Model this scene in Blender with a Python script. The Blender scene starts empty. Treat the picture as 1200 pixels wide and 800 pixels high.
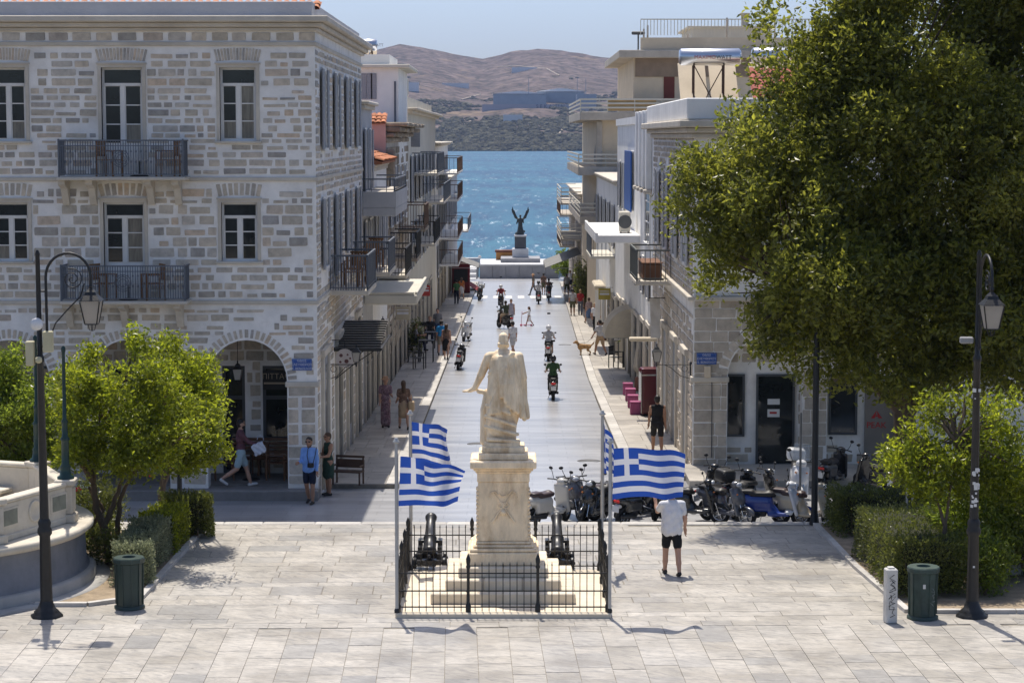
import bpy, math, random
import numpy as np
from mathutils import Matrix, Vector
random.seed(7); RNG = np.random.default_rng(7)
SC = bpy.context.scene
COL = SC.collection
R = math.radians
# ------------------------------------------------------------------ camera
CAM_H, FPX, PITCH = 8.8, 2550.0, math.atan(240/2550)
cam = bpy.data.cameras.new('camera'); camo = bpy.data.objects.new('camera', cam); COL.objects.link(camo)
camo.location = (0, 0, CAM_H); camo.rotation_euler = (math.pi/2-PITCH, 0, 0)
cam.sensor_width = 36; cam.lens = FPX/1200*36; cam.clip_end = 20000; cam.clip_start = 0.5
SC.camera = camo
# ------------------------------------------------------------------ sky, sun, exposure
SUNV = Vector((-0.085, 0.385, 1.0)).normalized()          # towards the sun
EL = math.asin(SUNV.z); AZ = math.atan2(SUNV.x, SUNV.y)
w = bpy.data.worlds.new('World'); SC.world = w; w.use_nodes = True
nt = w.node_tree; nt.nodes.clear()
sky = nt.nodes.new('ShaderNodeTexSky'); sky.sky_type = 'NISHITA'; sky.sun_disc = False
sky.sun_elevation = EL; sky.sun_rotation = AZ; sky.altitude = 0; sky.air_density = 0.65; sky.dust_density = 2.2; sky.ozone_density = 4.0
bg = nt.nodes.new('ShaderNodeBackground'); bg.inputs[1].default_value = 0.15
wo = nt.nodes.new('ShaderNodeOutputWorld'); nt.links.new(sky.outputs[0], bg.inputs[0]); nt.links.new(bg.outputs[0], wo.inputs[0])
sl = bpy.data.lights.new('sun', 'SUN'); sl.energy = 4.2; sl.angle = R(0.53); sl.color = (1.0, 0.93, 0.82)
so = bpy.data.objects.new('sun', sl); COL.objects.link(so); so.location = (0, 60, 60)
so.rotation_euler = (-SUNV).to_track_quat('-Z', 'Y').to_euler()
SC.view_settings.view_transform = 'Standard'; SC.view_settings.look = 'None'; SC.view_settings.gamma = 1
SC.view_settings.exposure = 0.32
SC.cycles.use_denoising = True
try: SC.cycles.denoiser = 'OPENIMAGEDENOISE'
except Exception: pass
SC.cycles.max_bounces = 8; SC.cycles.diffuse_bounces = 4; SC.cycles.glossy_bounces = 3; SC.cycles.transparent_max_bounces = 8
SC.cycles.volume_bounces = 0; SC.cycles.caustics_reflective = False; SC.cycles.caustics_refractive = False

# ------------------------------------------------------------------ where things stand
CP, SP = math.cos(PITCH), math.sin(PITCH)
def ray(px, py):
    u, v = (px-600)/FPX, (400-py)/FPX
    return u, CP+v*SP, -SP+v*CP
def W(px, py, Y):
    a, b, c = ray(px, py); t = Y/b
    return a*t, CAM_H+c*t
def WX(px, Y, py=300): return W(px, py, Y)[0]
def WZ(py, Y): return W(600, py, Y)[1]
def GZ(px, py, z):
    a, b, c = ray(px, py); t = (z-CAM_H)/c
    return a*t, b*t
ZS0, SLOPE = -0.28, 0.0278
def zs(Y): return ZS0-SLOPE*max(0.0, Y-50)
def G(px, py, dz=0.0):
    a, b, c = ray(px, py)
    # CAM_H + c t = ZS0 + dz - SLOPE (b t - 50)
    t = (ZS0+dz+SLOPE*50-CAM_H)/(c+SLOPE*b)
    return a*t, b*t, CAM_H+c*t

# ------------------------------------------------------------------ materials
MATS = {}
def mat(name, col, rough=0.75, var=0.12, scale=2.0, bump=0.0, bscale=None, metal=0.0, rnd=0.0, col2=None, spec=0.4, stains=0.0,
        emit=0.0, trans=0.0, coat=0.0, island=False, stretch=None, ramp=None, detail=4.0, tboost=1.0):
    """procedural material: base colour varied by noise in place, by piece (rnd) and by stains"""
    if name in MATS: return MATS[name]
    m = bpy.data.materials.new(name); m.use_nodes = True; t = m.node_tree; n = t.nodes; L = t.links
    b = n['Principled BSDF']; out = n['Material Output']
    b.inputs['Roughness'].default_value = rough; b.inputs['Metallic'].default_value = metal
    b.inputs['Specular IOR Level'].default_value = spec
    if coat: b.inputs['Coat Weight'].default_value = coat; b.inputs['Coat Roughness'].default_value = 0.05
    geo = n.new('ShaderNodeNewGeometry'); mp = n.new('ShaderNodeMapping'); L.new(geo.outputs['Position'], mp.inputs[0])
    if stretch: mp.inputs['Scale'].default_value = stretch
    nz = n.new('ShaderNodeTexNoise'); nz.inputs['Scale'].default_value = scale; nz.inputs['Detail'].default_value = detail
    nz.inputs['Roughness'].default_value = 0.62
    L.new(mp.outputs[0], nz.inputs['Vector'])
    if rnd:
        oi = n.new('ShaderNodeObjectInfo'); ad = n.new('ShaderNodeMath'); ad.operation = 'ADD'
        L.new(oi.outputs['Random'], ad.inputs[0])
        if island: L.new(geo.outputs['Random Per Island'], ad.inputs[1])
        else: ad.inputs[1].default_value = 0
        fr = n.new('ShaderNodeMath'); fr.operation = 'FRACT'; L.new(ad.outputs[0], fr.inputs[0]); rv = fr.outputs[0]
    c1 = tuple(col)+(1,); c2 = (tuple(col2)+(1,)) if col2 else tuple(min(1, c*0.55) for c in col)+(1,)
    if ramp:
        rp = n.new('ShaderNodeValToRGB'); rp.color_ramp.interpolation = 'LINEAR'
        for i, (p, c) in enumerate(ramp):
            e = rp.color_ramp.elements[i] if i < 2 else rp.color_ramp.elements.new(p)
            e.position = p; e.color = tuple(c)+(1,)
        L.new(rv, rp.inputs[0]); base = rp.outputs[0]
    else:
        rg = n.new('ShaderNodeRGB'); rg.outputs[0].default_value = c1; base = rg.outputs[0]
    if var:
        mr = n.new('ShaderNodeMapRange'); mr.inputs[1].default_value = 0.3; mr.inputs[2].default_value = 0.7
        mr.inputs[3].default_value = 1-var; mr.inputs[4].default_value = 1+var; L.new(nz.outputs[0], mr.inputs[0])
        mx = n.new('ShaderNodeVectorMath'); mx.operation = 'SCALE'; L.new(base, mx.inputs[0]); L.new(mr.outputs[0], mx.inputs['Scale']); base = mx.outputs[0]
    if rnd and not ramp:
        mr2 = n.new('ShaderNodeMapRange'); mr2.inputs[3].default_value = 1-rnd; mr2.inputs[4].default_value = 1+rnd; L.new(rv, mr2.inputs[0])
        mx2 = n.new('ShaderNodeVectorMath'); mx2.operation = 'SCALE'; L.new(base, mx2.inputs[0]); L.new(mr2.outputs[0], mx2.inputs['Scale']); base = mx2.outputs[0]
    if stains:
        n2 = n.new('ShaderNodeTexNoise'); n2.inputs['Scale'].default_value = scale*0.35; n2.inputs['Detail'].default_value = 6
        n2.inputs['Roughness'].default_value = 0.7; L.new(mp.outputs[0], n2.inputs['Vector'])
        m3 = n.new('ShaderNodeMapRange'); m3.inputs[1].default_value = 0.5; m3.inputs[2].default_value = 0.72; m3.inputs[4].default_value = stains
        L.new(n2.outputs[0], m3.inputs[0])
        mi = n.new('ShaderNodeMix'); mi.data_type = 'RGBA'; L.new(m3.outputs[0], mi.inputs[0]); L.new(base, mi.inputs[6]); mi.inputs[7].default_value = c2; base = mi.outputs[2]
    L.new(base, b.inputs['Base Color'])
    if bump:
        nb = n.new('ShaderNodeTexNoise'); nb.inputs['Scale'].default_value = bscale or scale*6; nb.inputs['Detail'].default_value = 5; L.new(mp.outputs[0], nb.inputs['Vector'])
        bp = n.new('ShaderNodeBump'); bp.inputs['Strength'].default_value = bump; bp.inputs['Distance'].default_value = 0.02
        L.new(nb.outputs[0], bp.inputs['Height']); L.new(bp.outputs[0], b.inputs['Normal'])
    if emit:
        b.inputs['Emission Color'].default_value = c1; b.inputs['Emission Strength'].default_value = emit
    if trans:
        tr = n.new('ShaderNodeBsdfTranslucent'); tm = n.new('ShaderNodeVectorMath'); tm.operation = 'SCALE'; tm.inputs['Scale'].default_value = tboost; L.new(base, tm.inputs[0]); L.new(tm.outputs[0], tr.inputs[0]); ms = n.new('ShaderNodeMixShader'); ms.inputs[0].default_value = trans
        L.new(b.outputs[0], ms.inputs[1]); L.new(tr.outputs[0], ms.inputs[2]); L.new(ms.outputs[0], out.inputs[0])
    MATS[name] = m
    return m
def glassmat(name, tint, rough=0.06, alpha=0.25):
    if name in MATS: return MATS[name]
    m = bpy.data.materials.new(name); m.use_nodes = True; t = m.node_tree; b = t.nodes['Principled BSDF']
    b.inputs['Base Color'].default_value = tuple(tint)+(1,); b.inputs['Roughness'].default_value = rough; b.inputs['Alpha'].default_value = alpha
    MATS[name] = m; return m

# ------------------------------------------------------------------ objects
def tag(o, label=None, cat=None, group=None, kind=None):
    if label: o['label'] = label
    if cat: o['category'] = cat
    if group: o['group'] = group
    if kind: o['kind'] = kind
    return o
def thing(name, label, cat, loc=(0, 0, 0), rz=0.0, group=None, scale=1.0):
    o = bpy.data.objects.new(name, None); COL.objects.link(o); o.location = loc; o.rotation_euler = (0, 0, rz); o.scale = (scale,)*3
    o.empty_display_size = 0.2
    return tag(o, label, cat, group)
def link(name, me, parent=None, loc=None, rot=None, scale=None, kind=None, label=None):
    o = bpy.data.objects.new(name, me); COL.objects.link(o); o.parent = parent
    if loc is not None: o.location = loc
    if rot is not None: o.rotation_euler = rot
    if scale is not None: o.scale = scale
    if kind: o['kind'] = kind
    if label: o['label'] = label
    return o
def children_of(o): return [c for c in CHILD.get(o.name, [])]
def copy_tree(o, parent=None):
    c = o.copy(); COL.objects.link(c); c.parent = parent
    for ch in list(o.children): copy_tree(ch, c)
    return c
BOXF = ((0, 3, 2, 1), (4, 5, 6, 7), (0, 1, 5, 4), (1, 2, 6, 5), (2, 3, 7, 6), (3, 0, 4, 7))
class MB:
    """collects shapes into one mesh"""
    def __init__(s): s.v = []; s.f = []; s.m = []; s.sm = []
    def add(s, vs, fs, mi=0, smooth=False):
        k = len(s.v); s.v.extend(tuple(p) for p in vs)
        for f in fs: s.f.append(tuple(i+k for i in f)); s.m.append(mi); s.sm.append(smooth)
        return s
    def box(s, x0, x1, y0, y1, z0, z1, mi=0, T=None):
        vs = [(x0, y0, z0), (x1, y0, z0), (x1, y1, z0), (x0, y1, z0), (x0, y0, z1), (x1, y0, z1), (x1, y1, z1), (x0, y1, z1)]
        if T is not None: vs = [tuple(T @ Vector(p)) for p in vs]
        return s.add(vs, BOXF, mi)
    def bbox(s, x0, x1, y0, y1, z0, z1, b=0.02, mi=0, T=None):
        """box with chamfered edges"""
        b = min(b, abs(x1-x0)*.45, abs(y1-y0)*.45, abs(z1-z0)*.45)
        vs = []; idx = {}
        for i, (X, dx) in enumerate(((x0, 1), (x1, -1))):
            for j, (Y, dy) in enumerate(((y0, 1), (y1, -1))):
                for k, (Z, dz) in enumerate(((z0, 1), (z1, -1))):
                    for a in range(3):
                        p = [X+dx*b, Y+dy*b, Z+dz*b]; p[a] = (X, Y, Z)[a]; idx[i, j, k, a] = len(vs); vs.append(tuple(p))
        fs = []
        for a in range(3):
            u, v = (a+1) % 3, (a+2) % 3
            for sgn in (0, 1):
                q = []
                for (p, r) in ((0, 0), (1, 0), (1, 1), (0, 1)):
                    c = [0, 0, 0]; c[a] = sgn; c[u] = p; c[v] = r; q.append(idx[c[0], c[1], c[2], a])
                fs.append(q if sgn else q[::-1])
        for a in range(3):
            u, v = (a+1) % 3, (a+2) % 3
            for p in (0, 1):
                for r in (0, 1):
                    c0 = [0, 0, 0]; c1 = [0, 0, 0]; c0[u] = c1[u] = p; c0[v] = c1[v] = r; c1[a] = 1
                    q = [idx[(*c0, u)], idx[(*c1, u)], idx[(*c1, v)], idx[(*c0, v)]]
                    fs.append(q if (p ^ r) else q[::-1])
        for i in (0, 1):
            for j in (0, 1):
                for k in (0, 1):
                    q = [idx[i, j, k, 0], idx[i, j, k, 1], idx[i, j, k, 2]]
                    fs.append(q if (i+j+k) % 2 else q[::-1])
        if T is not None: vs = [tuple(T @ Vector(p)) for p in vs]
        return s.add(vs, fs, mi)
    def tube(s, pts, r, n=8, mi=0, cap=True, smooth=True):
        pts = [Vector(p) for p in pts]; k = len(pts)
        rs = r if isinstance(r, (list, tuple)) else [r]*k
        vs = []; fs = []; prev = None
        for i, p in enumerate(pts):
            d = (pts[min(i+1, k-1)]-pts[max(i-1, 0)])
            if d.length < 1e-9: d = Vector((0, 0, 1))
            d.normalize()
            if prev is None:
                a = Vector((0, 0, 1)) if abs(d.z) < .9 else Vector((1, 0, 0)); x = d.cross(a).normalized()
            else:
                x = (prev-d*prev.dot(d))
                x = x.normalized() if x.length > 1e-6 else d.orthogonal().normalized()
            prev = x; y = d.cross(x)
            for j in range(n):
                a = 2*math.pi*j/n; vs.append(p+(x*math.cos(a)+y*math.sin(a))*rs[i])
        for i in range(k-1):
            for j in range(n):
                a, b2 = i*n+j, i*n+(j+1) % n; fs.append((a, b2, b2+n, a+n))
        s.add(vs, fs, mi, smooth)
        if cap:
            s.add([vs[j] for j in range(n)], [tuple(range(n))[::-1]], mi); s.add([vs[(k-1)*n+j] for j in range(n)], [tuple(range(n))], mi)
        return s
    def lathe(s, prof, n=16, mi=0, smooth=True, c=(0, 0, 0), a0=0.0, T=None):
        """profile of (radius, z) turned about the vertical through c"""
        vs = []; fs = []
        for (r, z) in prof:
            for j in range(n):
                a = a0+2*math.pi*j/n; vs.append((c[0]+r*math.cos(a), c[1]+r*math.sin(a), c[2]+z))
        for i in range(len(prof)-1):
            for j in range(n):
                a, b2 = i*n+j, i*n+(j+1) % n; fs.append((a, b2, b2+n, a+n))
        if T is not None: vs = [tuple(T @ Vector(p)) for p in vs]
        s.add(vs, fs, mi, smooth)
        for ring, rev in ((0, True), (len(prof)-1, False)):
            if prof[ring][0] > 1e-4:
                q = tuple(range(n)); s.add([vs[ring*n+j] for j in range(n)], [q[::-1] if rev else q], mi)
        return s
    def prism(s, poly, z0, z1, mi=0, T=None):
        """polygon (x,y) raised from z0 to z1"""
        n = len(poly); vs = [(x, y, z0) for x, y in poly]+[(x, y, z1) for x, y in poly]
        if T is not None: vs = [tuple(T @ Vector(p)) for p in vs]
        return s.add(vs, [tuple(range(n))[::-1], tuple(range(n, 2*n))]+[(i, (i+1) % n, (i+1) % n+n, i+n) for i in range(n)], mi)
    def mesh(s, name, mats):
        me = bpy.data.meshes.new(name); me.from_pydata(s.v, [], s.f)
        for m in (mats if isinstance(mats, (list, tuple)) else [mats]): me.materials.append(m)
        me.polygons.foreach_set('material_index', s.m); me.polygons.foreach_set('use_smooth', s.sm); me.update()
        return me
    def build(s, name, mats, parent=None, kind=None, **kw): return link(name, s.mesh(name, mats), parent, kind=kind, **kw)
def npmesh(name, V, F, mats, mi=None, smooth=True):
    """mesh from numpy arrays; F is (n,4) or (n,3)"""
    me = bpy.data.meshes.new(name); V = np.asarray(V, np.float32); F = np.asarray(F, np.int32); k = F.shape[1]
    me.vertices.add(len(V)); me.vertices.foreach_set('co', V.ravel())
    me.loops.add(F.size); me.loops.foreach_set('vertex_index', F.ravel())
    me.polygons.add(len(F)); me.polygons.foreach_set('loop_start', np.arange(0, F.size, k, dtype=np.int32))
    me.polygons.foreach_set('loop_total', np.full(len(F), k, np.int32))
    for m in (mats if isinstance(mats, (list, tuple)) else [mats]): me.materials.append(m)
    if mi is not None: me.polygons.foreach_set('material_index', np.asarray(mi, np.int32))
    me.polygons.foreach_set('use_smooth', np.full(len(F), smooth)); me.update(calc_edges=True); me.validate()
    return me

# ------------------------------------------------------------------ smooth bodies from distance fields
def cap(a, b, ra, rb, m=0, sy=1.0): return ('c', np.array(a, float), np.array(b, float), ra, rb, m)
def ell(c, r, m=0, rot=None): return ('e', np.array(c, float), np.array(r, float), rot, m)
def rbx(c, h, r, m=0, rot=None): return ('b', np.array(c, float), np.array(h, float), r, rot, m)
def sdf_one(p, P):
    if p[0] == 'c':
        _, a, b, ra, rb, m = p; ba = b-a; t = np.clip(((P-a)@ba)/max(ba@ba, 1e-9), 0, 1)
        d = np.linalg.norm(P-a-t[..., None]*ba, axis=-1)-(ra+(rb-ra)*t); return d, m
    if p[0] == 'e':
        _, c, r, rot, m = p; q = P-c
        if rot is not None: q = q@rot
        k0 = np.linalg.norm(q/r, axis=-1); k1 = np.linalg.norm(q/(r*r), axis=-1); return k0*(k0-1)/np.maximum(k1, 1e-6), m
    _, c, h, r, rot, m = p; q = P-c
    if rot is not None: q = q@rot
    q = np.abs(q)-(h-r); return np.linalg.norm(np.maximum(q, 0), axis=-1)+np.minimum(q.max(-1), 0)-r, m
def rotm(ax=0, ay=0, az=0):
    return np.array(Matrix.Rotation(az, 3, 'Z') @ Matrix.Rotation(ay, 3, 'Y') @ Matrix.Rotation(ax, 3, 'X'))
def sdf_bounds(prims, pad):
    lo = np.full(3, 1e9); hi = -lo
    for p in prims:
        if p[0] == 'c':
            for q, r in ((p[1], p[3]), (p[2], p[4])): lo = np.minimum(lo, q-r); hi = np.maximum(hi, q+r)
        else:
            r = np.linalg.norm(p[2]) if p[-2] is not None else p[2]
            lo = np.minimum(lo, p[1]-r); hi = np.maximum(hi, p[1]+r)
    return lo-pad, hi+pad
def surf(prims, h=0.02, k=0.02, disp=None):
    """one continuous surface round all prims (surface nets); returns verts, quads, material per face"""
    lo, hi = sdf_bounds(prims, 2.5*h); n = np.ceil((hi-lo)/h).astype(int)+1
    ax = [lo[i]+h*np.arange(n[i]) for i in range(3)]
    P = np.stack(np.meshgrid(*ax, indexing='ij'), -1)
    D = np.full(P.shape[:3], 1e3); best = np.full(P.shape[:3], 1e3); Mt = np.zeros(P.shape[:3], np.int8)
    for p in prims:
        # only evaluate near the primitive
        l, u = sdf_bounds([p], 0.12+k); i0 = np.clip(np.floor((l-lo)/h).astype(int), 0, n-1); i1 = np.clip(np.ceil((u-lo)/h).astype(int)+1, 1, n)
        s = tuple(slice(a, b) for a, b in zip(i0, i1))
        d, m = sdf_one(p, P[s])
        Mt[s] = np.where(d < best[s], m, Mt[s]); best[s] = np.minimum(best[s], d)
        hh = np.clip(0.5+0.5*(D[s]-d)/k, 0, 1); D[s] = np.where(D[s] > 900, d, D[s]*(1-hh)+d*hh-k*hh*(1-hh))
    if disp is not None: D = D+disp(P)
    return nets(D, lo, h, Mt)
def nets(D, lo, h, Mt=None):
    S = D < 0; n = np.array(D.shape); nc = n-1
    acc = np.zeros((*nc, 3)); cnt = np.zeros(nc)
    corners = [(i, j, k) for i in (0, 1) for j in (0, 1) for k in (0, 1)]
    sl = lambda c: tuple(slice(c[a], n[a]-1+c[a]) for a in range(3))
    for a in corners:
        for ax_ in range(3):
            if a[ax_]: continue
            b = list(a); b[ax_] = 1; b = tuple(b)
            da, db = D[sl(a)], D[sl(b)]; cr = S[sl(a)] != S[sl(b)]
            t = np.where(cr, da/np.where(cr, da-db, 1), 0)
            for q in range(3):
                acc[..., q] += np.where(cr, a[q]+(t if q == ax_ else 0), 0)
            cnt += cr
    act = cnt > 0; idx = np.full(nc, -1); idx[act] = np.arange(act.sum())
    base = np.stack(np.nonzero(act), -1); V = (base+acc[act]/cnt[act][:, None])*h+lo
    F = []; FM = []
    for ax_ in range(3):
        u, v = (ax_+1) % 3, (ax_+2) % 3
        s0 = [slice(None)]*3; s1 = [slice(None)]*3
        s0[ax_] = slice(0, n[ax_]-1); s1[ax_] = slice(1, n[ax_])
        for q in (u, v): s0[q] = slice(1, n[q]-1); s1[q] = slice(1, n[q]-1)
        A, B = S[tuple(s0)], S[tuple(s1)]; cr = A != B
        I = np.stack(np.nonzero(cr), -1); I[:, u] += 1; I[:, v] += 1
        fl = A[cr]
        def cell(du, dv):
            J = I.copy(); J[:, u] -= du; J[:, v] -= dv; return idx[J[:, 0], J[:, 1], J[:, 2]]
        q = np.stack([cell(1, 1), cell(0, 1), cell(0, 0), cell(1, 0)], -1)
        q = np.where(fl[:, None], q, q[:, ::-1]); F.append(q)
        if Mt is not None:
            J = I.copy(); J[~fl, ax_] += 1
            FM.append(Mt[J[:, 0], J[:, 1], J[:, 2]])
    F = np.concatenate(F); FM = np.concatenate(FM) if Mt is not None else None
    ok = (F >= 0).all(1)
    return V, F[ok], (FM[ok] if FM is not None else None)
def sdf_obj(name, prims, mats, parent=None, h=0.02, k=0.02, disp=None, **kw):
    V, F, FM = surf(prims, h, k, disp); return link(name, npmesh(name, V, F, mats, FM), parent, **kw)
def text_mesh(body, size, mt, extrude=0.004, align='CENTER'):
    cu = bpy.data.curves.new('lettering', 'FONT'); cu.body = body; cu.size = size; cu.align_x = align; cu.align_y = 'CENTER'; cu.extrude = extrude; cu.resolution_u = 3
    o = bpy.data.objects.new('lettering', cu); COL.objects.link(o)
    dg = bpy.context.evaluated_depsgraph_get(); me = bpy.data.meshes.new_from_object(o.evaluated_get(dg)); me.materials.clear(); me.materials.append(mt)
    bpy.data.objects.remove(o); bpy.data.curves.remove(cu); return me
FRONT = (math.pi/2, 0, 0)      # lettering that faces the square

# ================================================================== the setting
XL, XR, YSQ = -4.95, 5.02, 49.3
KL, KR = -3.0, 3.2
def marble(name, ramp, joint=None, rough=0.5, vein=0.35, island=False, veincol=(0.30, 0.30, 0.31)):
    m = mat(name, (0.5, 0.5, 0.5), rough=rough, var=0.13, scale=1.6, rnd=0.1, ramp=ramp, island=island, bump=0.12, bscale=14, stains=0.6, col2=(0.24, 0.21, 0.17), spec=0.35)
    t = m.node_tree; n = t.nodes; L = t.links; b = n['Principled BSDF']; src = b.inputs['Base Color'].links[0].from_socket
    geo = n.new('ShaderNodeNewGeometry'); oi = n.new('ShaderNodeObjectInfo')
    mu = n.new('ShaderNodeVectorMath'); mu.operation = 'SCALE'; mu.inputs['Scale'].default_value = 37
    cb = n.new('ShaderNodeCombineXYZ'); L.new(oi.outputs['Random'], cb.inputs[0]); L.new(geo.outputs['Random Per Island'], cb.inputs[1]); L.new(cb.outputs[0], mu.inputs[0])
    ad = n.new('ShaderNodeVectorMath'); L.new(geo.outputs['Position'], ad.inputs[0]); L.new(mu.outputs[0], ad.inputs[1])
    vr = n.new('ShaderNodeVectorRotate'); vr.rotation_type = 'Z_AXIS'; L.new(ad.outputs[0], vr.inputs['Vector'])
    an = n.new('ShaderNodeMath'); an.operation = 'MULTIPLY'; an.inputs[1].default_value = 0.5; L.new(geo.outputs['Random Per Island' if island else 'Random Per Island'], an.inputs[0])
    a2 = n.new('ShaderNodeMath'); a2.operation = 'MULTIPLY_ADD'; a2.inputs[1].default_value = 0.6; L.new(oi.outputs['Random'], a2.inputs[0]); L.new(an.outputs[0], a2.inputs[2]); L.new(a2.outputs[0], vr.inputs['Angle'])
    mp = n.new('ShaderNodeMapping'); mp.inputs['Scale'].default_value = (1.3, 5.0, 1); L.new(vr.outputs[0], mp.inputs[0])
    nz = n.new('ShaderNodeTexNoise'); nz.inputs['Scale'].default_value = 1.9; nz.inputs['Detail'].default_value = 8; nz.inputs['Roughness'].default_value = 0.68; nz.inputs['Distortion'].default_value = 1.3; L.new(mp.outputs[0], nz.inputs['Vector'])
    mr = n.new('ShaderNodeMapRange'); mr.inputs[1].default_value = 0.46; mr.inputs[2].default_value = 0.66; mr.inputs[4].default_value = vein; L.new(nz.outputs[0], mr.inputs[0])
    mi = n.new('ShaderNodeMix'); mi.data_type = 'RGBA'; L.new(mr.outputs[0], mi.inputs[0]); L.new(src, mi.inputs[6]); mi.inputs[7].default_value = veincol+(1,)
    # walked-in grime in broad patches and small dark spots
    gn = n.new('ShaderNodeTexNoise'); gn.inputs['Scale'].default_value = 0.45; gn.inputs['Detail'].default_value = 7; gn.inputs['Roughness'].default_value = 0.7; L.new(geo.outputs['Position'], gn.inputs['Vector'])
    g2 = n.new('ShaderNodeMapRange'); g2.inputs[1].default_value = 0.42; g2.inputs[2].default_value = 0.68; g2.inputs[3].default_value = 1.06; g2.inputs[4].default_value = 0.74; L.new(gn.outputs[0], g2.inputs[0])
    vo = n.new('ShaderNodeTexVoronoi'); vo.inputs['Scale'].default_value = 1.7; L.new(geo.outputs['Position'], vo.inputs['Vector'])
    v2 = n.new('ShaderNodeMapRange'); v2.inputs[1].default_value = 0.035; v2.inputs[2].default_value = 0.06; v2.inputs[3].default_value = 0.55; v2.inputs[4].default_value = 1.0; L.new(vo.outputs['Distance'], v2.inputs[0])
    mu2 = n.new('ShaderNodeMath'); mu2.operation = 'MULTIPLY'; L.new(g2.outputs[0], mu2.inputs[0]); L.new(v2.outputs[0], mu2.inputs[1])
    sc_ = n.new('ShaderNodeVectorMath'); sc_.operation = 'SCALE'; L.new(mi.outputs[2], sc_.inputs[0]); L.new(mu2.outputs[0], sc_.inputs['Scale'])
    L.new(sc_.outputs[0], b.inputs['Base Color']); return m
SLAB = marble('square_marble', [(0, (0.37, 0.343, 0.30)), (0.25, (0.435, 0.405, 0.358)), (0.7, (0.465, 0.435, 0.388)), (0.86, (0.40, 0.378, 0.343)), (1, (0.315, 0.305, 0.29))], island=True, vein=0.75, veincol=(0.20, 0.195, 0.19))
PAVE = marble('pavement_marble', [(0, (0.35, 0.32, 0.28)), (0.6, (0.45, 0.415, 0.36)), (1, (0.40, 0.37, 0.325))], vein=0.2, island=True)
JOINT = mat('joint_dirt', (0.21, 0.19, 0.155), rough=0.95, var=0.3, scale=5)
SOIL = mat('dry_soil', (0.30, 0.235, 0.16), rough=0.98, var=0.28, scale=3.5, bump=0.8, bscale=25, stains=0.7, col2=(0.16, 0.12, 0.08))
KERB = mat('kerb_stone', (0.46, 0.44, 0.41), rough=0.8, var=0.16, scale=3, rnd=0.14, bump=0.2, stains=0.4, island=True)

# street of worn grey marble, sloping down to the quay
ST = mat('street_marble', (0.385, 0.385, 0.39), rough=0.28, var=0.22, scale=0.9, stretch=(0.30, 1.8, 1), stains=0.85, col2=(0.20, 0.21, 0.235), spec=0.6)
t_ = ST.node_tree; b_ = t_.nodes['Principled BSDF']; src_ = b_.inputs['Base Color'].links[0].from_socket
g_ = t_.nodes.new('ShaderNodeNewGeometry'); br = t_.nodes.new('ShaderNodeTexBrick'); br.inputs['Scale'].default_value = 1.0
br.inputs['Color1'].default_value = (1, 1, 1, 1); br.inputs['Color2'].default_value = (0.90, 0.90, 0.91, 1); br.inputs['Mortar'].default_value = (0.74, 0.74, 0.74, 1)
br.inputs['Mortar Size'].default_value = 0.012; br.inputs['Brick Width'].default_value = 1.1; br.inputs['Row Height'].default_value = 0.6
t_.links.new(g_.outputs['Position'], br.inputs['Vector'])
mm = t_.nodes.new('ShaderNodeMix'); mm.data_type = 'RGBA'; mm.blend_type = 'MULTIPLY'; mm.inputs[0].default_value = 1
t_.links.new(src_, mm.inputs[6]); t_.links.new(br.outputs['Color'], mm.inputs[7]); t_.links.new(mm.outputs[2], b_.inputs['Base Color'])
nbz = t_.nodes.new('ShaderNodeTexNoise'); nbz.inputs['Scale'].default_value = 1.3; nbz.inputs['Detail'].default_value = 3; t_.links.new(g_.outputs['Position'], nbz.inputs['Vector'])
bpz = t_.nodes.new('ShaderNodeBump'); bpz.inputs['Strength'].default_value = 0.3; bpz.inputs['Distance'].default_value = 0.06; t_.links.new(nbz.outputs[0], bpz.inputs['Height']); t_.links.new(bpz.outputs[0], b_.inputs['Normal'])
mb = MB(); ys = [49.0, 50.0]+[50+i*10 for i in range(1, 17)]
for i in range(len(ys)-1):
    a, b = ys[i], ys[i+1]
    mb.add([(-70, a, zs(a)), (70, a, zs(a)), (70, b, zs(b)), (-70, b, zs(b))], [(0, 1, 2, 3)])
mb.add([(-70, 210, zs(210)), (70, 210, zs(210)), (70, 210, -9), (-70, 210, -9)], [(0, 3, 2, 1)])
tag(mb.build('street', ST), 'worn grey marble street running down to the sea', 'street', kind='structure')
# the square: a bed of joints with marble slabs laid on it
mb = MB(); mb.box(-70, 70, -60, YSQ-0.03, -0.6, -0.012)
sq = tag(mb.build('square', JOINT), 'pale marble paved square', 'square', kind='structure')
def unit_slab(b=0.012):
    m = MB(); m.bbox(-.5, .5, -.5, .5, -1, 0, b); return m.mesh('slab', SLAB)
SLABME = unit_slab()
BED_R = [(6.9, 48.85), (7.05, 44), (7.35, 39.75), (40, 39.75), (40, 48.85)]
BED_L = [(-6.95, 48.1), (-7.1, 41.0), (-8.0, 40.35), (-40, 40.35), (-40, 48.1)]
def inside(poly, x, y):
    c = False; j = len(poly)-1
    for i in range(len(poly)):
        (x0, y0), (x1, y1) = poly[i], poly[j]
        if (y0 > y) != (y1 > y) and x < (x1-x0)*(y-y0)/(y1-y0)+x0: c = not c
        j = i
    return c
slabs = []; TH = R(1.5); CX, SX = math.cos(TH), math.sin(TH)
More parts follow.
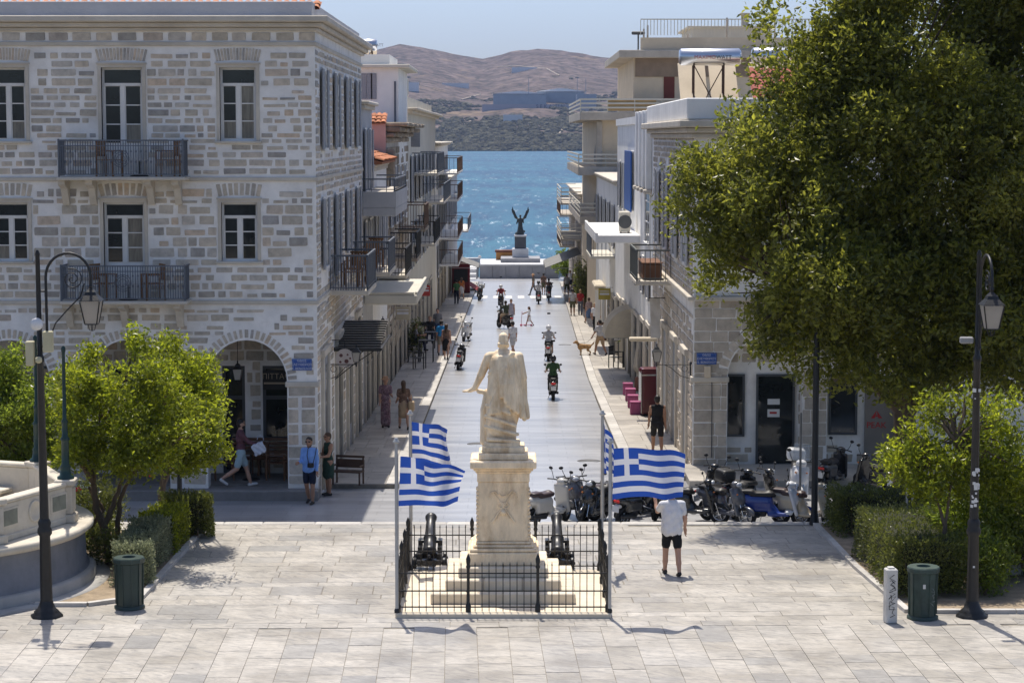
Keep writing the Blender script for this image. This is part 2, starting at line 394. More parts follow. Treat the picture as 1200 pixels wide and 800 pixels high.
def put_slab(x0, x1, y0, y1):
    g = 0.0045
    cx, cy = (x0+x1)/2, (y0+y1)/2-39; X, Y = cx*CX-cy*SX, cx*SX+cy*CX+39
    cs = [(X+sx*(x1-x0)/2, Y+sy*(y1-y0)/2) for sx in (-1, 1) for sy in (-1, 1)]
    if all(inside(BED_R, *q) for q in cs) or all(inside(BED_L, *q) for q in cs) or Y > YSQ-0.3 or all(math.hypot(q[0]+12.2, q[1]-42.6) < 3.8 for q in cs): return
    if all(abs(q[0]+0.165) < 1.95 and 39.4 < q[1] < 43.3 for q in cs): return
    slabs.append((X, Y, x1-x0-2*g, y1-y0-2*g))
x = -11.3
while x < 11.2:                                       # long strips nearest the steps
    wd = random.choice((0.55, 0.56, 0.57)); y = 33.6-random.random()*0.6
    while y < 38.55:
        ln = random.choice((0.5, 0.55, 0.75, 1.0, 1.1)); ln = min(ln, 38.62-y)
        if ln > .15: put_slab(x, x+wd, y, y+ln)
        y += ln
    x += wd
x = -11.3
while x < 11.2:                                       # border row
    wd = random.uniform(0.5, 1.1); put_slab(x, x+wd, 38.62, 39.02); x += wd
y = 39.02
while y < YSQ-0.5:                                    # broken courses round the monument
    hgt = random.choice((0.38, 0.5, 0.55, 0.62, 0.8)); x = -11.3-random.random()
    while x < 11:
        wd = random.uniform(0.62, 1.35); put_slab(x, x+wd, y, y+hgt); x += wd
    y += hgt
slabs.sort(key=lambda s: (s[1] if abs(s[0]) < s[1]*0.24 else 1e3))
for i, (X, Y, a, b) in enumerate(slabs[:300]):
    link('slab', SLABME, sq, (X, Y, random.uniform(-0.003, 0.003)), (0, 0, TH+random.uniform(-.004, .004)), (a, b, 0.05))
mb = MB()
for (X, Y, a, b) in slabs[300:]:
    T = Matrix.Translation((X, Y, random.uniform(-.003, .003))) @ Matrix.Rotation(TH, 4, 'Z'); mb.bbox(-a/2, a/2, -b/2, b/2, -.05, 0, .01, T=T)
mb.build('slab_field', SLAB, sq, kind='stuff')
KME = MB().bbox(-.5, .5, -.5, .5, -1, 0, 0.03).mesh('kerb_stone', KERB)
x = -14.0
while x < 14:
    wd = random.uniform(0.8, 1.25); link('kerb_stone', KME, sq, (x+wd/2, YSQ-0.16, 0.012), None, (wd-.01, 0.34, 0.4)); x += wd
# planting beds
for poly in (BED_L, BED_R):
    o = tag(MB().prism(poly, -0.05, 0.035).build('planting_bed', SOIL), 'dry brown soil bed beside the paved square', 'soil', kind='structure')
    n = 0
    for i in range(len(poly)):
        a, b = Vector(poly[i]), Vector(poly[(i+1) % len(poly)])
        d = b-a; k = max(1, int(d.length/0.95)); ang = math.atan2(d.y, d.x)
        if d.length > 25: k = 14; d = d*(14/d.length) if abs(a.x) < 20 else d*0
        for j in range(k):
            if d.length < .1: continue
            p = a+d*((j+.5)/k); link('edging_stone', KME, o, (p.x, p.y, 0.075), (0, 0, ang), (d.length/k-.015, 0.13, 0.15))
# pavements on both sides of the street
def pavement(name, label, xk, xw, y0, y1, sgn):
    mb = MB(); n = 12
    for i in range(n):
        a = y0+(y1-y0)*i/n; b = y0+(y1-y0)*(i+1)/n
        mb.add([(xk(a), a, zs(a)+.11), (xw, a, zs(a)+.11), (xw, b, zs(b)+.11), (xk(b), b, zs(b)+.11)], [(0, 1, 2, 3) if sgn > 0 else (3, 2, 1, 0)])
        mb.add([(xk(a), a, zs(a)+.11), (xk(b), b, zs(b)+.11), (xk(b), b, zs(b)-.1), (xk(a), a, zs(a)-.1)], [(0, 1, 2, 3)])
    mb.add([(xk(y0), y0, zs(y0)+.11), (xw, y0, zs(y0)+.11), (xw, y0, zs(y0)-.1), (xk(y0), y0, zs(y0)-.1)], [(0, 1, 2, 3)])
    o = tag(mb.build(name, JOINT), label, 'pavement', kind='structure')
    sl_ = math.atan(-SLOPE); y = y0; me = MB().bbox(-.5, .5, -.5, .5, -1, 0, 0.012).mesh('paving_slab', PAVE)
    far = MB()
    while y < y1-1:
        ln = random.uniform(0.9, 1.5); ym = y+ln/2; xa = xk(ym); tot = abs(xw-xa)
        cols = [(0, 0.34)]; u = 0.34
        while u < tot-.25:
            wd = min(random.choice((0.55, 0.7, 0.8)), tot-u); cols.append((u, u+wd)); u += wd
        for j, (a, b) in enumerate(cols):
            xm = xa+sgn*(a+b)/2; z = zs(ym)+.135+(0.012 if j == 0 else random.uniform(-.003, .003))
            if y < 104: link('kerb_stone' if j == 0 else 'paving_slab', KME if j == 0 else me, o, (xm, ym, z), (sl_, 0, 0), (b-a-.012, ln-.012, .1 if j else .22))
            else: far.bbox(-(b-a)/2+.006, (b-a)/2-.006, -ln/2+.006, ln/2-.006, -.1, 0, .01, T=Matrix.Translation((xm, ym, z)) @ Matrix.Rotation(sl_, 4, 'X'))
        y += ln
    far.build('paving_field', PAVE, o, kind='stuff'); return o
pavement('pavement', 'shaded stone pavement along the shaded shops', lambda y: KL, XL-.35, 57.0, 196, -1)
pavement('pavement', 'sunlit stone pavement in front of the cafes', lambda y: KR+max(0, y-90)*0.0105, XR+.35, 58.6, 196, 1)
mb = MB(); mb.box(XR-.3, 30, 57.2, 60.2, -1, -0.30); tag(mb.build('pavement', PAVE), 'stone pavement before the corner shop under the big tree', 'pavement', kind='structure')
# zebra stripes near the quay
WP = mat('road_paint', (0.62, 0.62, 0.62), rough=0.7, var=0.2, scale=3)
for i in range(8):
    x = -2.4+i*0.95; tag(MB().add([(x, 166, zs(166)+.006), (x+.5, 166, zs(166)+.006), (x+.5, 170, zs(170)+.006), (x, 170, zs(170)+.006)], [(0, 1, 2, 3)]).build('zebra_stripe', WP), 'white painted crossing stripe on the street by the quay', 'road marking', 'zebra stripes by the quay')

# sea
SEAZ = -6.6
sea = bpy.data.materials.new('sea_water'); sea.use_nodes = True; t_ = sea.node_tree; n_ = t_.nodes; L_ = t_.links; b_ = n_['Principled BSDF']
g_ = n_.new('ShaderNodeNewGeometry')
def nzz(sx, sy, sc, det, rough=0.6, dist=0.0):
    mp = n_.new('ShaderNodeMapping'); mp.inputs['Scale'].default_value = (sx, sy, 1); L_.new(g_.outputs['Position'], mp.inputs[0])
    q = n_.new('ShaderNodeTexNoise'); q.inputs['Scale'].default_value = sc; q.inputs['Detail'].default_value = det; q.inputs['Roughness'].default_value = rough; q.inputs['Distortion'].default_value = dist
    L_.new(mp.outputs[0], q.inputs['Vector']); return q.outputs[0]
def mrange(s, a, b, c, d):
    q = n_.new('ShaderNodeMapRange'); q.inputs[1].default_value = a; q.inputs[2].default_value = b; q.inputs[3].default_value = c; q.inputs[4].default_value = d; L_.new(s, q.inputs[0]); return q.outputs[0]
def mixc(f, a, bb):
    q = n_.new('ShaderNodeMix'); q.data_type = 'RGBA'; L_.new(f, q.inputs[0])
    for s, v in ((6, a), (7, bb)):
        if isinstance(v, tuple): q.inputs[s].default_value = v+(1,)
        else: L_.new(v, q.inputs[s])
    return q.outputs[2]
band = nzz(0.5, 1.0, 0.006, 6, 0.7)
small = nzz(1.0, 0.11, 0.22, 6, 0.8)
c = mixc(mrange(band, 0.38, 0.66, 0, 1), (0.010, 0.072, 0.140), (0.030, 0.140, 0.195))
c = mixc(mrange(small, 0.47, 0.60, 0, 1), c, (0.007, 0.052, 0.110))
caps = n_.new('ShaderNodeMath'); caps.operation = 'MULTIPLY'; L_.new(mrange(nzz(1.0, 0.10, 0.55, 5, 0.85, 0.3), 0.585, 0.65, 0, .85), caps.inputs[0])
L_.new(mrange(nzz(0.12, 1.0, 0.012, 5, 0.75), 0.44, 0.60, 0.25, 1.0), caps.inputs[1])
c = mixc(caps.outputs[0], c, (0.62, 0.70, 0.74)); L_.new(c, b_.inputs['Base Color'])
b_.inputs['Roughness'].default_value = 0.45; b_.inputs['Specular IOR Level'].default_value = 0.2
bp_ = n_.new('ShaderNodeBump'); bp_.inputs['Strength'].default_value = 1.0; bp_.inputs['Distance'].default_value = 0.5; L_.new(small, bp_.inputs['Height']); L_.new(bp_.outputs[0], b_.inputs['Normal'])
mb = MB(); mb.add([(-6000, 205, SEAZ), (6000, 205, SEAZ), (6000, 9000, SEAZ), (-6000, 9000, SEAZ)], [(0, 1, 2, 3)])
tag(mb.build('sea', sea), 'blue wind ruffled sea with white foam flecks', 'sea', kind='structure')

# hills across the bay
RIDGE = [(-3000, 95), (-60, 88), (250, 84), (380, 78), (430, 63), (470, 53), (500, 58), (540, 67), (567, 71), (600, 62), (630, 57.5), (660, 60), (700, 66), (735, 71), (800, 80), (1000, 86), (4000, 90)]
def ridge(px): return np.interp(px, [r[0] for r in RIDGE], [r[1] for r in RIDGE])
def fbm(x, y, seed, octs=5):
    out = np.zeros_like(x); a = 1.0; f = 1.0; rg = np.random.default_rng(seed)
    for o in range(octs):
        G_ = rg.random((64, 64)); xi = np.floor(x*f).astype(int); yi = np.floor(y*f).astype(int); u = x*f-xi; v = y*f-yi
        u = u*u*(3-2*u); v = v*v*(3-2*v); g = lambda i, j: G_[(xi+i) % 64, (yi+j) % 64]
        out += a*((g(0, 0)*(1-u)+g(1, 0)*u)*(1-v)+(g(0, 1)*(1-u)+g(1, 1)*u)*v-.5); a *= .5; f *= 2.03
    return out
def hill_z(X, Y):
    px = 600+2550*X/Y; YR = 3900.0
    top = CAM_H+(160-ridge(px))/2550*YR
    s = np.clip((Y-2290)/(YR-2290), 0, 1.25)
    prof = np.where(s <= 1, 0.10*(1-np.exp(-s*22))+0.90*s**1.08, 1-(s-1)*1.6)
    z = SEAZ-3+(top-SEAZ+3)*prof
    nz = fbm(X/260, Y/330, 3)*16*np.clip(s*2.5, 0, 1)*np.clip(1.25-s*0.95, .25, 1)+fbm(X/60, Y/60, 5, 4)*5*np.clip(s*6, 0, 1)
    return z+nz
nx_, ny_ = 260, 150
uu = np.linspace(-2300, 3500, nx_); uu = np.sort(np.concatenate([np.linspace(-2600, 300, 60), np.linspace(310, 800, 160), np.linspace(830, 3800, 60)])); nx_ = len(uu)
yy = np.concatenate([np.linspace(2270, 2700, 60), np.linspace(2710, 4500, 110)]); ny_ = len(yy)
YY, UU = np.meshgrid(yy, uu, indexing='ij'); XX = (UU-600)/2550*YY
ZZ = hill_z(XX, YY); V = np.stack([XX, YY, ZZ], -1).reshape(-1, 3)
I = np.arange(nx_*ny_).reshape(ny_, nx_); F = np.stack([I[:-1, :-1], I[:-1, 1:], I[1:, 1:], I[1:, :-1]], -1).reshape(-1, 4)
HM = mat('heath', (0.15, 0.115, 0.10), rough=1, var=0.45, scale=0.03, stains=0.85, col2=(0.07, 0.058, 0.046), spec=0.05, detail=8)
t_ = HM.node_tree; n_ = t_.nodes; L_ = t_.links; b_ = n_['Principled BSDF']; src_ = b_.inputs['Base Color'].links[0].from_socket; g_ = n_.new('ShaderNodeNewGeometry')
c = mixc(mrange(nzz(1, 1, 0.012, 6, 0.7), 0.58, 0.66, 0, 0.75), src_, (0.24, 0.175, 0.11))
c = mixc(mrange(nzz(1, 1, 0.07, 4, 0.7), 0.47, 0.58, 0, 0.85), c, (0.050, 0.044, 0.034))
L_.new(c, b_.inputs['Base Color'])
tag(link('hills', npmesh('hills', V, F, HM)), 'dry purple brown hills across the bay', 'hills', kind='structure')
# scrub and dark trees on the far slope: one mass
def rough_ball(seed, n=10, m=6):
    rg = np.random.default_rng(seed); vs = [(0, 0, -.4)]; fs = []
    for i in range(1, m):
        th = math.pi*i/m
        for j in range(n):
            ph = 2*math.pi*j/n; r = 0.78+0.44*rg.random(); vs.append((r*math.sin(th)*math.cos(ph), r*math.sin(th)*math.sin(ph), -r*math.cos(th)*.85))
    vs.append((0, 0, .9)); top = len(vs)-1
    for j in range(n): fs.append((0, 1+(j+1) % n, 1+j)); fs.append((top, 1+(m-2)*n+j, 1+(m-2)*n+(j+1) % n))
    for i in range(m-2):
        for j in range(n):
            a, b, c_, d = 1+i*n+j, 1+i*n+(j+1) % n, 1+(i+1)*n+(j+1) % n, 1+(i+1)*n+j; fs += [(a, b, c_), (a, c_, d)]
    return np.array(vs), np.array(fs)
balls = [rough_ball(s) for s in range(5)]
VV = []; FF = []; k = 0
for i in range(9000):
    t = RNG.random(); Y = 2300+1100*t**1.6; px = RNG.uniform(400, 760); X = (px-600)/2550*Y
    if fbm(np.array([X/90]), np.array([Y/90]), 9, 3)[0] < -0.22+0.55*t: continue
    z = hill_z(np.array([X]), np.array([Y]))[0]; s = RNG.uniform(1.5, 5.5)*(1-0.35*t); v, f = balls[i % 5]
    VV.append(v*np.array([s*RNG.uniform(.8, 1.5), s, s*RNG.uniform(.6, 1.0)])+np.array([X, Y, z])); FF.append(f+k); k += len(v)
SCR = mat('scrub', (0.075, 0.072, 0.050), rough=1, var=0.4, scale=0.15, rnd=0.55, island=True, spec=0.05)
tag(link('scrub', npmesh('scrub', np.concatenate(VV), np.concatenate(FF), SCR, smooth=False)), 'dark scrub and trees covering the far shore slope', 'scrub', kind='stuff')
def hill_hit(px, py):
    yy_ = np.linspace(2292, 3890, 1200); xx_ = (px-600)/2550*yy_; pyy = 160-(hill_z(xx_, yy_)-CAM_H)*2550/yy_
    return float(yy_[int(np.argmax(pyy < py))])
BLUEG = mat('shed_cladding', (0.25, 0.29, 0.34), rough=0.7, var=0.08, scale=0.1); WROOF = mat('white_roof', (0.75, 0.75, 0.75), rough=0.7)
def far_box(o, name, px0, px1, py0, py1, Y, dep, m):
    x0, z1 = W(px0, py0, Y); x1, z0 = W(px1, py1, Y); return MB().box(x0, x1, Y, Y+dep, z0-12, z1).build(name, m, o)
o = thing('warehouse', 'long blue grey industrial shed with white roof and lettered wall below the hill', 'warehouse')
Y = hill_hit(640, 127.5)+25
far_box(o, 'wall', 578, 640, 110.5, 126, Y, 60, BLUEG); far_box(o, 'wall', 630, 685, 108, 126, Y+62, 50, BLUEG); far_box(o, 'wall', 676, 699, 110.5, 126, Y+3, 40, BLUEG)
x0, z = W(577, 110, Y); x1, _ = W(640, 110, Y); MB().prism([(x0, z), (x1, z), ((x0+x1)/2, z+3.5)], -Y-62, -Y+1, T=Matrix.Rotation(R(90), 4, 'X')).build('roof', WROOF, o)
x0, z = W(628, 107.5, Y+62); x1, _ = W(687, 107.5, Y+62); MB().prism([(x0, z), (x1, z), ((x0+x1)/2+4, z+4), ((x0+x1)/2-4, z+4)], -Y-110, -Y-60, T=Matrix.Rotation(R(90), 4, 'X')).build('roof', WROOF, o)
fw = far_box(o, 'sign_wall', 565, 690, 122.5, 127.5, Y-25, 3, mat('grey_lilac_wall', (0.30, 0.29, 0.33)))
xx, zz = W(645, 125, Y-25); link('lettering', text_mesh('S E K A V I N', 6.2, mat('dark_letter', (0.05, 0.05, 0.08)), 0.2), fw, (xx, Y-25.6, zz), FRONT, kind='stuff')
for px in (619.5, 676.5, 686.5):
    xx, zz = W(px, 92, Y-10); MB().tube([(xx, Y-10, zz-45), (xx, Y-10, zz)], 0.35, 6).build('mast', BLUEG, o)
WH = mat('far_white', (0.6, 0.6, 0.6)); PK = mat('far_pink', (0.5, 0.34, 0.26)); DK = mat('far_opening', (0.08, 0.08, 0.1))
def far_house(label, px0, px1, py0, py1, Y, m, wins):
    Y = hill_hit((px0+px1)/2, py1)-3; o = thing('far_house', label, 'house'); far_box(o, 'wall', px0, px1, py0, py1, Y, 14, m)
    far_box(o, 'roof_slab', px0-.4, px1+.4, py0-.5, py0-.05, Y-1, 16, WH)
    for i in range(wins):
        a = px0+(px1-px0)*(i+.3)/wins; x0, z1 = W(a, py0+1.2, Y); x1, z0 = W(a+(px1-px0)*.35/wins, py1-.6, Y); MB().box(x0, x1, Y-.3, Y+.2, z0, z1).build('window', DK, o)
far_house('white terraced villa on the bare hillside', 600, 629, 79.5, 84, 3350, WH, 5)
far_house('long low pink stone house among scrub on the slope', 518, 549, 98, 102.5, 2980, PK, 4)
far_house('small blue grey house among trees above the shore', 590, 612, 135, 143, 2620, BLUEG, 3)
far_house('grey houses at the foot of the higher hill', 467, 490, 97, 107, 2950, mat('far_grey', (0.2, 0.24, 0.3)), 4)
PATH = mat('path_dust', (0.34, 0.28, 0.21))
for pts in ([(646, 176), (651, 163), (659, 152)], [(533, 150), (545, 146), (552, 143)], [(541, 118), (552, 115), (563, 112)], [(583, 80), (606, 79), (640, 82), (655, 90)]):
    P_ = []
    for (px, py) in pts:
        yy_ = np.linspace(2292, 3600, 700); xx_ = (px-600)/2550*yy_; zz_ = hill_z(xx_, yy_); pyy = 160-(zz_-CAM_H)*2550/yy_
        j = int(np.argmax(pyy < py)); P_.append((xx_[j], yy_[j], zz_[j]+.4))
    tag(MB().tube(P_, 1.1, 6).build('hill_path', PATH), 'pale dirt track climbing the far shore', 'path', kind='structure')

# ================================================================== buildings
MORT = mat('lime_mortar', (0.80, 0.775, 0.735), rough=0.95, var=0.13, scale=1.6, bump=0.5, bscale=11, stains=0.45, col2=(0.50, 0.44, 0.36))
STONE = mat('rubble_stone', (0.3, 0.3, 0.3), rough=0.92, var=0.22, scale=5, rnd=1, island=True, bump=0.5, bscale=28,
            ramp=[(0, (0.33, 0.31, 0.285)), (0.22, (0.47, 0.415, 0.335)), (0.5, (0.57, 0.49, 0.39)), (0.72, (0.50, 0.46, 0.405)), (0.9, (0.58, 0.455, 0.335)), (1, (0.36, 0.345, 0.33))])
ASH = mat('ashlar_stone', (0.3, 0.3, 0.3), rough=0.9, var=0.18, scale=4, rnd=1, island=True, bump=0.35, bscale=22,
          ramp=[(0, (0.38, 0.33, 0.27)), (0.5, (0.47, 0.41, 0.335)), (1, (0.52, 0.455, 0.375))])
CREAM = mat('cornice_cream', (0.55, 0.50, 0.42), rough=0.85, var=0.12, scale=1.5, stains=0.4, col2=(0.36, 0.31, 0.25), bump=0.1)
GREYP = mat('parapet_grey', (0.46, 0.47, 0.50), rough=0.85, var=0.08, scale=1, stains=0.3)
WOODW = mat('painted_frame', (0.72, 0.70, 0.66), rough=0.55, var=0.05, scale=3)
GLD = mat('window_glass', (0.018, 0.022, 0.022), rough=0.04, var=0.35, scale=2.5, spec=0.6)
GLC = mat('curtained_glass', (0.20, 0.18, 0.145), rough=0.08, var=0.35, scale=3.0, stretch=(5, 5, 0.6), spec=0.6)
IRON = mat('blue_grey_iron', (0.115, 0.13, 0.155), rough=0.55, var=0.15, metal=0.2)
BLACK = mat('black_iron', (0.018, 0.018, 0.018), rough=0.45, var=0.25, scale=8, bump=0.15)
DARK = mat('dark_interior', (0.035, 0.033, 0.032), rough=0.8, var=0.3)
SHUT = mat('grey_shutter', (0.27, 0.28, 0.30), rough=0.7, var=0.1, scale=2, stretch=(1, 1, 14))
WOOD = mat('teak', (0.24, 0.115, 0.04), rough=0.6, var=0.25, scale=4, stretch=(1, 1, 6))
DWOOD = mat('dark_wood', (0.075, 0.045, 0.03), rough=0.6, var=0.2, scale=4)
def stone_unit(seed):
    rg = random.Random(seed); pts = []
    for (x, z) in ((-.5, -.43), (-.46, -.5), (.45, -.5), (.5, -.42), (.5, .44), (.47, .5), (-.45, .5), (-.5, .43)):
        pts.append((x+rg.uniform(-.02, .02), z+rg.uniform(-.035, .035)))
    m = MB(); n = 8
    vs = [(x, 0, z) for x, z in pts]+[(x, -.6, z) for x, z in pts]+[(x*.96, -1, z*.93) for x, z in pts]
    m.add(vs, [(i, (i+1) % n, (i+1) % n+n, i+n) for i in range(n)]+[(i+n, (i+1) % n+n, (i+1) % n+2*n, i+2*n) for i in range(n)]+[tuple(range(2*n, 3*n))]); return m
UNITS = [stone_unit(s) for s in range(6)]
STM = [u.mesh('stone', STONE) for u in UNITS]; ASM = [u.mesh('ashlar', ASH) for u in UNITS]
ROT = {'front': 0.0, '+x': math.pi/2, '-x': -math.pi/2}
def place(face, pos, u, v):
    return (u, pos, v) if face == 'front' else (pos, u, v)
def lay(parent, face, pos, items, proud, limit, name='stone', meshes=None, m=None):
    """items (u, v, w, h, tilt); the largest become pieces of their own, the rest one field"""
    meshes = meshes or STM; m = m or STONE
    items = sorted(items, key=lambda s: -s[2]*s[3]); rz = ROT[face]
    for i, (u, v, w_, h_, tl) in enumerate(items[:limit]):
        o = link(name, meshes[i % 6], parent, place(face, pos, u, v), (0, tl, rz), (w_, proud*random.uniform(.6, 1.3), h_))
    if items[limit:]:
        mb = MB()
        for i, (u, v, w_, h_, tl) in enumerate(items[limit:]):
            T = Matrix.Translation(place(face, pos, u, v)) @ Matrix.Rotation(rz, 4, 'Z') @ Matrix.Rotation(tl, 4, 'Y') @ Matrix.Diagonal((w_, proud*random.uniform(.6, 1.3), h_, 1))
            U = UNITS[i % 6]; mb.add([T @ Vector(p) for p in U.v], U.f)
        mb.build(name+'_field', m, parent, kind='stuff')
def rubble(u0, u1, v0, v1, avoid, rows=(.08, .18), lens=(.16, .62), gap=(.05, .13), vgap=(.04, .072), skip=.05):
    out = []; v = v0+.03
    while v < v1-.1:
        h_ = min(random.uniform(*rows), v1-v-.03); u = u0+random.uniform(.02, .1)
        while u < u1-.12:
            w_ = min(random.uniform(*lens)*random.choice((.75, 1, 1.1)), u1-u-.03)
            if w_ > .1 and random.random() > skip:
                hh = h_ if random.random() > .2 else h_*random.uniform(.55, .8)
                a0, a1, b0, b1 = u, u+w_, v, v+hh
                # trim against openings
                hit = False
                for (x0, x1, z0, z1) in avoid:
                    if a1 > x0 and a0 < x1 and b1 > z0 and b0 < z1:
                        if a0 < x0-.13: a1 = x0-.01
                        elif a1 > x1+.13: a0 = x1+.01
                        else: hit = True
                for (x0, x1, z0, z1) in avoid:
                    if a1 > x0 and a0 < x1 and b1 > z0 and b0 < z1: hit = True
                if not hit and a1-a0 > .1: out.append(((a0+a1)/2, (b0+b1)/2, a1-a0, b1-b0, random.uniform(-.02, .02)))
            u += w_+random.uniform(*gap)
        v += h_+random.uniform(*vgap)
    return out
def wall_with_holes(x0, x1, z0, z1, y0, y1, rects, arches=()):
    """front wall: rects (x0,x1,z0,z1), arches (x0,x1,z0,zspring,ztop)"""
    m = MB(); al = list(rects)+[(a, b, c, e) for a, b, c, d, e in arches]
    xs = sorted({x0, x1, *[q for r in al for q in r[:2]]}); zz = sorted({z0, z1, *[q for r in al for q in r[2:]]})
    xs = [q for q in xs if x0 <= q <= x1]; zz = [q for q in zz if z0 <= q <= z1]
    for i in range(len(xs)-1):
        j = 0
        while j < len(zz)-1:
            cx = (xs[i]+xs[i+1])/2
            def free(k): return not any(r[0] < cx < r[1] and r[2] < (zz[k]+zz[k+1])/2 < r[3] for r in al)
            if free(j):
                k = j
                while k+1 < len(zz)-1 and free(k+1): k += 1
                m.box(xs[i], xs[i+1], y0, y1, zz[j], zz[k+1]); j = k+1
            else: j += 1
    for (a, b, c, d, e) in arches:
        cx, rx, rz = (a+b)/2, (b-a)/2, e-d; n = 14
        P = [(cx-rx*math.cos(math.pi*i/n), d+rz*math.sin(math.pi*i/n)) for i in range(n+1)]
        for i in range(n):
            (xa, za), (xb, zb) = P[i], P[i+1]
            q = [(xa, y0, za), (xb, y0, zb), (xb, y0, e), (xa, y0, e), (xa, y1, za), (xb, y1, zb), (xb, y1, e), (xa, y1, e)]
            m.add(q, [(0, 1, 2, 3), (7, 6, 5, 4), (0, 4, 5, 1)])
    return m
def window_unit(parent, x0, x1, z0, z1, Yf, transom=.36, rows=3, curtain=(0, 0), panel=0.0, sill=True, surround=True):
    f = MB(); t = .055; ya, yb = Yf+.13, Yf+.19
    f.box(x0, x0+t, ya, yb, z0, z1); f.box(x1-t, x1, ya, yb, z0, z1); f.box(x0+t, x1-t, ya, yb, z1-t, z1); f.box(x0+t, x1-t, ya, yb, z0, z0+t+panel)
    zt = z1-t-transom; f.box(x0+t, x1-t, ya-.02, yb, zt-.07, zt); xm = (x0+x1)/2; f.box(xm-.05, xm+.05, ya-.015, yb-.001, z0+t+panel, zt-.07)
    zb = z0+t+panel; zt2 = zt-.07; hh = (zt2-zb)/rows
    for s in (0, 1):
        xa, xb = (x0+t, xm-.05) if s == 0 else (xm+.05, x1-t)
        for i in range(1, rows): f.box(xa, xb, ya+.01, yb-.01, zb+hh*i-.014, zb+hh*i+.014)
        f.box(xa, xa+.025, ya+.005, yb-.005, zb, zt2); f.box(xb-.025, xb, ya+.005, yb-.005, zb, zt2)
    o = f.build('window', WOODW, parent)
    if panel:
        for s in (0, 1):
            xa, xb = (x0+t, xm-.05) if s == 0 else (xm+.05, x1-t); MB().bbox(xa+.06, xb-.06, ya-.015, ya+.01, z0+t+.05, z0+t+panel-.06, .01).build('door_panel', WOODW, o)
    MB().box(x0+t, x1-t, yb-.03, yb-.02, zt, z1-t).build('pane', GLD, o)
    for s in (0, 1):
        xa, xb = (x0+t+.025, xm-.075) if s == 0 else (xm+.075, x1-t-.025)
        for i in range(rows):
            g = GLC if curtain[s] > i else GLD
            p = MB().box(xa, xb, yb-.03, yb-.02, zb+hh*i+.014, zb+hh*(i+1)-.014).build('pane', g, o)
    if surround:
        s = MB(); w_ = .085; y0, y1 = Yf-.035, Yf+.12
        s.box(x0-w_, x0, y0, y1, z0, z1+w_); s.box(x1, x1+w_, y0, y1, z0, z1+w_); s.box(x0, x1, y0, y1, z1, z1+w_); s.box(x0-w_-.03, x1+w_+.03, Yf-.07, Yf-.0, z1+w_+.001, z1+w_+.035)
        s.build('window_surround', CREAM, parent)
    if sill: MB().bbox(x0-.14, x1+.14, Yf-.10, Yf+.13, z0-.07, z0-.002, .015).build('sill', CREAM, parent)
    return o
def voussoirs(parent, cx, zc, r0, r1, a0, a1, n, face='front', pos=55.0, wid=.75, squash=1.0):
    for i in range(n):
        a = a0+(a1-a0)*(i+.5)/n; r = (r0+r1)/2; arc = abs(a1-a0)*r/n
        link('voussoir', STM[i % 6], parent, place(face, pos, cx+r*math.sin(a), zc+r*math.cos(a)*squash), (0, a, ROT[face]), (arc*wid*random.uniform(.8, 1.1), .016, (r1-r0)*random.uniform(.85, 1.05)))
def balcony_front(parent, x0, x1, z, dep, Yf, top, bracket_x):
    """slab on stone brackets with an iron railing of fine bars"""
    s = MB(); s.bbox(x0-.04, x1+.04, Yf-dep-.05, Yf-.002, z-.09, z, .02); b = s.build('balcony', CREAM, parent)
    y = Yf-dep
    r = MB(); r.box(x0, x1, y-.02, y+.02, top-.035, top); r.box(x0, x0+.035, y+.02, Yf, top-.034, top-.001); r.box(x1-.035, x1, y+.02, Yf, top-.034, top-.001)
    r.box(x0, x1, y-.012, y+.012, z+.05, z+.075); r.box(x0, x1, y-.01, y+.01, top-.16, top-.14)
    for x in (x0, x1-.04): r.box(x, x+.04, y-.021, y+.021, z, top+.02)
    r.build('railing', IRON, b)
    q = MB(); n = int((x1-x0)/.062)
    for i in range(1, n):
        x = x0+(x1-x0)*i/n; q.box(x-.009, x+.009, y-.008, y+.008, z+.075, top-.035)
        if i % 2: q.lathe([(.012, 0), (.026, .04), (.012, .08)], 6, c=(x, y, z+.33)); q.lathe([(.012, 0), (.024, .03), (.012, .06)], 6, c=(x, y, z+.6))
    for yy_ in np.arange(y+.08, Yf-.05, .062):
        for x in (x0+.018, x1-.018): q.box(x-.008, x+.008, yy_-.008, yy_+.008, z+.02, top-.03)
    # scroll rosette in the middle
    xm = (x0+x1)/2
    for rr in (.10, .16, .21): q.tube([(xm+rr*math.cos(a), y-.012, z+.45+rr*math.sin(a)) for a in np.linspace(0, 2*math.pi, 20)], .009, 5)
    q.build('balusters', IRON, b, kind='stuff')
    for bx in bracket_x:
        T = Matrix.Translation((bx, Yf, z-.09)) @ Matrix.Rotation(R(90), 4, 'Z') @ Matrix.Rotation(R(90), 4, 'X')
        pr = [(0, 0), (-dep*.85, 0), (-dep*.85, -.10), (-dep*.45, -.2), (-dep*.28, -.42), (-.08, -.62), (0, -.62)]
        m = MB(); n = len(pr); vs = [(bx-.085, Yf+a, z-.091+b_) for a, b_ in pr]+[(bx+.085, Yf+a, z-.091+b_) for a, b_ in pr]
        m.add(vs, [tuple(range(n)), tuple(range(n, 2*n))[::-1]]+[(i, i+n, (i+1) % n+n, (i+1) % n) for i in range(n)]); m.build('bracket', CREAM, b)
    return b
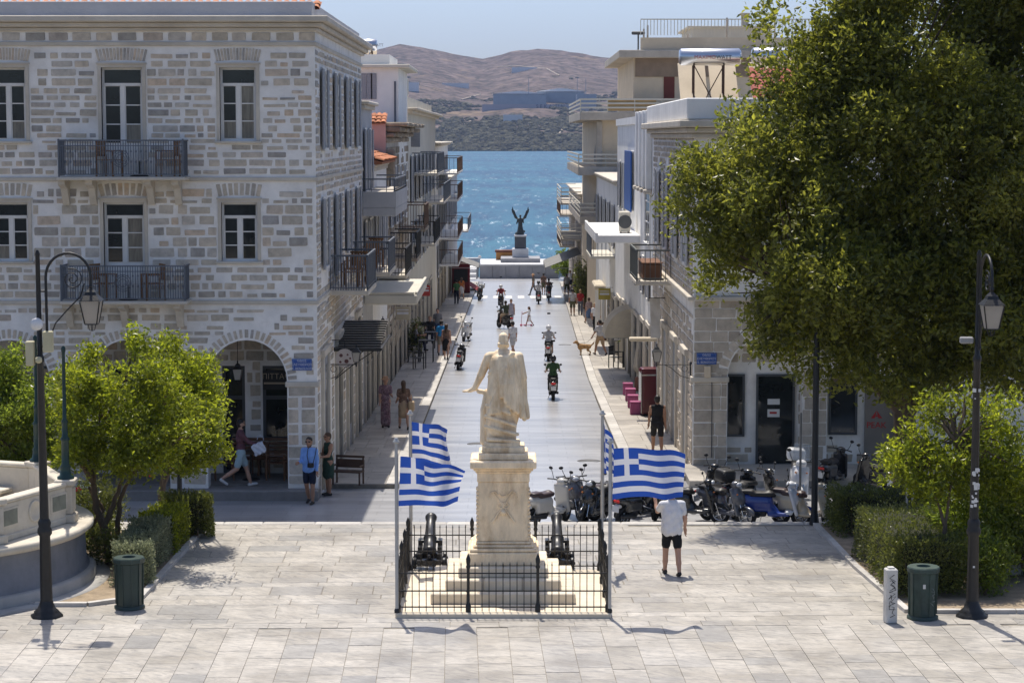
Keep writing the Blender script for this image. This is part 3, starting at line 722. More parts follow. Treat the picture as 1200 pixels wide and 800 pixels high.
def slat_chair(label, loc, rz, m=WOOD, group=None, hgt=.45, w_=.5):
    o = thing('chair', label, 'chair', loc, rz, group)
    s = MB()
    for i in range(5): s.box(-w_/2, w_/2, -.22+i*.09, -.15+i*.09, hgt-.02, hgt)
    s.build('seat', m, o, kind=None)
    b = MB(); b.box(-w_/2, w_/2, .235, .265, hgt+.42, hgt+.48); b.box(-w_/2, w_/2, .235, .265, hgt+.08, hgt+.12)
    for i in range(5): x = -w_/2+.06+i*(w_-.12)/4; b.box(x-.025, x+.025, .24, .26, hgt+.12, hgt+.42)
    b.build('backrest', m, o)
    for x in (-w_/2+.02, w_/2-.02):
        MB().box(x-.02, x+.02, .232, .268, 0, hgt+.08).build('leg', m, o); MB().box(x-.02, x+.02, -.24, -.20, 0, hgt+.2).build('leg', m, o)
        MB().box(x-.025, x+.025, -.25, .23, hgt+.2, hgt+.23).build('armrest', m, o)
    return o
def cafe_table(label, loc, m=DWOOD, r=.35, h=.74, group=None):
    o = thing('cafe_table', label, 'table', loc, 0, group)
    MB().lathe([(r, h-.03), (r, h)], 20).build('table_top', m, o); MB().lathe([(.03, .03), (.03, h-.03)], 10).build('pedestal', BLACK, o); MB().lathe([(.24, 0), (.22, .03), (.04, .05)], 16).build('foot', BLACK, o); return o

# ---- the stone building with the arcade
B = thing('stone_building', 'three storey rubble stone corner building with arcade and iron balconies', 'building', (0, 0, 0))
YF = 55.0; XW = -21.0; ZT = 11.05
colx = [WX(p, YF) for p in (281, 146, 13)]+[WX(-120, YF), WX(-253, YF)]
rects = []; wins = []
for i, x in enumerate(colx):
    hw = .515 if i % 2 else .455
    za, zb = (8.69, 10.52); rects.append((x-hw, x+hw, 7.82 if i % 2 else za, zb)); wins.append((x-hw, x+hw, 7.82 if i % 2 else za, zb, i, 0))
    za, zb = (5.66, 7.14); rects.append((x-hw, x+hw, 4.72 if i % 2 else za, zb)); wins.append((x-hw, x+hw, 4.72 if i % 2 else za, zb, i, 1))
arches = []
for p in (289.5, 151, 12, -126, -264):
    x = WX(p, YF, 450); arches.append((x-1.02, x+1.02, -.6, 2.58, 3.66))
wall_with_holes(XW, XL, -.6, ZT, YF, YF+.5, rects, arches).build('wall', MORT, B)
for (a, b, c, d, i, lv) in wins:
    window_unit(B, a, b, c, d, YF, .33 if lv == 0 else .27, curtain={(0, 0): (1, 3), (1, 1): (0, 3), (2, 0): (0, 1), (1, 0): (0, 1), (2, 1): (1, 0)}.get((i, lv), (0, 0)), panel=(.75 if lv == 0 else .85) if i % 2 else 0, sill=not i % 2)
avoid = []
for (a, b, c, d) in rects: avoid += [(a-.12, b+.12, c-.1, d+.12), (a-.22, b+.22, d+.1, d+.50)]
for (a, b, c, d, e) in arches:
    for k in range(7):
        an = math.pi*(k+.5)/7; cx = (a+b)/2; hw = 1.02*math.sin(min(an, math.pi-an)+.12)+.24
    for k in range(8):
        z0 = d+(e-d+.3)*k/8; z1 = d+(e-d+.3)*(k+1)/8; q = max(0.0, 1-((z0-d)/(e-d+.27))**2)**.5*1.27; avoid.append(((a+b)/2-q, (a+b)/2+q, z0, z1))
    avoid.append((a-.02, b+.02, c, d))
avoid += [(WX(70, YF-.8)-.05, WX(217, YF-.8)+.05, 7.64, 7.86), (WX(70, YF-.8)-.05, WX(217, YF-.8)+.05, 4.5, 4.75)]
items = rubble(-16.5, XL-.06, 2.75, 4.5, avoid)+rubble(-16.5, XL-.06, 4.72, 7.6, avoid, rows=(.10, .22))+rubble(-16.5, XL-.06, 7.83, ZT-.02, avoid)
u = -16.5
while u < XL-.3:
    w_ = random.uniform(.28, .5); items.append((u+w_/2, 11.29, w_, .19, 0)); u += w_+random.uniform(.1, .17)
for a in arches:                                  # pier stones
    for sgn in (1,):
        z = -.05; x = a[1]
        while z < 2.4:
            h_ = random.uniform(.26, .42); x1 = min(a[1]+.95, XL-.03)
            if random.random() < .5: items.append(((x+x1)/2, z+h_/2, x1-x-.06, h_-.05, 0))
            else: items += [((x+x+.3)/2, z+h_/2, .25, h_-.05, 0), ((x+.33+x1)/2, z+h_/2, x1-x-.40, h_-.05, 0)]
            z += h_
near = [s for s in items if s[0] > -13.4]; offs = [s for s in items if s[0] <= -13.4]
near.sort(key=lambda s: -s[2]*s[3]); lay(B, 'front', YF, near[:300], .016, 300)
lay(B, 'front', YF, near[300:]+offs, .016, 0, 'small_stone')
for (a, b, c, d, e) in arches[:4]: voussoirs(B, (a+b)/2, d, 1.05, 1.27, -R(88), R(88), 25, pos=YF, wid=.62, squash=(e-d+.1)/1.10)
for (a, b, c, d) in rects[:6]:
    n = 15 if d > 9 else 8; hw = (b-a)/2+.12
    for i in range(n):
        x = (a+b)/2-hw+2*hw*(i+.5)/n; an = (x-(a+b)/2)*.42
        link('voussoir', STM[i % 6], B, (x, YF, d+.30+.04*(1-((x-(a+b)/2)/hw)**2)), (0, an, 0), (2*hw/n*.68, .015, .30))
# string courses, cornice, parapet, tiled roof
for z in (4.62, 7.73):
    MB().bbox(XW, XL+.06, YF-.06, YF+.02, z-.055, z+.05, .015).bbox(XL-.02, XL+.061, YF+.02, 71.9, z-.055, z+.05, .015).build('string_course', CREAM, B)
MB().bbox(XW, XL+.05, YF-.05, YF+.1, 11.05, 11.16, .015).bbox(XL-.1, XL+.051, YF+.1, 71.9, 11.05, 11.16, .015).build('string_course', CREAM, B)
MB().box(XW, XL, YF+.002, YF+.5, 11.05, 11.44).build('frieze', MORT, B)
c_ = MB()
for (z0, z1, d) in ((11.42, 11.52, .10), (11.52, 11.64, .22), (11.64, 11.80, .36)): c_.bbox(XW, XL+d, YF-d, 72+d, z0, z1, .025)
c_.build('cornice', CREAM, B)
MB().bbox(XW, XL-.05, YF-.02, YF+.3, 11.80, 12.16, .015).bbox(XL-.33, XL-.051, YF+.3, 71.9, 11.80, 12.16, .015).build('parapet', GREYP, B)
MB().box(XL-.45, XL, YF+.5, 71.95, -.7, 11.42).box(XW, XL-.45, 71.5, 71.95, -.7, 11.42).box(XW, XL-.46, YF+.5, 71.5, 11.5, 11.6).build('wall', MORT, B)
TILE = mat('clay_tile', (0.42, 0.17, 0.085), rough=0.9, var=0.2, scale=6, rnd=0.25, island=True)
def tile_unit(m=TILE):
    mb = MB(); n = 5
    vs = [(.11*math.cos(math.pi*i/n), 0, .075*math.sin(math.pi*i/n)) for i in range(n+1)]+[(.085*math.cos(math.pi*i/n), .44, .06*math.sin(math.pi*i/n)) for i in range(n+1)]
    mb.add(vs, [(i, i+1, i+2+n, i+1+n) for i in range(n)], 0, True); return mb
TU = tile_unit()
def tiles(parent, org, rz, pitch, nu, nv, m, limit=140):
    """roof slope: org = eaves corner, u along the eaves, v up the slope; local frame turned by rz"""
    me = TU.mesh('roof_tile', m); T0 = Matrix.Translation(org) @ Matrix.Rotation(rz, 4, 'Z') @ Matrix.Rotation(pitch, 4, 'X'); rest = MB(); k = 0
    for j in range(nv):
        for i in range(nu):
            T = T0 @ Matrix.Translation((.11+i*.2, j*.36, .02+random.uniform(-.008, .012))) @ Matrix.Rotation(R(-3), 4, 'X') @ Matrix.Rotation(random.uniform(-.04, .04), 4, 'Z')
            if k < limit:
                o = link('roof_tile', me, parent); o.matrix_local = T; k += 1
            else: rest.add([T @ Vector(p) for p in TU.v], TU.f, 0, True)
    b = MB(); b.add([T0 @ Vector(p) for p in ((0, 0, 0), (nu*.2+.02, 0, 0), (nu*.2+.02, nv*.36+.1, 0), (0, nv*.36+.1, 0))], [(0, 1, 2, 3)]); b.build('roof_slope', m, parent)
    if rest.v: rest.build('tile_field', m, parent, kind='stuff')
tiles(B, (-13.9, YF+.7, 12.0), 0, R(17), 45, 2, TILE, 90)
# arcade inside: floor, ceiling, back wall with shop fronts
MB().box(XW, XL-.45, YF+.5, 58.0, -.6, -.12).bbox(XW, XL+.02, YF-.35, YF+.5, -.6, -.14, .03).build('arcade_floor', mat('arcade_floor', (0.22, 0.21, 0.20), rough=.7, var=.2), B)
MB().box(XW, XL-.45, YF+.5, 57.7, 3.9, 4.1).build('arcade_ceiling', CREAM, B)
brects = []
for a in arches: cx = (a[0]+a[1])/2; brects += [(cx-.95, cx-.35, -.13, 2.75), (cx+.12, cx+1.05, .75, 2.75)]
wall_with_holes(XW, XL-.45, -.13, 3.9, 57.4, 57.7, brects).build('back_wall', MORT, B)
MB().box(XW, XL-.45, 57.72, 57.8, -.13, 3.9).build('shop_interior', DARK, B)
it = rubble(-13.3, XL-.5, 0, 3.8, [(r[0]-.05, r[1]+.05, r[2]-.05, r[3]+.05) for r in brects], rows=(.2, .3), lens=(.3, .5)); lay(B, 'front', 57.4, it, .015, 0, 'inner_stone')
GREYF = mat('shopfront_grey', (0.06, 0.065, 0.07), rough=.5)
for k, (a, b, c, d) in enumerate(brects[:6]):
    f = MB(); f.box(a, a+.08, 57.42, 57.5, c, d); f.box(b-.08, b, 57.42, 57.5, c, d); f.box(a+.08, b-.08, 57.42, 57.5, d-.08, d); f.box(a+.08, b-.08, 57.42, 57.5, c, c+.1); f.box(a+.08, b-.08, 57.421, 57.49, 1.85, 1.95)
    o = f.build('shop_window', GREYF, B); MB().box(a+.08, b-.08, 57.46, 57.47, c+.1, 1.85).build('pane', GLD, o); MB().box(a+.08, b-.08, 57.46, 57.47, 1.95, d-.08).build('pane', GLD, o)
cx = (arches[0][0]+arches[0][1])/2
sg = MB().box(cx+.14, cx+1.04, 57.33, 57.41, 2.12, 2.62).build('shop_sign', mat('sign_black', (.012, .012, .012), rough=.5), B)
GOLD = mat('sign_gold', (0.42, 0.33, 0.24))
link('lettering', text_mesh('ΠΙΤΤΑ', .2, GOLD), sg, (cx+.41, 57.322, 2.47), FRONT, kind='stuff'); link('lettering', text_mesh('ΝΕΑ', .12, GOLD), sg, (cx+.84, 57.322, 2.49), FRONT, kind='stuff')
MB().box(cx+.16, cx+.75, 57.318, 57.328, 2.27, 2.32).build('sign_line', GOLD, sg)
# front balconies
xa, xb = WX(70, YF-.8), WX(217, YF-.8); bx = [WX(p, YF-.4) for p in (76, 108, 176, 208)]
balcony_front(B, xa, xb, 7.80, .8, YF, 8.72, bx); balcony_front(B, xa, xb, 4.71, .8, YF, 5.60, [WX(p, YF-.4) for p in (78, 143, 208)])
xs_ = [WX(p, YF-.5) for p in (130, 150, 197, 120, 178)]
slat_chair('teak slatted chair on the upper balcony beside the small table', (xs_[0], YF-.42, 7.805), R(70), hgt=.42)
slat_chair('teak slatted chair on the upper balcony at its far end', (xs_[2], YF-.42, 7.805), R(-65), hgt=.42)
slat_chair('teak slatted chair on the lower balcony behind the lamp', (xs_[3], YF-.42, 4.715), R(70), hgt=.42)
slat_chair('teak slatted chair on the lower balcony near the corner', (xs_[4], YF-.42, 4.715), R(-65), hgt=.42)
cafe_table('small white round table on the upper balcony', (xs_[1]+.3, YF-.4, 7.805), mat('white_table', (.6, .6, .6)), .22, .42)
cafe_table('small white round table on the lower balcony', (WX(149, YF-.5), YF-.4, 4.715), mat('white_table', (.6, .6, .6)), .22, .42)
# capital mouldings on the piers
for a in arches: x1 = min(a[1]+.98, XL+.05); MB().bbox(a[1]-.05, x1, YF-.05, YF+.45, 2.46, 2.60, .02).build('capital', CREAM, B)
# street side: shutters, doors, balconies, stones
XS = XL
def side_window(parent, X, nx, y0, y1, z0, z1, shut='open', fm=WOODW, sm=SHUT, pane=GLD, proud=.05):
    f = MB(); w_ = .09; xa, xb = (X, X+nx*proud) if nx > 0 else (X+nx*proud, X)
    f.box(xa, xb, y0-w_, y0, z0, z1+w_); f.box(xa, xb, y1, y1+w_, z0, z1+w_); f.box(xa, xb, y0, y1, z1, z1+w_)
    f.box(xa-(0 if nx > 0 else .05), xb+(.05 if nx > 0 else 0), y0-w_-.03, y1+w_+.03, z0-.08, z0)
    o = f.build('window', fm, parent)
    q0, q1 = sorted((X+nx*.004, X+nx*.012)); MB().box(q0, q1, y0, y1, z0, z1).build('pane', pane, o)
    q0, q1 = sorted((X+nx*.013, X+nx*.03)); ym = (y0+y1)/2; g = MB().box(q0, q1, ym-.04, ym+.04, z0, z1)
    for zz in (z0+(z1-z0)*.33, z0+(z1-z0)*.66): g.box(q0, q1-.001, y0, ym-.04, zz-.02, zz+.02).box(q0, q1-.001, ym+.04, y1, zz-.02, zz+.02)
    g.build('glazing_bar', fm, o)
    if shut == 'open':
        hw = (y1-y0)/2
        for (a, b) in ((y0-w_-hw+.02, y0-w_+.02), (y1+w_-.02, y1+w_+hw-.02)):
            p0, p1 = sorted((X+nx*(proud+.01), X+nx*(proud+.05))); MB().bbox(p0, p1, a, b, z0-.04, z1+.04, .01).build('shutter', sm, o)
    elif shut == 'closed':
        for (a, b) in ((y0+.01, ym-.005), (ym+.005, y1-.01)):
            p0, p1 = sorted((X+nx*.032, X+nx*(proud+.02))); MB().bbox(p0, p1, a, b, z0+.01, z1-.01, .01).build('shutter', sm, o)
    return o
def balcony_side(parent, X, nx, y0, y1, z, dep, top, slab_h=.14, rail=IRON, slab=CREAM, solid=False, slats=False, bars=.11):
    a, b = sorted((X+nx*.003, X+nx*dep)); o = MB().bbox(a, b, y0, y1, z-slab_h, z, .02).build('balcony', slab, parent)
    xo = X+nx*(dep-.04)
    if solid:
        s = MB(); p, q = sorted((xo-nx*.08, xo+nx*.04)); s.box(p, q, y0, y1, z, top)
        p2, q2 = sorted((X+nx*.003, xo-nx*.08)); s.box(p2, q2, y0, y0+.1, z, top); s.box(p2, q2, y1-.1, y1, z, top); s.build('parapet', slab, o); return o
    r = MB(); p, q = sorted((X, xo)); r.box(xo-.025, xo+.025, y0, y1, top-.05, top); r.box(p, q, y0, y0+.05, top-.049, top-.001); r.box(p, q, y1-.05, y1, top-.049, top-.001)
    r.box(xo-.015, xo+.015, y0, y1, z+.06, z+.09); r.box(p, q, y0+.01, y0+.03, z+.06, z+.09)
    for y in (y0, y1-.05): r.box(xo-.0255, xo+.0255, y, y+.05, z, top-.05)
    if slats:
        for k in range(3): zz = z+.2+k*.27; r.box(xo-.02, xo+.02, y0+.05, y1-.05, zz, zz+.1); r.box(p, q, y0+.012, y0+.04, zz, zz+.1)
    r.build('railing', rail, o)
    if not slats:
        g = MB()
        for y in np.arange(y0+bars, y1-.04, bars): g.box(xo-.01, xo+.01, y-.011, y+.011, z, top-.05)
        for x in np.arange(p+bars*.6, q-.04, bars): g.box(x-.011, x+.011, y0+.014, y0+.036, z, top-.05)
        g.build('balusters', rail, o, kind='stuff')
    return o
for y in (57.3, 61.3, 65.4, 69.5):
    side_window(B, XS, 1, y-.45, y+.45, 8.5, 10.5); side_window(B, XS, 1, y-.45, y+.45, 5.0 if y in (61.3, 69.5) else 5.4, 7.15)
it = rubble(YF+.05, 71.8, 4.7, 11.0, [(y-1.1, y+1.1, a, b) for y in (57.3, 61.3, 65.4, 69.5) for a, b in ((8.35, 10.65), (4.9, 7.3))], lens=(.3, .7))+rubble(YF+.05, 71.8, 2.7, 4.5, [(59.9, 71.5, 2.4, 3.3)], lens=(.3, .7))
for yb in (55.05, 59.4, 63.6, 67.6, 71.0): it += [(yb+.28, z+.15, .5, .25, 0) for z in np.arange(-.5, 2.5, .31)]
lay(B, '+x', XS, it, .02, 0, 'side_stone')
for k, y in enumerate((57.0, 61.5, 65.5, 69.2)):
    z0 = zs(y)+.12; o = MB().bbox(XS, XS+.09, y-.95, y-.78, z0, 3.1, .01).bbox(XS, XS+.09, y+.78, y+.95, z0, 3.1, .01).bbox(XS, XS+.12, y-1, y+1, 3.1, 3.3, .02).build('shop_door', CREAM, B)
    MB().box(XS+.004, XS+.03, y-.78, y-.01, z0, 3.1).build('door_leaf', GREYF if k % 2 else SHUT, o); MB().box(XS+.004, XS+.03, y+.01, y+.78, z0, 3.1).build('door_leaf', GREYF if k % 2 else SHUT, o)
    MB().box(XS+.031, XS+.04, y-.6, y-.15, z0+.7, 2.8).build('pane', GLD, o); MB().box(XS+.031, XS+.04, y+.15, y+.6, z0+.7, 2.8).build('pane', GLD, o)
balcony_side(B, XS, 1, 58.7, 62.0, 4.66, 1.08, 5.62, bars=.07); balcony_side(B, XS, 1, 66.8, 70.2, 4.66, 1.2, 5.6, bars=.07)
for (y, nm) in ((59.6, 'near'), (60.9, 'far'), (67.6, 'near'), (68.9, 'far')):
    slat_chair('brown wooden chair on the '+('first' if y < 65 else 'second')+' side balcony over the shops, '+('at its square end' if nm == 'near' else 'at its sea end'), (XS+.55, y, 4.665), R(200 if nm == 'near' else -20))
BLUE = mat('enamel_blue', (0.02, 0.075, 0.30), rough=.35, var=.1); WHT = mat('letter_white', (0.62, 0.63, 0.66), rough=.5)
def street_sign(label, x, Y, z, w_=.62, h_=.36):
    o = thing('street_sign', label, 'sign', (x, Y, z)); MB().bbox(-w_/2, w_/2, -.03, 0, -h_/2, h_/2, .008).build('plate', BLUE, o)
    f = MB(); t = .012
    for (a, b, c, d) in ((-w_/2+.02, w_/2-.02, h_/2-.03, h_/2-.018), (-w_/2+.02, w_/2-.02, -h_/2+.018, -h_/2+.03), (-w_/2+.02, -w_/2+.032, -h_/2+.03, h_/2-.03), (w_/2-.032, w_/2-.02, -h_/2+.03, h_/2-.03)): f.box(a, b, -.033, -.0295, c, d)
    f.build('border', mat('border_blue', (.12, .2, .42)), o)
    for (t_, zz, s) in (('ΟΔΟΣ', .1, .085), ('ΕΛΕΥΘΕΡΙΟΥ', .0, .085), ('Ε. ΒΕΝΙΖΕΛΟΥ', -.1, .075)): link('lettering', text_mesh(t_, s, WHT, .001), o, (0, -.034, zz), FRONT, kind='stuff')
street_sign('blue enamel street name plate on the arcade pier beside the large arch', *[WX(354, YF, 427), YF-.02, WZ(427, YF)], .50, .29)

# ---- plain houses down the street
PW = mat('white_plaster', (0.78, 0.77, 0.74), rough=.9, var=.08, scale=.8, stains=.3, col2=(.45, .44, .42)); PG = mat('grey_plaster', (0.44, 0.44, 0.445), rough=.9, var=.1, scale=.8, stains=.4)
PC = mat('cream_plaster', (0.58, 0.55, 0.47), rough=.9, var=.08, scale=.8, stains=.3); PP = mat('pink_plaster', (0.52, 0.37, 0.335), rough=.95, var=.12, scale=1.2, stains=.4, col2=(.4, .33, .3))
PT = mat('tan_plaster', (0.62, 0.52, 0.38), rough=.9, var=.08, scale=.8, stains=.3); CONC = mat('concrete', (0.44, 0.395, 0.335), rough=.95, var=.15, scale=1.2, stains=.5, bump=.2)
BROWNR = mat('brown_rail', (0.13, 0.075, 0.045), rough=.6)
def house(name, label, side, y0, y1, ztop, m, xoff=0.0, dep=9.0, corn=.25, cornm=CREAM):
    o = thing(name, label, 'building'); X = (XL if side < 0 else XR)+xoff; n = -side
    a, b = sorted((X, X+side*dep)); zb = zs(y1)-1
    MB().box(a, b, y0, y1, zb, ztop).build('wall', m, o)
    if corn:
        c0, c1 = sorted((X+n*corn, X+side*dep)); MB().bbox(c0, c1, y0-corn*.6, y1, ztop+.001, ztop+.12, .03).bbox(*sorted((X+n*corn*.5, X+side*dep)), y0-corn*.3, y1, ztop-.14, ztop-.0005, .02).build('cornice', cornm, o)
    return o, X, n
def shopfronts(o, X, n, ys, h=2.6, m=GREYF, fr=CREAM):
    for (a, b) in ys:
        z0 = zs(a)+.1; p0, p1 = sorted((X, X+n*.08)); f = MB().bbox(p0, p1, a-.12, a, z0, z0+h, .01).bbox(p0, p1, b, b+.12, z0, z0+h, .01).bbox(p0, p1, a-.12, b+.12, z0+h, z0+h+.18, .01).build('shopfront', fr, o)
        p0, p1 = sorted((X+n*.004, X+n*.02)); MB().box(p0, p1, a, b, z0, z0+h).build('pane', GLD, f)
        p0, p1 = sorted((X+n*.021, X+n*.05)); g = MB(); ym = (a+b)/2; g.box(p0, p1, ym-.04, ym+.04, z0, z0+h); g.box(p0, p1, a, ym-.04, z0+h*.72, z0+h*.72+.07).box(p0, p1, ym+.04, b, z0+h*.72, z0+h*.72+.07); g.build('door_frame', m, f)
# left row
o, X, n = house('grey_town_house', 'light grey two storey house beside the stone building with solid slab balcony', -1, 72.0, 77.2, 9.85, PG)
for y in (73.4, 75.8): side_window(o, X, n, y-.45, y+.45, 7.0, 9.0, 'open'); side_window(o, X, n, y-.45, y+.45, 3.9, 5.9, 'open')
shopfronts(o, X, n, [(72.6, 74.2), (75, 76.6)])
balcony_side(o, X, n, 72.0, 79.8, 6.45, 1.12, 6.98, .28, slab=PG, solid=True)
r_ = balcony_side(o, X, n, 72.1, 79.7, 6.98, 1.1, 7.42, .02, rail=IRON, bars=.5)
o, X, n = house('low_tiled_house', 'low plastered house with sagging clay tile roof behind the slab balcony', -1, 77.2, 86.0, 7.7, PW, corn=.12)
for y in (79, 81.5, 84): side_window(o, X, n, y-.5, y+.5, 4.2, 6.3, 'open')
shopfronts(o, X, n, [(78, 80), (81, 83), (84, 85.6)])
MB().prism([(-9, 0), (.35, 0), (.35, .08), (-4, 1.4), (-9, .4)], -86, -77.2, T=Matrix.Translation((X, 0, 7.82)) @ Matrix.Rotation(R(90), 4, 'X')).build('roof', TILE, o)
tiles(o, (X+.42, 77.2, 7.92), R(90), R(17), 44, 6, TILE, 60)
balcony_side(o, X, n, 79.5, 83.5, 3.75, 1.1, 4.75, bars=.12, rail=BLACK)
o, X, n = house('ruined_pink_house', 'pink plastered house with crumbling stone cornice and weathered street wall', -1, 86.0, 104.0, 9.35, PP, xoff=-.02, corn=0)
MB().bbox(X-.45, X+.02, 86.2, 104, zs(104)-1, 9.1, .01).build('street_wall', CONC, o)
RU = mat('weathered_stone', (0.30, 0.25, 0.19), rough=1, var=.3, scale=4, bump=.9, stains=.6, rnd=.25, island=True)
for k, (z, d, h_) in enumerate(((8.55, .12, .22), (8.78, .35, .18), (8.98, .62, .2), (9.2, .85, .16))):
    y = 86.1
    while y < 103:
        ln = random.uniform(.7, 1.6); MB().bbox(X-.5, X+d+random.uniform(-.06, .04), y, y+ln-.02, z, z+h_+random.uniform(-.03, .02), .04).build('cornice_block', RU, o); y += ln
it = rubble(86.2, 103.8, 0, 8.4, [], rows=(.25, .45), lens=(.5, 1.1)); lay(o, '+x', X+.02, it, .03, 0, 'wall_stone', m=RU)
tiles(o, (X-6, 85.9, 9.3), 0, R(20), 30, 3, TILE, 40)
for y in (88.5, 92, 96, 100): side_window(o, X+.03, n, y-.5, y+.5, 5.2, 7.5, 'open' if y < 95 else 'closed'); 
balcony_side(o, X, n, 88, 91.5, 3.9, 1.15, 4.95, rail=BLACK, slab=RU, bars=.12); balcony_side(o, X, n, 95, 99, 4.8, 1.2, 5.85, rail=BROWNR, slab=RU, bars=.12)
MB().bbox(X-.9, X+.35, 86.05, 86.6, 7.2, 8.3, .05).build('wall_stub', RU, o)
shopfronts(o, X, n, [(87, 89), (90.2, 92.4), (94, 96.5), (98, 100), (101, 103)])
o, X, n = house('cream_apartment_house', 'cream flat roofed apartment house with railed roof terrace and balconies', -1, 104.0, 141.0, 10.05, PC, corn=.5)
MB().box(X-9, X-.2, 104.2, 140, 10.18, 10.75).build('roof_parapet', PC, o)
MB().box(X-7.0, X-.05, 104.0, 104.1, 11.2, 11.26).build('terrace_rail', IRON, o); q = MB()
for x in np.arange(X-7, X-.05, .16): q.box(x-.015, x+.015, 104.03, 104.07, 10.18, 11.2)
q.build('balusters', IRON, o, kind='stuff'); MB().bbox(X-1.0, X-.1, 104.6, 107, 10.75, 11.6, .02).build('terrace_wall', PC, o)
xw, zw = W(487, 163, 104); MB().bbox(xw-.22, xw+.22, 103.93, 104.03, zw-.38, zw+.38, .02).build('shutter', SHUT, o)
for y in (107, 112, 117, 122, 127, 132, 137): side_window(o, X, n, y-.6, y+.6, 5.6, 7.8, 'open'); side_window(o, X, n, y-.6, y+.6, 2.4, 4.5, 'open')
balcony_side(o, X, n, 108, 118, 7.0, 1.3, 8.0, bars=.2); balcony_side(o, X, n, 106, 114, 3.6, 1.2, 4.7, rail=BLACK, bars=.2); balcony_side(o, X, n, 121, 134, 5.2, 1.2, 6.2, bars=.25)
shopfronts(o, X, n, [(105, 107.5), (109, 111), (113, 116), (118, 121), (124, 127), (130, 133)])
# roof-top block and solar heater behind
o = thing('rooftop_block', 'white stair block on the roofs behind the pink house', 'building'); Y = 95.0
xa, za = W(424, 80, Y); xb, zb = W(467, 122, Y); MB().box(xa-3, xb, Y, Y+8, 5, za).build('wall', PW, o); MB().bbox(xa-3, xb+.5, Y-.35, Y+8, za, za+.16, .03).build('roof_slab', PC, o)
MB().box(xa-2.5, xb-.4, Y+.3, Y+7, za+.16, za+.6).build('roof_parapet', PW, o)
for px in (426, 433, 438): x, z = W(px, 100, Y); MB().box(x-.12, x+.12, Y-.05, Y+.05, z-.6, z+.5).build('window', SHUT, o)
x, z = W(463, 120, Y); MB().box(x-.04, x+.04, Y-.05, Y+.02, z-1, z+.9).build('drain_pipe', IRON, o)
o, X, n = house('seafront_hotel', 'white house with stacked projecting balconies near the quay', -1, 141.0, 168.0, 8.3, PW, corn=.4)
for y in (144, 149, 154, 159, 164):
    for z in (5.4, 2.4, -.4): side_window(o, X, n, y-.6, y+.6, z, z+2, 'open')
for z in (6.4, 4.6, 2.0, .2): balcony_side(o, X, n, 145+random.uniform(0, 4), 160, z, 1.35, z+1.0, rail=BROWNR, slab=PW, bars=.3)
shopfronts(o, X, n, [(143, 147), (150, 154), (157, 161)])
o, X, n = house('quay_house', 'grey house at the sea end with red shop awning', -1, 168.0, 197.0, 5.6, PG, corn=.3)
for y in (171, 176, 181, 186, 191): side_window(o, X, n, y-.6, y+.6, 2.0, 4.0, 'open')
balcony_side(o, X, n, 172, 185, 1.4, 1.5, 2.4, rail=IRON, slab=PW, bars=.3)
REDA = mat('red_canvas', (0.22, 0.02, 0.025), rough=.8, trans=.15); GREYA = mat('grey_canvas', (0.24, 0.24, 0.235), rough=.9, trans=.15); CRA = mat('cream_canvas', (0.62, 0.55, 0.43), rough=.9, trans=.2)
shopfronts(o, X, n, [(169, 173), (176, 180), (184, 188)])
# right row
o, X, n = house('white_shuttered_house', 'white house with blue slatted shutter and flat concrete canopy', 1, 77.5, 104.0, 9.3, PW, corn=.0)
for y in (78.2, 80.4, 82.6, 84.8): p0, p1 = sorted((X, X-.22)); MB().bbox(p0, p1, y, y+.5, 6.9, 9.75, .03).build('pilaster', PW, o); MB().bbox(X-.3, X, y-.08, y+.58, 6.75, 6.9, .03).build('pilaster_base', CREAM, o)
MB().box(X-.08, X+6, 77.5, 104, 9.3, 9.6).build('parapet', PW, o)
BLS = mat('blue_shutter', (0.02, 0.085, 0.30), rough=.6, var=.08)
side_window(o, X, n, 79.0, 81.6, 4.9, 7.2, 'none', fm=PW)
s_ = side_window(o, X, n, 90.0, 92.2, 5.8, 8.1, 'none'); sh = MB().bbox(X-.16, X-.10, 89.6, 94.5, 5.7, 8.2, .01).build('shutter', BLS, s_)
for y in (97, 101): side_window(o, X, n, y-.5, y+.5, 5.6, 7.6, 'open')
cn = MB().bbox(X-1.75, X-.003, 85.2, 98.0, 4.65, 4.95, .02).build('canopy_slab', PW, o); MB().bbox(X-1.75, X-1.65, 85.2, 98, 4.951, 5.05, .01).build('canopy_edge', PW, cn)
ac = thing('air_conditioner', 'pale air conditioning unit standing on the white canopy', 'air conditioner', (X-.5, 87.5, 4.952)); MB().bbox(-.22, .22, -.4, .4, .04, .85, .03).build('casing', PC, ac); MB().lathe([(.27, 0), (.27, .02)], 20, T=Matrix.Translation((0, -.4, .45)) @ Matrix.Rotation(R(90), 4, 'X')).build('fan_grille', GREYF, ac)
for k in (-.18, .14): MB().box(k, k+.05, -.35, .35, 0, .04).build('foot', BLACK, ac)
shopfronts(o, X, n, [(78.5, 80.5), (82, 84.5), (86, 88.5), (90, 92.5), (95, 98), (100, 103)], h=2.8)
for y in (79.5, 83, 88): side_window(o, X, n, y-.4, y+.4, 2.9, 4.2, 'open')
o, X, n = house('plain_white_house', 'narrow white house between the shuttered house and the beige flats', 1, 104.0, 130.0, 6.6, PW, corn=.2)
for y in (107, 112, 117, 122, 127): side_window(o, X, n, y-.5, y+.5, 3.4, 5.4, 'open')
balcony_side(o, X, n, 106, 112, 3.0, 1.2, 4.0, rail=IRON, slab=PC, bars=.2)
shopfronts(o, X, n, [(105, 108), (110, 113), (116, 119), (122, 125)])
o, X, n = house('beige_apartment_block', 'beige concrete apartment block with stacked slab balconies and roof penthouse', 1, 130.0, 156.0, 9.75, PT, corn=0, dep=16)
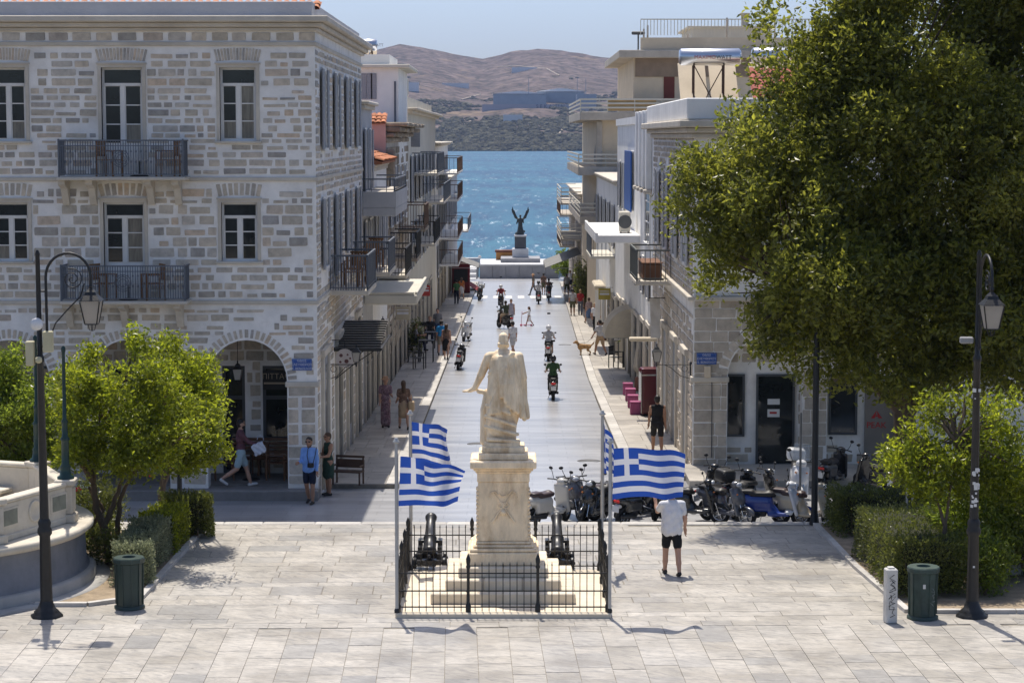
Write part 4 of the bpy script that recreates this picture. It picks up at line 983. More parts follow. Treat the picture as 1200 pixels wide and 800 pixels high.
MB().bbox(X, X+.35, 129.85, 130, -3, 9.7, .03).build('corner_column', CONC, o)
for (z, d) in ((9.75, 1.0), (6.5, 1.1), (3.6, 1.0)):
    b_ = MB().bbox(X-d, X+12, 129.2, 155, z, z+.5, .03).build('balcony', CONC, o); r = MB(); top = z+1.25
    for zz in (.75, 1.0, 1.24): r.box(X-d, X+8, 129.22, 129.28, z+zz-.06, z+zz+.04); r.box(X-d, X-d+.06, 129.29, 155, z+zz-.06, z+zz+.04)
    for x in np.arange(X-d, X+8, 1.6): r.box(x, x+.06, 129.281, 129.33, z+.5, top)
    r.build('railing', PC, b_)
    if z < 9: MB().lathe([(.01, 0), (.9, .1), (1.0, .5), (.9, 1.4), (.4, 2.0), (.02, 2.1)], 14, c=(X+.9, 131.4, z+.5)).build('awning_roll', GREYA, b_)
MB().box(X+.6, X+3.5, 129.30, 129.36, 10.3, 11.0).build('awning_cloth', mat('ochre_canvas', (.42, .29, .14), rough=.9), o)
xp, zp = W(743, 68, 130); ph = MB().box(xp, xp+11, 130.5, 150, 10.25, zp).build('penthouse', PT, o); MB().bbox(xp-.9, xp+11, 129.6, 150, zp, zp+.45, .03).build('roof_slab', CONC, ph)
MB().box(xp+.1, xp+11, 130.4, 130.55, zp-1.1, zp).build('fascia', mat('brown_fascia', (.24, .18, .13)), ph)
x, z = W(784, 116, 130.5); MB().box(x-.32, x+.32, 130.42, 130.52, z, z+1.5).build('door', mat('red_brown_door', (.14, .035, .025)), ph)
MB().box(xp+.4, xp+11, 130.2, 130.5, zp+.45, zp+1.2).build('roof_parapet', PT, o); q = MB(); q.box(xp+.4, xp+11, 130.3, 130.36, zp+2.25, zp+2.31)
for x in np.arange(xp+.4, xp+11, .2): q.box(x-.02, x+.02, 130.31, 130.35, zp+1.35, zp+2.25)
q.build('roof_railing', PC, o, kind='stuff')
xa, za = W(811, 33, 134); xb, _ = W(905, 33, 134); lb = MB().box(xa, xb, 134, 142, zp+.45, za).build('lift_block', PC, o)
MB().bbox(xa-.3, xb+.2, 133.8, 142, za, za+.12, .02).build('roof_slab', PC, lb)
xc, zc = W(873, 25, 135); MB().box(xc-.2, xc+.2, 135, 135.4, za, zc+.35).bbox(xc-.3, xc+.3, 134.9, 135.5, zc+.35, zc+.5, .02).build('chimney', CONC, lb)
for (px, py) in ((759, 30), (754.5, 34), (806, 40), (852, 21), (908, 13)): x, z = W(px, py, 132); MB().tube([(x, 132, zp+.4), (x, 132, z)], .06, 5).build('mast', CONC, o)
x, z = W(748, 41, 131); MB().tube([(x, 131, zp+.4), (x, 131, z)], .05, 5).bbox(x-.4, x+.4, 130.9, 131.1, z, z+.2, .05).build('antenna', GREYF, o)
o, X, n = house('sea_end_flats', 'grey beige flats with curved balconies at the sea end', 1, 156.0, 192.0, 4.6, CONC, corn=.3)
for z in (4.0, 1.4): balcony_side(o, X, n, 158, 172, z, 1.5, z+1.1, slab=CONC, rail=PC, slats=True)
for z in (2.6, .1): balcony_side(o, X, n, 174, 186, z, 1.2, z+1.1, slab=CONC, rail=BROWNR, bars=.3)
shopfronts(o, X, n, [(158, 162), (166, 170), (174, 178)])
# ---- the corner house with the shop under the tree
C1 = thing('corner_house', 'stone corner house with plastered cornice and shop arches under the big tree', 'building'); YR = 60.0; XE = 17.0; ZR = 9.2
ar = [(5.98, 8.05, -.6, 2.15, 3.25), (8.75, 10.8, -.6, 2.15, 3.25), (11.5, 13.6, -.6, 2.15, 3.25)]
rr_ = [(x-.5, x+.5, 5.3, 7.4) for x in (7.0, 9.8, 12.6)]
wall_with_holes(XR, XE, -.6, ZR, YR, YR+.5, rr_, ar).build('wall', MORT, C1)
for r in rr_: window_unit(C1, *r, YR, .36)
MB().box(XR, XR+.45, YR+.5, 77.4, -1.4, ZR).box(XR+.45, XE, 77, 77.4, -1.4, ZR).box(XE-.4, XE, YR+.5, 77, -.8, ZR).build('wall', MORT, C1)
MB().box(XR+.46, XE-.41, YR+.42, YR+.49, -.5, 3.4).build('back_wall', MORT, C1)
it = rubble(5.9, 10.8, -.3, 3.2, [(5.9, 6.58, .35, 2.3), (6.72, 8.0, -.5, 2.3), (8.75, 9.75, .4, 2.3), (9.8, 10.9, -.5, 2.2)], rows=(.18, .3), lens=(.3, .6)); lay(C1, 'front', YR+.42, it, .015, 60, 'shop_stone', ASM, ASH)
items = []; z = -.4
while z < 4.2:
    h_ = random.choice((.27, .3, .36)); u = XR+.02
    while u < XE-.2:
        w_ = random.uniform(.38, .8); a, b = u, min(u+w_, XE); ok = True
        for (x0, x1, c, d, e) in ar:
            q = x1-x0; zz = z+h_/2; hw = (q/2+.22 if zz < 2.15 else max(0, 1-((zz-2.15)/1.35)**2)**.5*(q/2+.26)); cx = (x0+x1)/2
            if zz < 2.15: hw = q/2+.01
            if b > cx-hw and a < cx+hw:
                if a < cx-hw-.15: b = cx-hw
                elif b > cx+hw+.15: a = cx+hw
                else: ok = False
        if ok and b-a > .12: items.append(((a+b)/2, z+h_/2, b-a-.022, h_-.022, 0))
        u += w_
    z += h_
lay(C1, 'front', YR, [i for i in items if i[0] < 10.8], .014, 250, 'ashlar', ASM, ASH)
for (x0, x1, c, d, e) in ar[:2]: voussoirs(C1, (x0+x1)/2, d, 1.06, 1.34, -R(88), R(88), 15, pos=YR, wid=.86, squash=1.06)
for a in ar: pass
MB().bbox(XR-.06, 6.02, YR-.07, YR+.4, 2.02, 2.17, .02).build('capital', CREAM, C1); MB().bbox(8.0, 8.8, YR-.07, YR+.4, 2.02, 2.17, .02).build('capital', CREAM, C1)
it = rubble(YR+.05, 77.2, -.6, 3.9, [(61.5, 63.0, -1, 2.6), (65.5, 67.2, -1, 2.6), (69.5, 71.5, -1, 2.6), (73.5, 75.5, -1, 2.6)], rows=(.2, .32), lens=(.4, .8))+rubble(YR+.3, 77.0, 4.4, 9.0, [(y-.8, y+.8, 5, 8) for y in (62.5, 66.5, 70.5, 74.5)])
lay(C1, '-x', XR, it, .03, 0, 'side_stone', m=ASH)
for y in (62.5, 66.5, 70.5, 74.5): side_window(C1, XR, -1, y-.5, y+.5, 5.2, 7.6, 'open', sm=mat('pale_shutter', (.42, .42, .42), rough=.7))
for (a, b) in ((61.6, 62.9), (65.6, 67.1), (69.6, 71.4), (73.6, 75.4)):
    o2 = MB().bbox(XR-.09, XR, a-.15, a, zs(a), 2.6, .01).bbox(XR-.09, XR, b, b+.15, zs(a), 2.6, .01).bbox(XR-.14, XR, a-.2, b+.2, 2.6, 2.8, .02).build('door_surround', CREAM, C1); MB().box(XR-.03, XR-.004, a, b, zs(a), 2.6).build('door_leaf', SHUT, o2)
MB().bbox(XR-.16, XR+.02, YR-.02, 77.4, 4.28, 4.4, .02).bbox(XR+.02, XE, YR-.16, YR+.02, 4.28, 4.4, .02).build('string_course', CREAM, C1)
c_ = MB()
for (z0, z1, d) in ((8.75, 8.9, .12), (8.9, 9.05, .25), (9.05, 9.25, .45)): c_.bbox(XR-d, XE, YR-d, 77.5, z0, z1, .03)
c_.build('cornice', CREAM, C1); MB().bbox(XR-.25, XE, YR-.25, YR+.1, 9.26, 9.85, .03).bbox(XR-.25, XR+.1, YR+.1, 77.4, 9.26, 9.85, .03).build('parapet', PW, C1); MB().box(XR+.1, XE-.3, YR+.1, 77, 9.1, 9.26).build('roof', CONC, C1)
balcony_side(C1, XR, -1, 68.0, 71.6, 4.3, 1.15, 5.28, rail=mat('worn_green_iron', (.12, .13, .12), rough=.7), bars=.16, slab=CREAM)
# shop fronts under the arches
for (a, b, c, d, nm) in ((5.98, 6.5, .45, 2.2, 'shop_window'), (6.82, 7.9, -.35, 2.2, 'shop_door'), (8.85, 9.65, .5, 2.2, 'shop_window')):
    f = MB(); f.box(a, a+.06, YR+.34, YR+.415, c, d); f.box(b-.06, b, YR+.34, YR+.415, c, d); f.box(a+.06, b-.06, YR+.34, YR+.415, d-.06, d); f.box(a+.06, b-.06, YR+.34, YR+.415, c, c+.06)
    o2 = f.build(nm, GREYF, C1); MB().box(a+.06, b-.06, YR+.38, YR+.39, c+.06, d-.06).build('pane', GLD, o2)
    if nm == 'shop_door':
        for (zz, h_) in ((1.35, .16), (1.0, .22)): MB().box(a+.32, a+.66, YR+.365, YR+.375, zz, zz+h_).build('notice', mat('paper', (.62, .62, .6)), o2)
        MB().box(a+.38, a+.58, YR+.36, YR+.364, 1.09, 1.15).build('notice_print', mat('red_print', (.4, .03, .03)), o2)
SIGNB = mat('shop_board', (0.20, 0.18, 0.155), rough=.8, var=.1); REDP = mat('red_print', (.4, .03, .03))
bd = MB().box(9.85, 10.75, YR+.3, YR+.36, -.4, 2.1).build('sign_board', SIGNB, C1); x, z = W(1027, 499, YR+.3); link('lettering', text_mesh('PEAK', .24, REDP), bd, (x, YR+.295, z+.02), FRONT, kind='stuff')
m = MB(); zc = z+.22
for pts in (((-.16, 0), (0, .22), (-.05, .0)), ((.16, 0), (0, .22), (.05, 0)), ((-.05, .05), (.05, .05), (0, .1))): m.add([(x+a, YR+.292, zc+b) for a, b in pts], [(0, 1, 2)])
m.build('logo', REDP, bd)
bd2 = MB().box(10.95, 11.35, YR-.05, YR-.02, 1.0, 1.45).build('sign_board', mat('white_board', (.55, .56, .56)), C1); link('lettering', text_mesh('open', .15, mat('blue_print', (.03, .15, .3))), bd2, (11.15, YR-.053, 1.22), FRONT, kind='stuff')
street_sign('blue enamel street name plate on the corner house beside the tree', WX(828, YR, 420), YR-.02, WZ(420, YR), .55, .32)
x, z = W(829, 435, YR); o = thing('meter_box', 'small beige meter box with cable below the blue plate on the corner house', 'box', (x, YR-.016, z)); MB().bbox(-.09, .09, -.1, 0, -.16, .16, .02).build('casing', PT, o); MB().tube([(.05, -.03, -.16), (.12, -.03, -.3), (.13, -.03, -1.0), (.13, -.03, -2.4)], .014, 6).build('cable', GREYF, o)
# red tiled hip and solar heaters on the roof
RT = mat('red_tile', (0.33, 0.10, 0.075), rough=.9, var=.2, scale=6, rnd=.25, island=True)
tiles(C1, (7.4, 66.0, 9.35), 0, R(28), 22, 9, RT, 200)
STEEL = mat('steel_tank', (0.62, 0.63, 0.65), rough=.28, metal=1.0, var=.04); RUSTB = mat('rusty_bar', (0.09, 0.055, 0.04), rough=.9)
def heater(label, px0, px1, pyc, Y, word=True, base=9.27):
    xa, z = W(px0, pyc, Y); xb, _ = W(px1, pyc, Y); o = thing('solar_water_heater', label, 'water heater', ((xa+xb)/2, Y, base)); L2 = (xb-xa)/2; zc = z-base; r = .27
    MB().lathe([(.02, -L2-.04), (r*.75, -L2-.03), (r, -L2+.03), (r, L2-.03), (r*.75, L2+.03), (.02, L2+.04)], 24, T=Matrix.Translation((0, 0, zc)) @ Matrix.Rotation(R(90), 4, 'Y')).build('tank', STEEL, o)
    zt = zc-r
    for x in (-L2*.55, L2*.45): MB().box(x-.025, x+.025, -.2, -.15, 0, zt+.05).build('stand_post', RUSTB, o); MB().box(x-.025, x+.025, .2, .25, 0, zt+.05).build('stand_post', RUSTB, o)
    for (a, b) in ((-L2*.55, L2*.45), (L2*.45, -L2*.55)): MB().tube([(a, -.18 if a < 0 else -.21, .02), (b, -.18 if a < 0 else -.21, zt)], .018, 6).build('cross_brace', RUSTB, o)
    T = Matrix.Translation((0, .35, zt*.55)) @ Matrix.Rotation(R(-48), 4, 'X')
    for s in (-1, 1): MB().bbox(s*L2*.52-L2*.46, s*L2*.52+L2*.46, -.05, .03, -zt*.75, zt*.75, .01, T=T).build('collector', PT, o)
    if word:
        t1 = link('lettering', text_mesh('MAXIMO', .17, mat('red_print', (.4, .03, .03))), o, (-.18, -.275, zc-.02), FRONT, kind='stuff'); link('lettering', text_mesh('WATT', .17, mat('dark_letter', (.05, .05, .08))), o, (.42, -.275, zc-.02), FRONT, kind='stuff')
    return o
heater('long steel solar water heater with lettering on the corner house roof', 797, 867, 67, 69.5)
heater('solar water heater half hidden by the tree on the corner house roof', 882, 935, 66, 69.5, False)
heater('solar water heater on the far roof above the stone building', 423, 441, 53, 97, True, W(424, 74, 97)[1])

# ================================================================== monument
MAR = mat('weathered_marble', (0.86, 0.70, 0.48), rough=.7, var=.18, scale=3, stains=.8, col2=(0.46, 0.28, 0.11), bump=.15, stretch=(2.2, 2.2, .8))
STEPM = mat('step_marble', (0.70, 0.61, 0.47), rough=.75, var=.1, scale=2, stains=.4, col2=(.42, .36, .27), bump=.1, rnd=.08)
MX, MY = -0.165, 41.45
P0 = thing('monument_pedestal', 'tall cream marble pedestal on three steps inside the iron fence', 'pedestal', (MX, MY, 0))
MB().bbox(-1.98, 1.98, -2.14, 1.94, -.02, .09, .02).build('platform', STEPM, P0)
def ring_blocks(name, h, z0, z1, n, m):
    """a square course laid of blocks"""
    for s in range(4):
        for k in range(n):
            a = -h+2*h*k/n; b = -h+2*h*(k+1)/n
            if s == 0: q = (a, b-.006, -h, -h+.4)
            elif s == 1: q = (a, b-.006, h-.4, h)
            elif s == 2: q = (-h, -h+.4, max(a, -h+.4), min(b, h-.4))
            else: q = (h-.4, h, max(a, -h+.4), min(b, h-.4))
            if q[1]-q[0] > .05 and q[3]-q[2] > .05: MB().bbox(*q, z0, z1, .018).build(name, m, P0)
for (h, z0, z1, n) in ((1.36, .09, .29, 4), (1.09, .29, .49, 3), (.85, .49, .68, 2)): ring_blocks('step_block', h, z0, z1, n, STEPM); MB().box(-h+.4, h-.4, -h+.4, h-.4, z0, z1-.004).build('step_core', STEPM, P0) if h-.4 > .5 else None
MB().bbox(-.68, .68, -.68, .68, .685, .93, .02).build('plinth', MAR, P0)
b = MB(); b.bbox(-.64, .64, -.64, .64, .932, 1.0, .02); b.bbox(-.58, .58, -.58, .58, 1.0, 1.06, .03); b.bbox(-.53, .53, -.53, .53, 1.06, 1.12, .03); b.build('base_moulding', MAR, P0)
die = MB(); hw = .485; die.bbox(-hw, hw, -hw, hw, 1.12, 2.26, .015).build('die', MAR, P0)
for s in (-1, 1):
    for k in range(13):
        z = 1.16+k*.078; MB().bbox(s*hw-.035, s*hw+.03+random.uniform(-.012, .015), -hw-.012, -hw+.12, z, z+.065+random.uniform(-.01, .01), .02).build('edge_carving', MAR, P0)
MB().bbox(-.50, .50, -.50, .50, 2.262, 2.43, .01).build('neck', MAR, P0)
c_ = MB()
for (z0, z1, h) in ((2.43, 2.48, .53), (2.48, 2.53, .57), (2.53, 2.67, .63)): c_.bbox(-h, h, -h, h, z0, z1, .02)
c_.build('cap', MAR, P0); MB().bbox(-.47, .47, -.47, .47, 2.672, 2.80, .02).build('top_block', MAR, P0)
# carved trophy: crossed anchors and swords, wreath
g = MB(); y = -hw-.012; zc = 1.78
for s in (-1, 1):
    g.tube([(s*.22, y, zc-.30), (s*.1, y, zc-.12), (-s*.06, y, zc+.1), (-s*.2, y, zc+.3)], [.022, .018, .014, .01], 6)
    g.tube([(-s*.26, y, zc+.18), (-s*.24, y, zc+.28), (-s*.16, y, zc+.31), (-s*.10, y, zc+.24)], .014, 6)
    g.tube([(s*.12, y, zc-.22), (s*.0, y, zc-.02), (-s*.12, y, zc+.2)], .012, 6)
    g.tube([(s*.05+.055*math.cos(a), y, zc+.04+.055*math.sin(a)) for a in np.linspace(0, 6.28, 14)], .013, 6)
g.tube([(.07*math.cos(a), y, zc+.26+.05*math.sin(a)) for a in np.linspace(3.14, 6.28, 9)], .014, 6); g.lathe([(.01, -.06), (.06, -.03), (.06, .03), (.01, .06)], 10, T=Matrix.Translation((0, y, zc-.1)) @ Matrix.Rotation(R(90), 4, 'X'))
g.build('carved_trophy', MAR, P0)
# statue of an admiral seen from behind, fez, cloak and outstretched arm; faces the sea (+Y)
S0 = thing('statue', 'weathered marble statue of a man in fez and long cloak seen from behind', 'statue', (MX, MY, 2.801))
pr = [rbx((0, 0, .05), (.36, .33, .05), .01), rbx((-.02, -.02, .13), (.30, .28, .035), .02)]
# legs and skirted coat under the cloak
pr += [cap((-.10, .05, .15), (-.09, .03, .6), .065, .09), cap((-.09, .03, .6), (-.08, 0, 1.1), .09, .13), cap((.12, -.02, .15), (.12, .0, .65), .065, .085), cap((.12, .0, .65), (.08, 0, 1.1), .085, .13)]
pr += [ell((-.10, .13, .17), (.06, .13, .05)), ell((.15, .07, .17), (.06, .13, .05))]
pr += [cap((0, .0, 1.12), (0, .0, .62), .15, .19), cap((0, 0, 1.12), (0, .01, 1.38), .15, .175), ell((0, 0, 1.52), (.225, .14, .22)), cap((-.21, 0, 1.60), (.21, 0, 1.60), .085, .085)]
pr += [cap((0, .0, 1.62), (0, .02, 1.76), .072, .062), ell((0, .03, 1.80), (.082, .098, .10)), ell((0, .07, 1.76), (.065, .08, .07)), ell((-.085, .02, 1.78), (.015, .025, .035)), ell((.085, .02, 1.78), (.015, .025, .035))]
pr += [rbx((0, .01, 1.815), (.098, .105, .022), .02), cap((0, .01, 1.84), (0, 0, 1.93), .086, .078), cap((0, 0, 1.95), (0, -.01, 1.985), .03, .03), cap((.02, -.05, 1.96), (.05, -.085, 1.86), .018, .028)]
pr += [cap((-.07, -.04, 1.5), (-.10, -.07, .98), .165, .18), cap((.09, -.02, 1.5), (.12, -.03, .80), .19, .235), cap((-.06, -.05, 1.0), (-.10, -.06, .4), .19, .20), cap((.14, .0, .85), (.10, -.02, .45), .2, .13)]
# arm held down and out over the ship's timbers
pr += [cap((-.25, 0, 1.59), (-.38, .01, 1.28), .08, .066), cap((-.38, .01, 1.28), (-.49, .06, 1.05), .064, .046), cap((-.49, .06, 1.05), (-.56, .12, 1.01), .042, .036), cap((-.56, .12, 1.01), (-.69, .16, .99), .028, .017), cap((-.54, .15, 1.0), (-.60, .22, .97), .018, .013), cap((-.57, .10, 1.0), (-.68, .10, .985), .016, .012)]
pr += [cap((.25, 0, 1.59), (.31, -.02, 1.25), .085, .08)]
# timbers of a prow with bands behind the left leg
pr += [cap((-.33, -.02, .16), (-.34, .0, .70), .07, .05), cap((-.34, .0, .70), (-.28, .04, 1.0), .05, .045), cap((-.42, .08, 1.0), (-.26, .03, .98), .04, .04), cap((-.28, .02, .98), (-.22, -.04, .80), .045, .05)]
for (za, zb, xa, xb) in ((.22, .19, -.26, .26), (.44, .31, -.30, .24), (.62, .46, -.30, .20), (.80, .66, -.28, .12)):
    pr += [cap((xa, -.25, za), (xb, -.27, zb), .034, .030)]
pr += [rbx((-.03, -.07, .33), (.25, .12, .19), .05), rbx((-.14, -.06, .60), (.15, .10, .20), .05)]
# cloak over the right shoulder: separate hanging folds
for i in range(9):
    a = i/8; xt = -.06+.31*a; yt = -.17+.12*a*a; xb = -.02+.43*a; yb = -.27+.21*a*a
    zb_ = .95-.55*a if a < .4 else .70-.06*math.sin(a*9)-.10*a
    pr += [cap((xt*.9, yt*.95, 1.60), (xt*.55+xb*.4, yb*1.0, 1.15), .040, .036), cap((xt*.55+xb*.4, yb*1.0, 1.15), (xb, yb*1.05, zb_), .036, .040)]
for i in range(6):
    a = i/5; pr += [cap((-.02-.05*a, -.19, 1.36), (-.24+.30*a, -.27+.02*a, .66+.05*a), .028, .036)]
pr += [cap((.26, -.02, 1.6), (.31, .0, 1.15), .08, .08), cap((.31, .0, 1.15), (.37, .03, .66), .08, .055), cap((.30, .08, 1.2), (.35, .1, .68), .06, .05)]
pr += [cap((-.23, -.14, 1.34), (.16, -.16, 1.66), .036, .042), cap((-.24, -.12, 1.27), (.05, -.21, 1.42), .032, .038), cap((.04, -.20, 1.40), (.02, -.2, 1.28), .028, .018), cap((-.17, -.11, 1.58), (.08, -.15, 1.42), .026, .026)]
def folds(P):
    x, y, z = P[..., 0], P[..., 1], P[..., 2]; ang = np.arctan2(x-.02, -(y-.18))
    mk = np.clip((x+.14)*5, 0, 1)*np.clip((z-.55)*6, 0, 1)*np.clip((1.62-z)*5, 0, 1)*np.clip(-(y-.08)*8, 0, 1)
    return mk*(.030*(.6-np.abs(np.sin(ang*9.5+z*1.1)))+.008*np.sin(ang*37-z*3.0))
fig = sdf_obj('figure', pr, MAR, S0, h=.0135, k=.013, disp=folds); fig.scale = (1.13, 1.13, 1.13)

# iron fence
Fz = thing('iron_fence', 'black iron picket fence around the pedestal and cannons', 'fence', (MX, 0, 0))
y0, y1, xf = 39.45, 43.3, 1.93; BAR = MB().box(-.008, .008, -.008, .008, 0, .86).lathe([(.013, .86), (.001, .93)], 4).mesh('picket', BLACK)
def post(x, y, big=True):
    m = MB().lathe([(.05, 0), (.05, .12), (.035, .16), (.028, .2), (.028, .8), (.045, .84), (.03, .88), (.04, .93), (.042, .99), (.02, 1.05), (.002, 1.09)], 10); m.build('post', BLACK, Fz, loc=(x, y, .09))
for (a, b, fixed, ax) in ((-xf, xf, y0, 'x'), (-xf, xf, y1, 'x'), (y0, y1, -xf, 'y'), (y0, y1, xf, 'y')):
    n = 30
    for z in (.17, .47, .80):
        (MB().box(a, b, fixed-.012, fixed+.012, z, z+.022) if ax == 'x' else MB().box(fixed-.012, fixed+.012, a, b, z, z+.022)).build('rail', BLACK, Fz)
    for i in range(1, n):
        u = a+(b-a)*i/n; link('picket', BAR, Fz, (u, fixed, .1) if ax == 'x' else (fixed, u, .1))
for x in (-xf, -.64, .64, xf): post(x, y0); post(x, y1)
for y in (40.75, 42.0): post(-xf, y); post(xf, y)

# cannons
GUN = mat('black_gun_iron', (0.022, 0.022, 0.024), rough=.38, var=.2, bump=.1)
def cannon(label, x, y):
    o = thing('cannon', label, 'cannon', (x, y, .092), 0, 'cannons inside the fence')
    T = Matrix.Translation((0, -.1, .47)) @ Matrix.Rotation(R(-62), 4, 'X')
    MB().lathe([(.002, -.48), (.045, -.45), (.05, -.40), (.03, -.37), (.12, -.34), (.145, -.30), (.145, -.22), (.13, -.2), (.125, .1), (.14, .12), (.14, .16), (.115, .18), (.095, .75), (.115, .80), (.122, .86), (.10, .9), (.06, .9), (.055, .7)], 20, T=T).build('barrel', GUN, o)
    for s in (-1, 1):
        pr_ = [(-.55, .09), (-.55, .20), (-.36, .20), (-.36, .30), (-.16, .30), (-.16, .40), (.08, .40), (.08, .50), (.36, .50), (.36, .09)]
        m = MB(); n = len(pr_); xa, xb = (s*.2-.045, s*.2+.045); m.add([(xa, a, b) for a, b in pr_]+[(xb, a, b) for a, b in pr_], [tuple(range(n)), tuple(range(n, 2*n))[::-1]]+[(i, i+n, (i+1) % n+n, (i+1) % n) for i in range(n)]); m.build('carriage_cheek', GUN, o)
        for yy_ in (-.38, .24): MB().lathe([(.11, -.04), (.12, -.03), (.12, .03), (.11, .04)], 14, T=Matrix.Translation((s*.3, yy_, .12)) @ Matrix.Rotation(R(90), 4, 'Y')).build('wheel', GUN, o)
    MB().bbox(-.155, .155, -.5, -.3, .1, .2, .01).bbox(-.155, .155, .1, .3, .1, .22, .01).build('carriage_bed', GUN, o)
    for yy_ in (-.38, .24): MB().tube([(-.36, yy_, .12), (.36, yy_, .12)], .03, 8).build('axle', GUN, o)
    MB().tube([(-.19, -.02, .50), (.19, -.02, .50)], .035, 8).build('trunnion', GUN, o)
cannon('black iron cannon on stepped carriage, between pedestal and the two rippling flags', *GZ(504, 662, .092)); cannon('black iron cannon on stepped carriage in front of the silver scooter', *GZ(653, 662, .092))

# flags of blue and white stripes
FB = mat('flag_blue', (0.025, 0.085, 0.42), rough=.85, trans=.35, var=.04); FW = mat('flag_white', (0.72, 0.73, 0.78), rough=.85, trans=.35, var=.03); ALU = mat('pole_metal', (0.42, 0.42, 0.41), rough=.5, metal=.3, var=.08, scale=6)
def flag_blue(i, j):   # 27 x 18 cells, canton 10 x 10 in the upper hoist
    jt = 17-j
    if i < 10 and jt < 10: return not (4 <= i < 6 or 4 <= jt < 6)
    return (jt//2) % 2 == 0
def flag(label, x, y, top, L_, H_, shape):
    o = thing('flag', label, 'flag', (x, y, 0), 0, 'striped flags'); sub = 2; nu, nv = 27*sub, 18*sub; V = []; F = []; MI = []
    for j in range(nv+1):
        for i in range(nu+1):
            V.append(shape(i/nu, j/nv, L_, H_, top))
    for j in range(nv):
        for i in range(nu):
            a = j*(nu+1)+i; F.append((a, a+1, a+nu+2, a+nu+1)); MI.append(0 if flag_blue(i//sub, j//sub) else 1)
    link('cloth', npmesh('cloth', V, F, [FB, FW], MI), o)
    return o
def flagpole(label, x, y, h):
    o = thing('flagpole', label, 'flagpole', (x, y, .09)); MB().lathe([(.032, 0), (.03, h-.1), (.026, h)], 12).build('pole', ALU, o); MB().lathe([(.03, h), (.065, h+.015), (.065, h+.035), (.04, h+.06), (.03, h+.1)], 12).build('finial', ALU, o)
    MB().lathe([(.05, 0), (.05, .05), (.036, .08)], 10).build('socket', BLACK, o); MB().tube([(.034, -.02, h-.2), (.04, -.025, 1.0)], .004, 4).build('halyard', ALU, o)
    return o
sn = math.sin
def sh_lf(u, v, L, H, top):
    s = u; dr = .02*s+.42*max(0, v-.45)*s*s*1.0
    x = .035+L*s*(1-.10*s*(1-v)*1.0-.0*v)+.05*sn(5*s+v); z = top-H+H*v-dr+.05*s*(1-v)-.05*sn(s*4)*v*s
    return (x, .26*sn(s*7.5+v*1.9)*s+.10*sn(s*14-v*3)*s-.3*s*v, z)
def sh_lr(u, v, L, H, top):
    s = u; x = .03+L*(s-.34*s*s)+.06*sn(8*s+v*4)*s; return (x, .30*sn(s*6+v*2.4)*s+.16*sn(s*12+2*v)*s+.5*s*s, top-H+H*v*(1-.18*s)-.04*s+.22*s*sn(s*3)*(v-.4)-.12*s*s)
def sh_rf(u, v, L, H, top):
    s = u; return (.035+L*s*(1-.03*s)+.03*sn(6*s+2*v), .26*sn(s*7.0+v*1.3)*s+.08*sn(s*15+v*2)*s, top-H+H*v+.035*sn(s*3.6+.2)*(1.2-v)-.17*s*s*s*v+.05*s)
def sh_rr(u, v, L, H, top):
    s = u; return (.02+.22*s+.10*sn(s*9+v*1.5)*s, .75*L*s, top-H+H*v-.55*s*(.3+.7*v)-.05*sn(s*9))
PZ = 3.14
corners = [(MX-xf-.02, 39.38), (MX-xf+.05, 43.36), (MX+xf+.03, 39.38), (MX+xf+.05, 43.36)]
for i, (x, y) in enumerate(corners): flagpole('pale metal flagpole at the fence corner '+('beside the lower rippling flag', 'behind the crumpled flag', 'beside the wide open flag', 'with the flag turned edge on')[i], x, y, PZ)
flag('striped blue and white flag with a fly corner pointing out, low on its pole', corners[0][0], corners[0][1], 2.99, 1.25, .92, sh_lf)
flag('crumpled striped flag curling round behind the low rippling flag', corners[1][0], corners[1][1], 3.10, 1.1, .82, sh_lr)
flag('wide open striped flag in front of the man in white', corners[2][0], corners[2][1], 3.13, 1.36, .95, sh_rf)
flag('striped flag blown edge on into a narrow strip', corners[3][0], corners[3][1], 3.10, 1.25, 1.0, sh_rr)

# ================================================================== lamps, bins, bollard
LGL = mat('frosted_lamp_glass', (0.62, 0.58, 0.52), rough=.35, var=.05, trans=.55)
def lantern(o, c, s=1.0, m=None):
    """four-sided tapering lantern hanging at c (top centre)"""
    m = m or BLACK; x, y, z = c
    h = MB().lathe([(.03*s, .12*s), (.05*s, .06*s), (.03*s, .02*s), (.06*s, 0), (.14*s, -.06*s), (.17*s, -.12*s), (.29*s, -.22*s), (.31*s, -.24*s), (.02*s, -.25*s)], 4, c=c, a0=R(45), smooth=False).build('lantern_hood', m, o)
    f = MB(); t, b_ = .255*s, .155*s; z0, z1 = z-.25*s, z-.70*s
    for (sx, sy) in ((-1, -1), (1, -1), (1, 1), (-1, 1)): f.tube([(x+sx*t*.78, y+sy*t*.78, z0), (x+sx*b_*.78, y+sy*b_*.78, z1)], .014*s, 5)
    f.lathe([(b_*1.12, -.70*s), (b_*1.12, -.72*s), (.02, -.73*s)], 4, c=c, a0=R(45), smooth=False)
    for a in range(4): f.tube([(x+b_*.5*math.cos(a*1.57), y+b_*.5*math.sin(a*1.57), z1-.02*s), (x+b_*.35*math.cos(a*1.57), y+b_*.35*math.sin(a*1.57), z1-.13*s), (x, y, z1-.15*s)], .008*s, 4)
    f.build('lantern_frame', m, o)
    for k in range(4):
        a = R(45)+k*math.pi/2; a2 = a+math.pi/2; tt, bb = t*1.06, b_*1.06
        MB().add([(x+tt*math.cos(a), y+tt*math.sin(a), z0), (x+tt*math.cos(a2), y+tt*math.sin(a2), z0), (x+bb*math.cos(a2), y+bb*math.sin(a2), z1), (x+bb*math.cos(a), y+bb*math.sin(a), z1)], [(0, 1, 2, 3)]).build('lantern_pane', LGL, o)
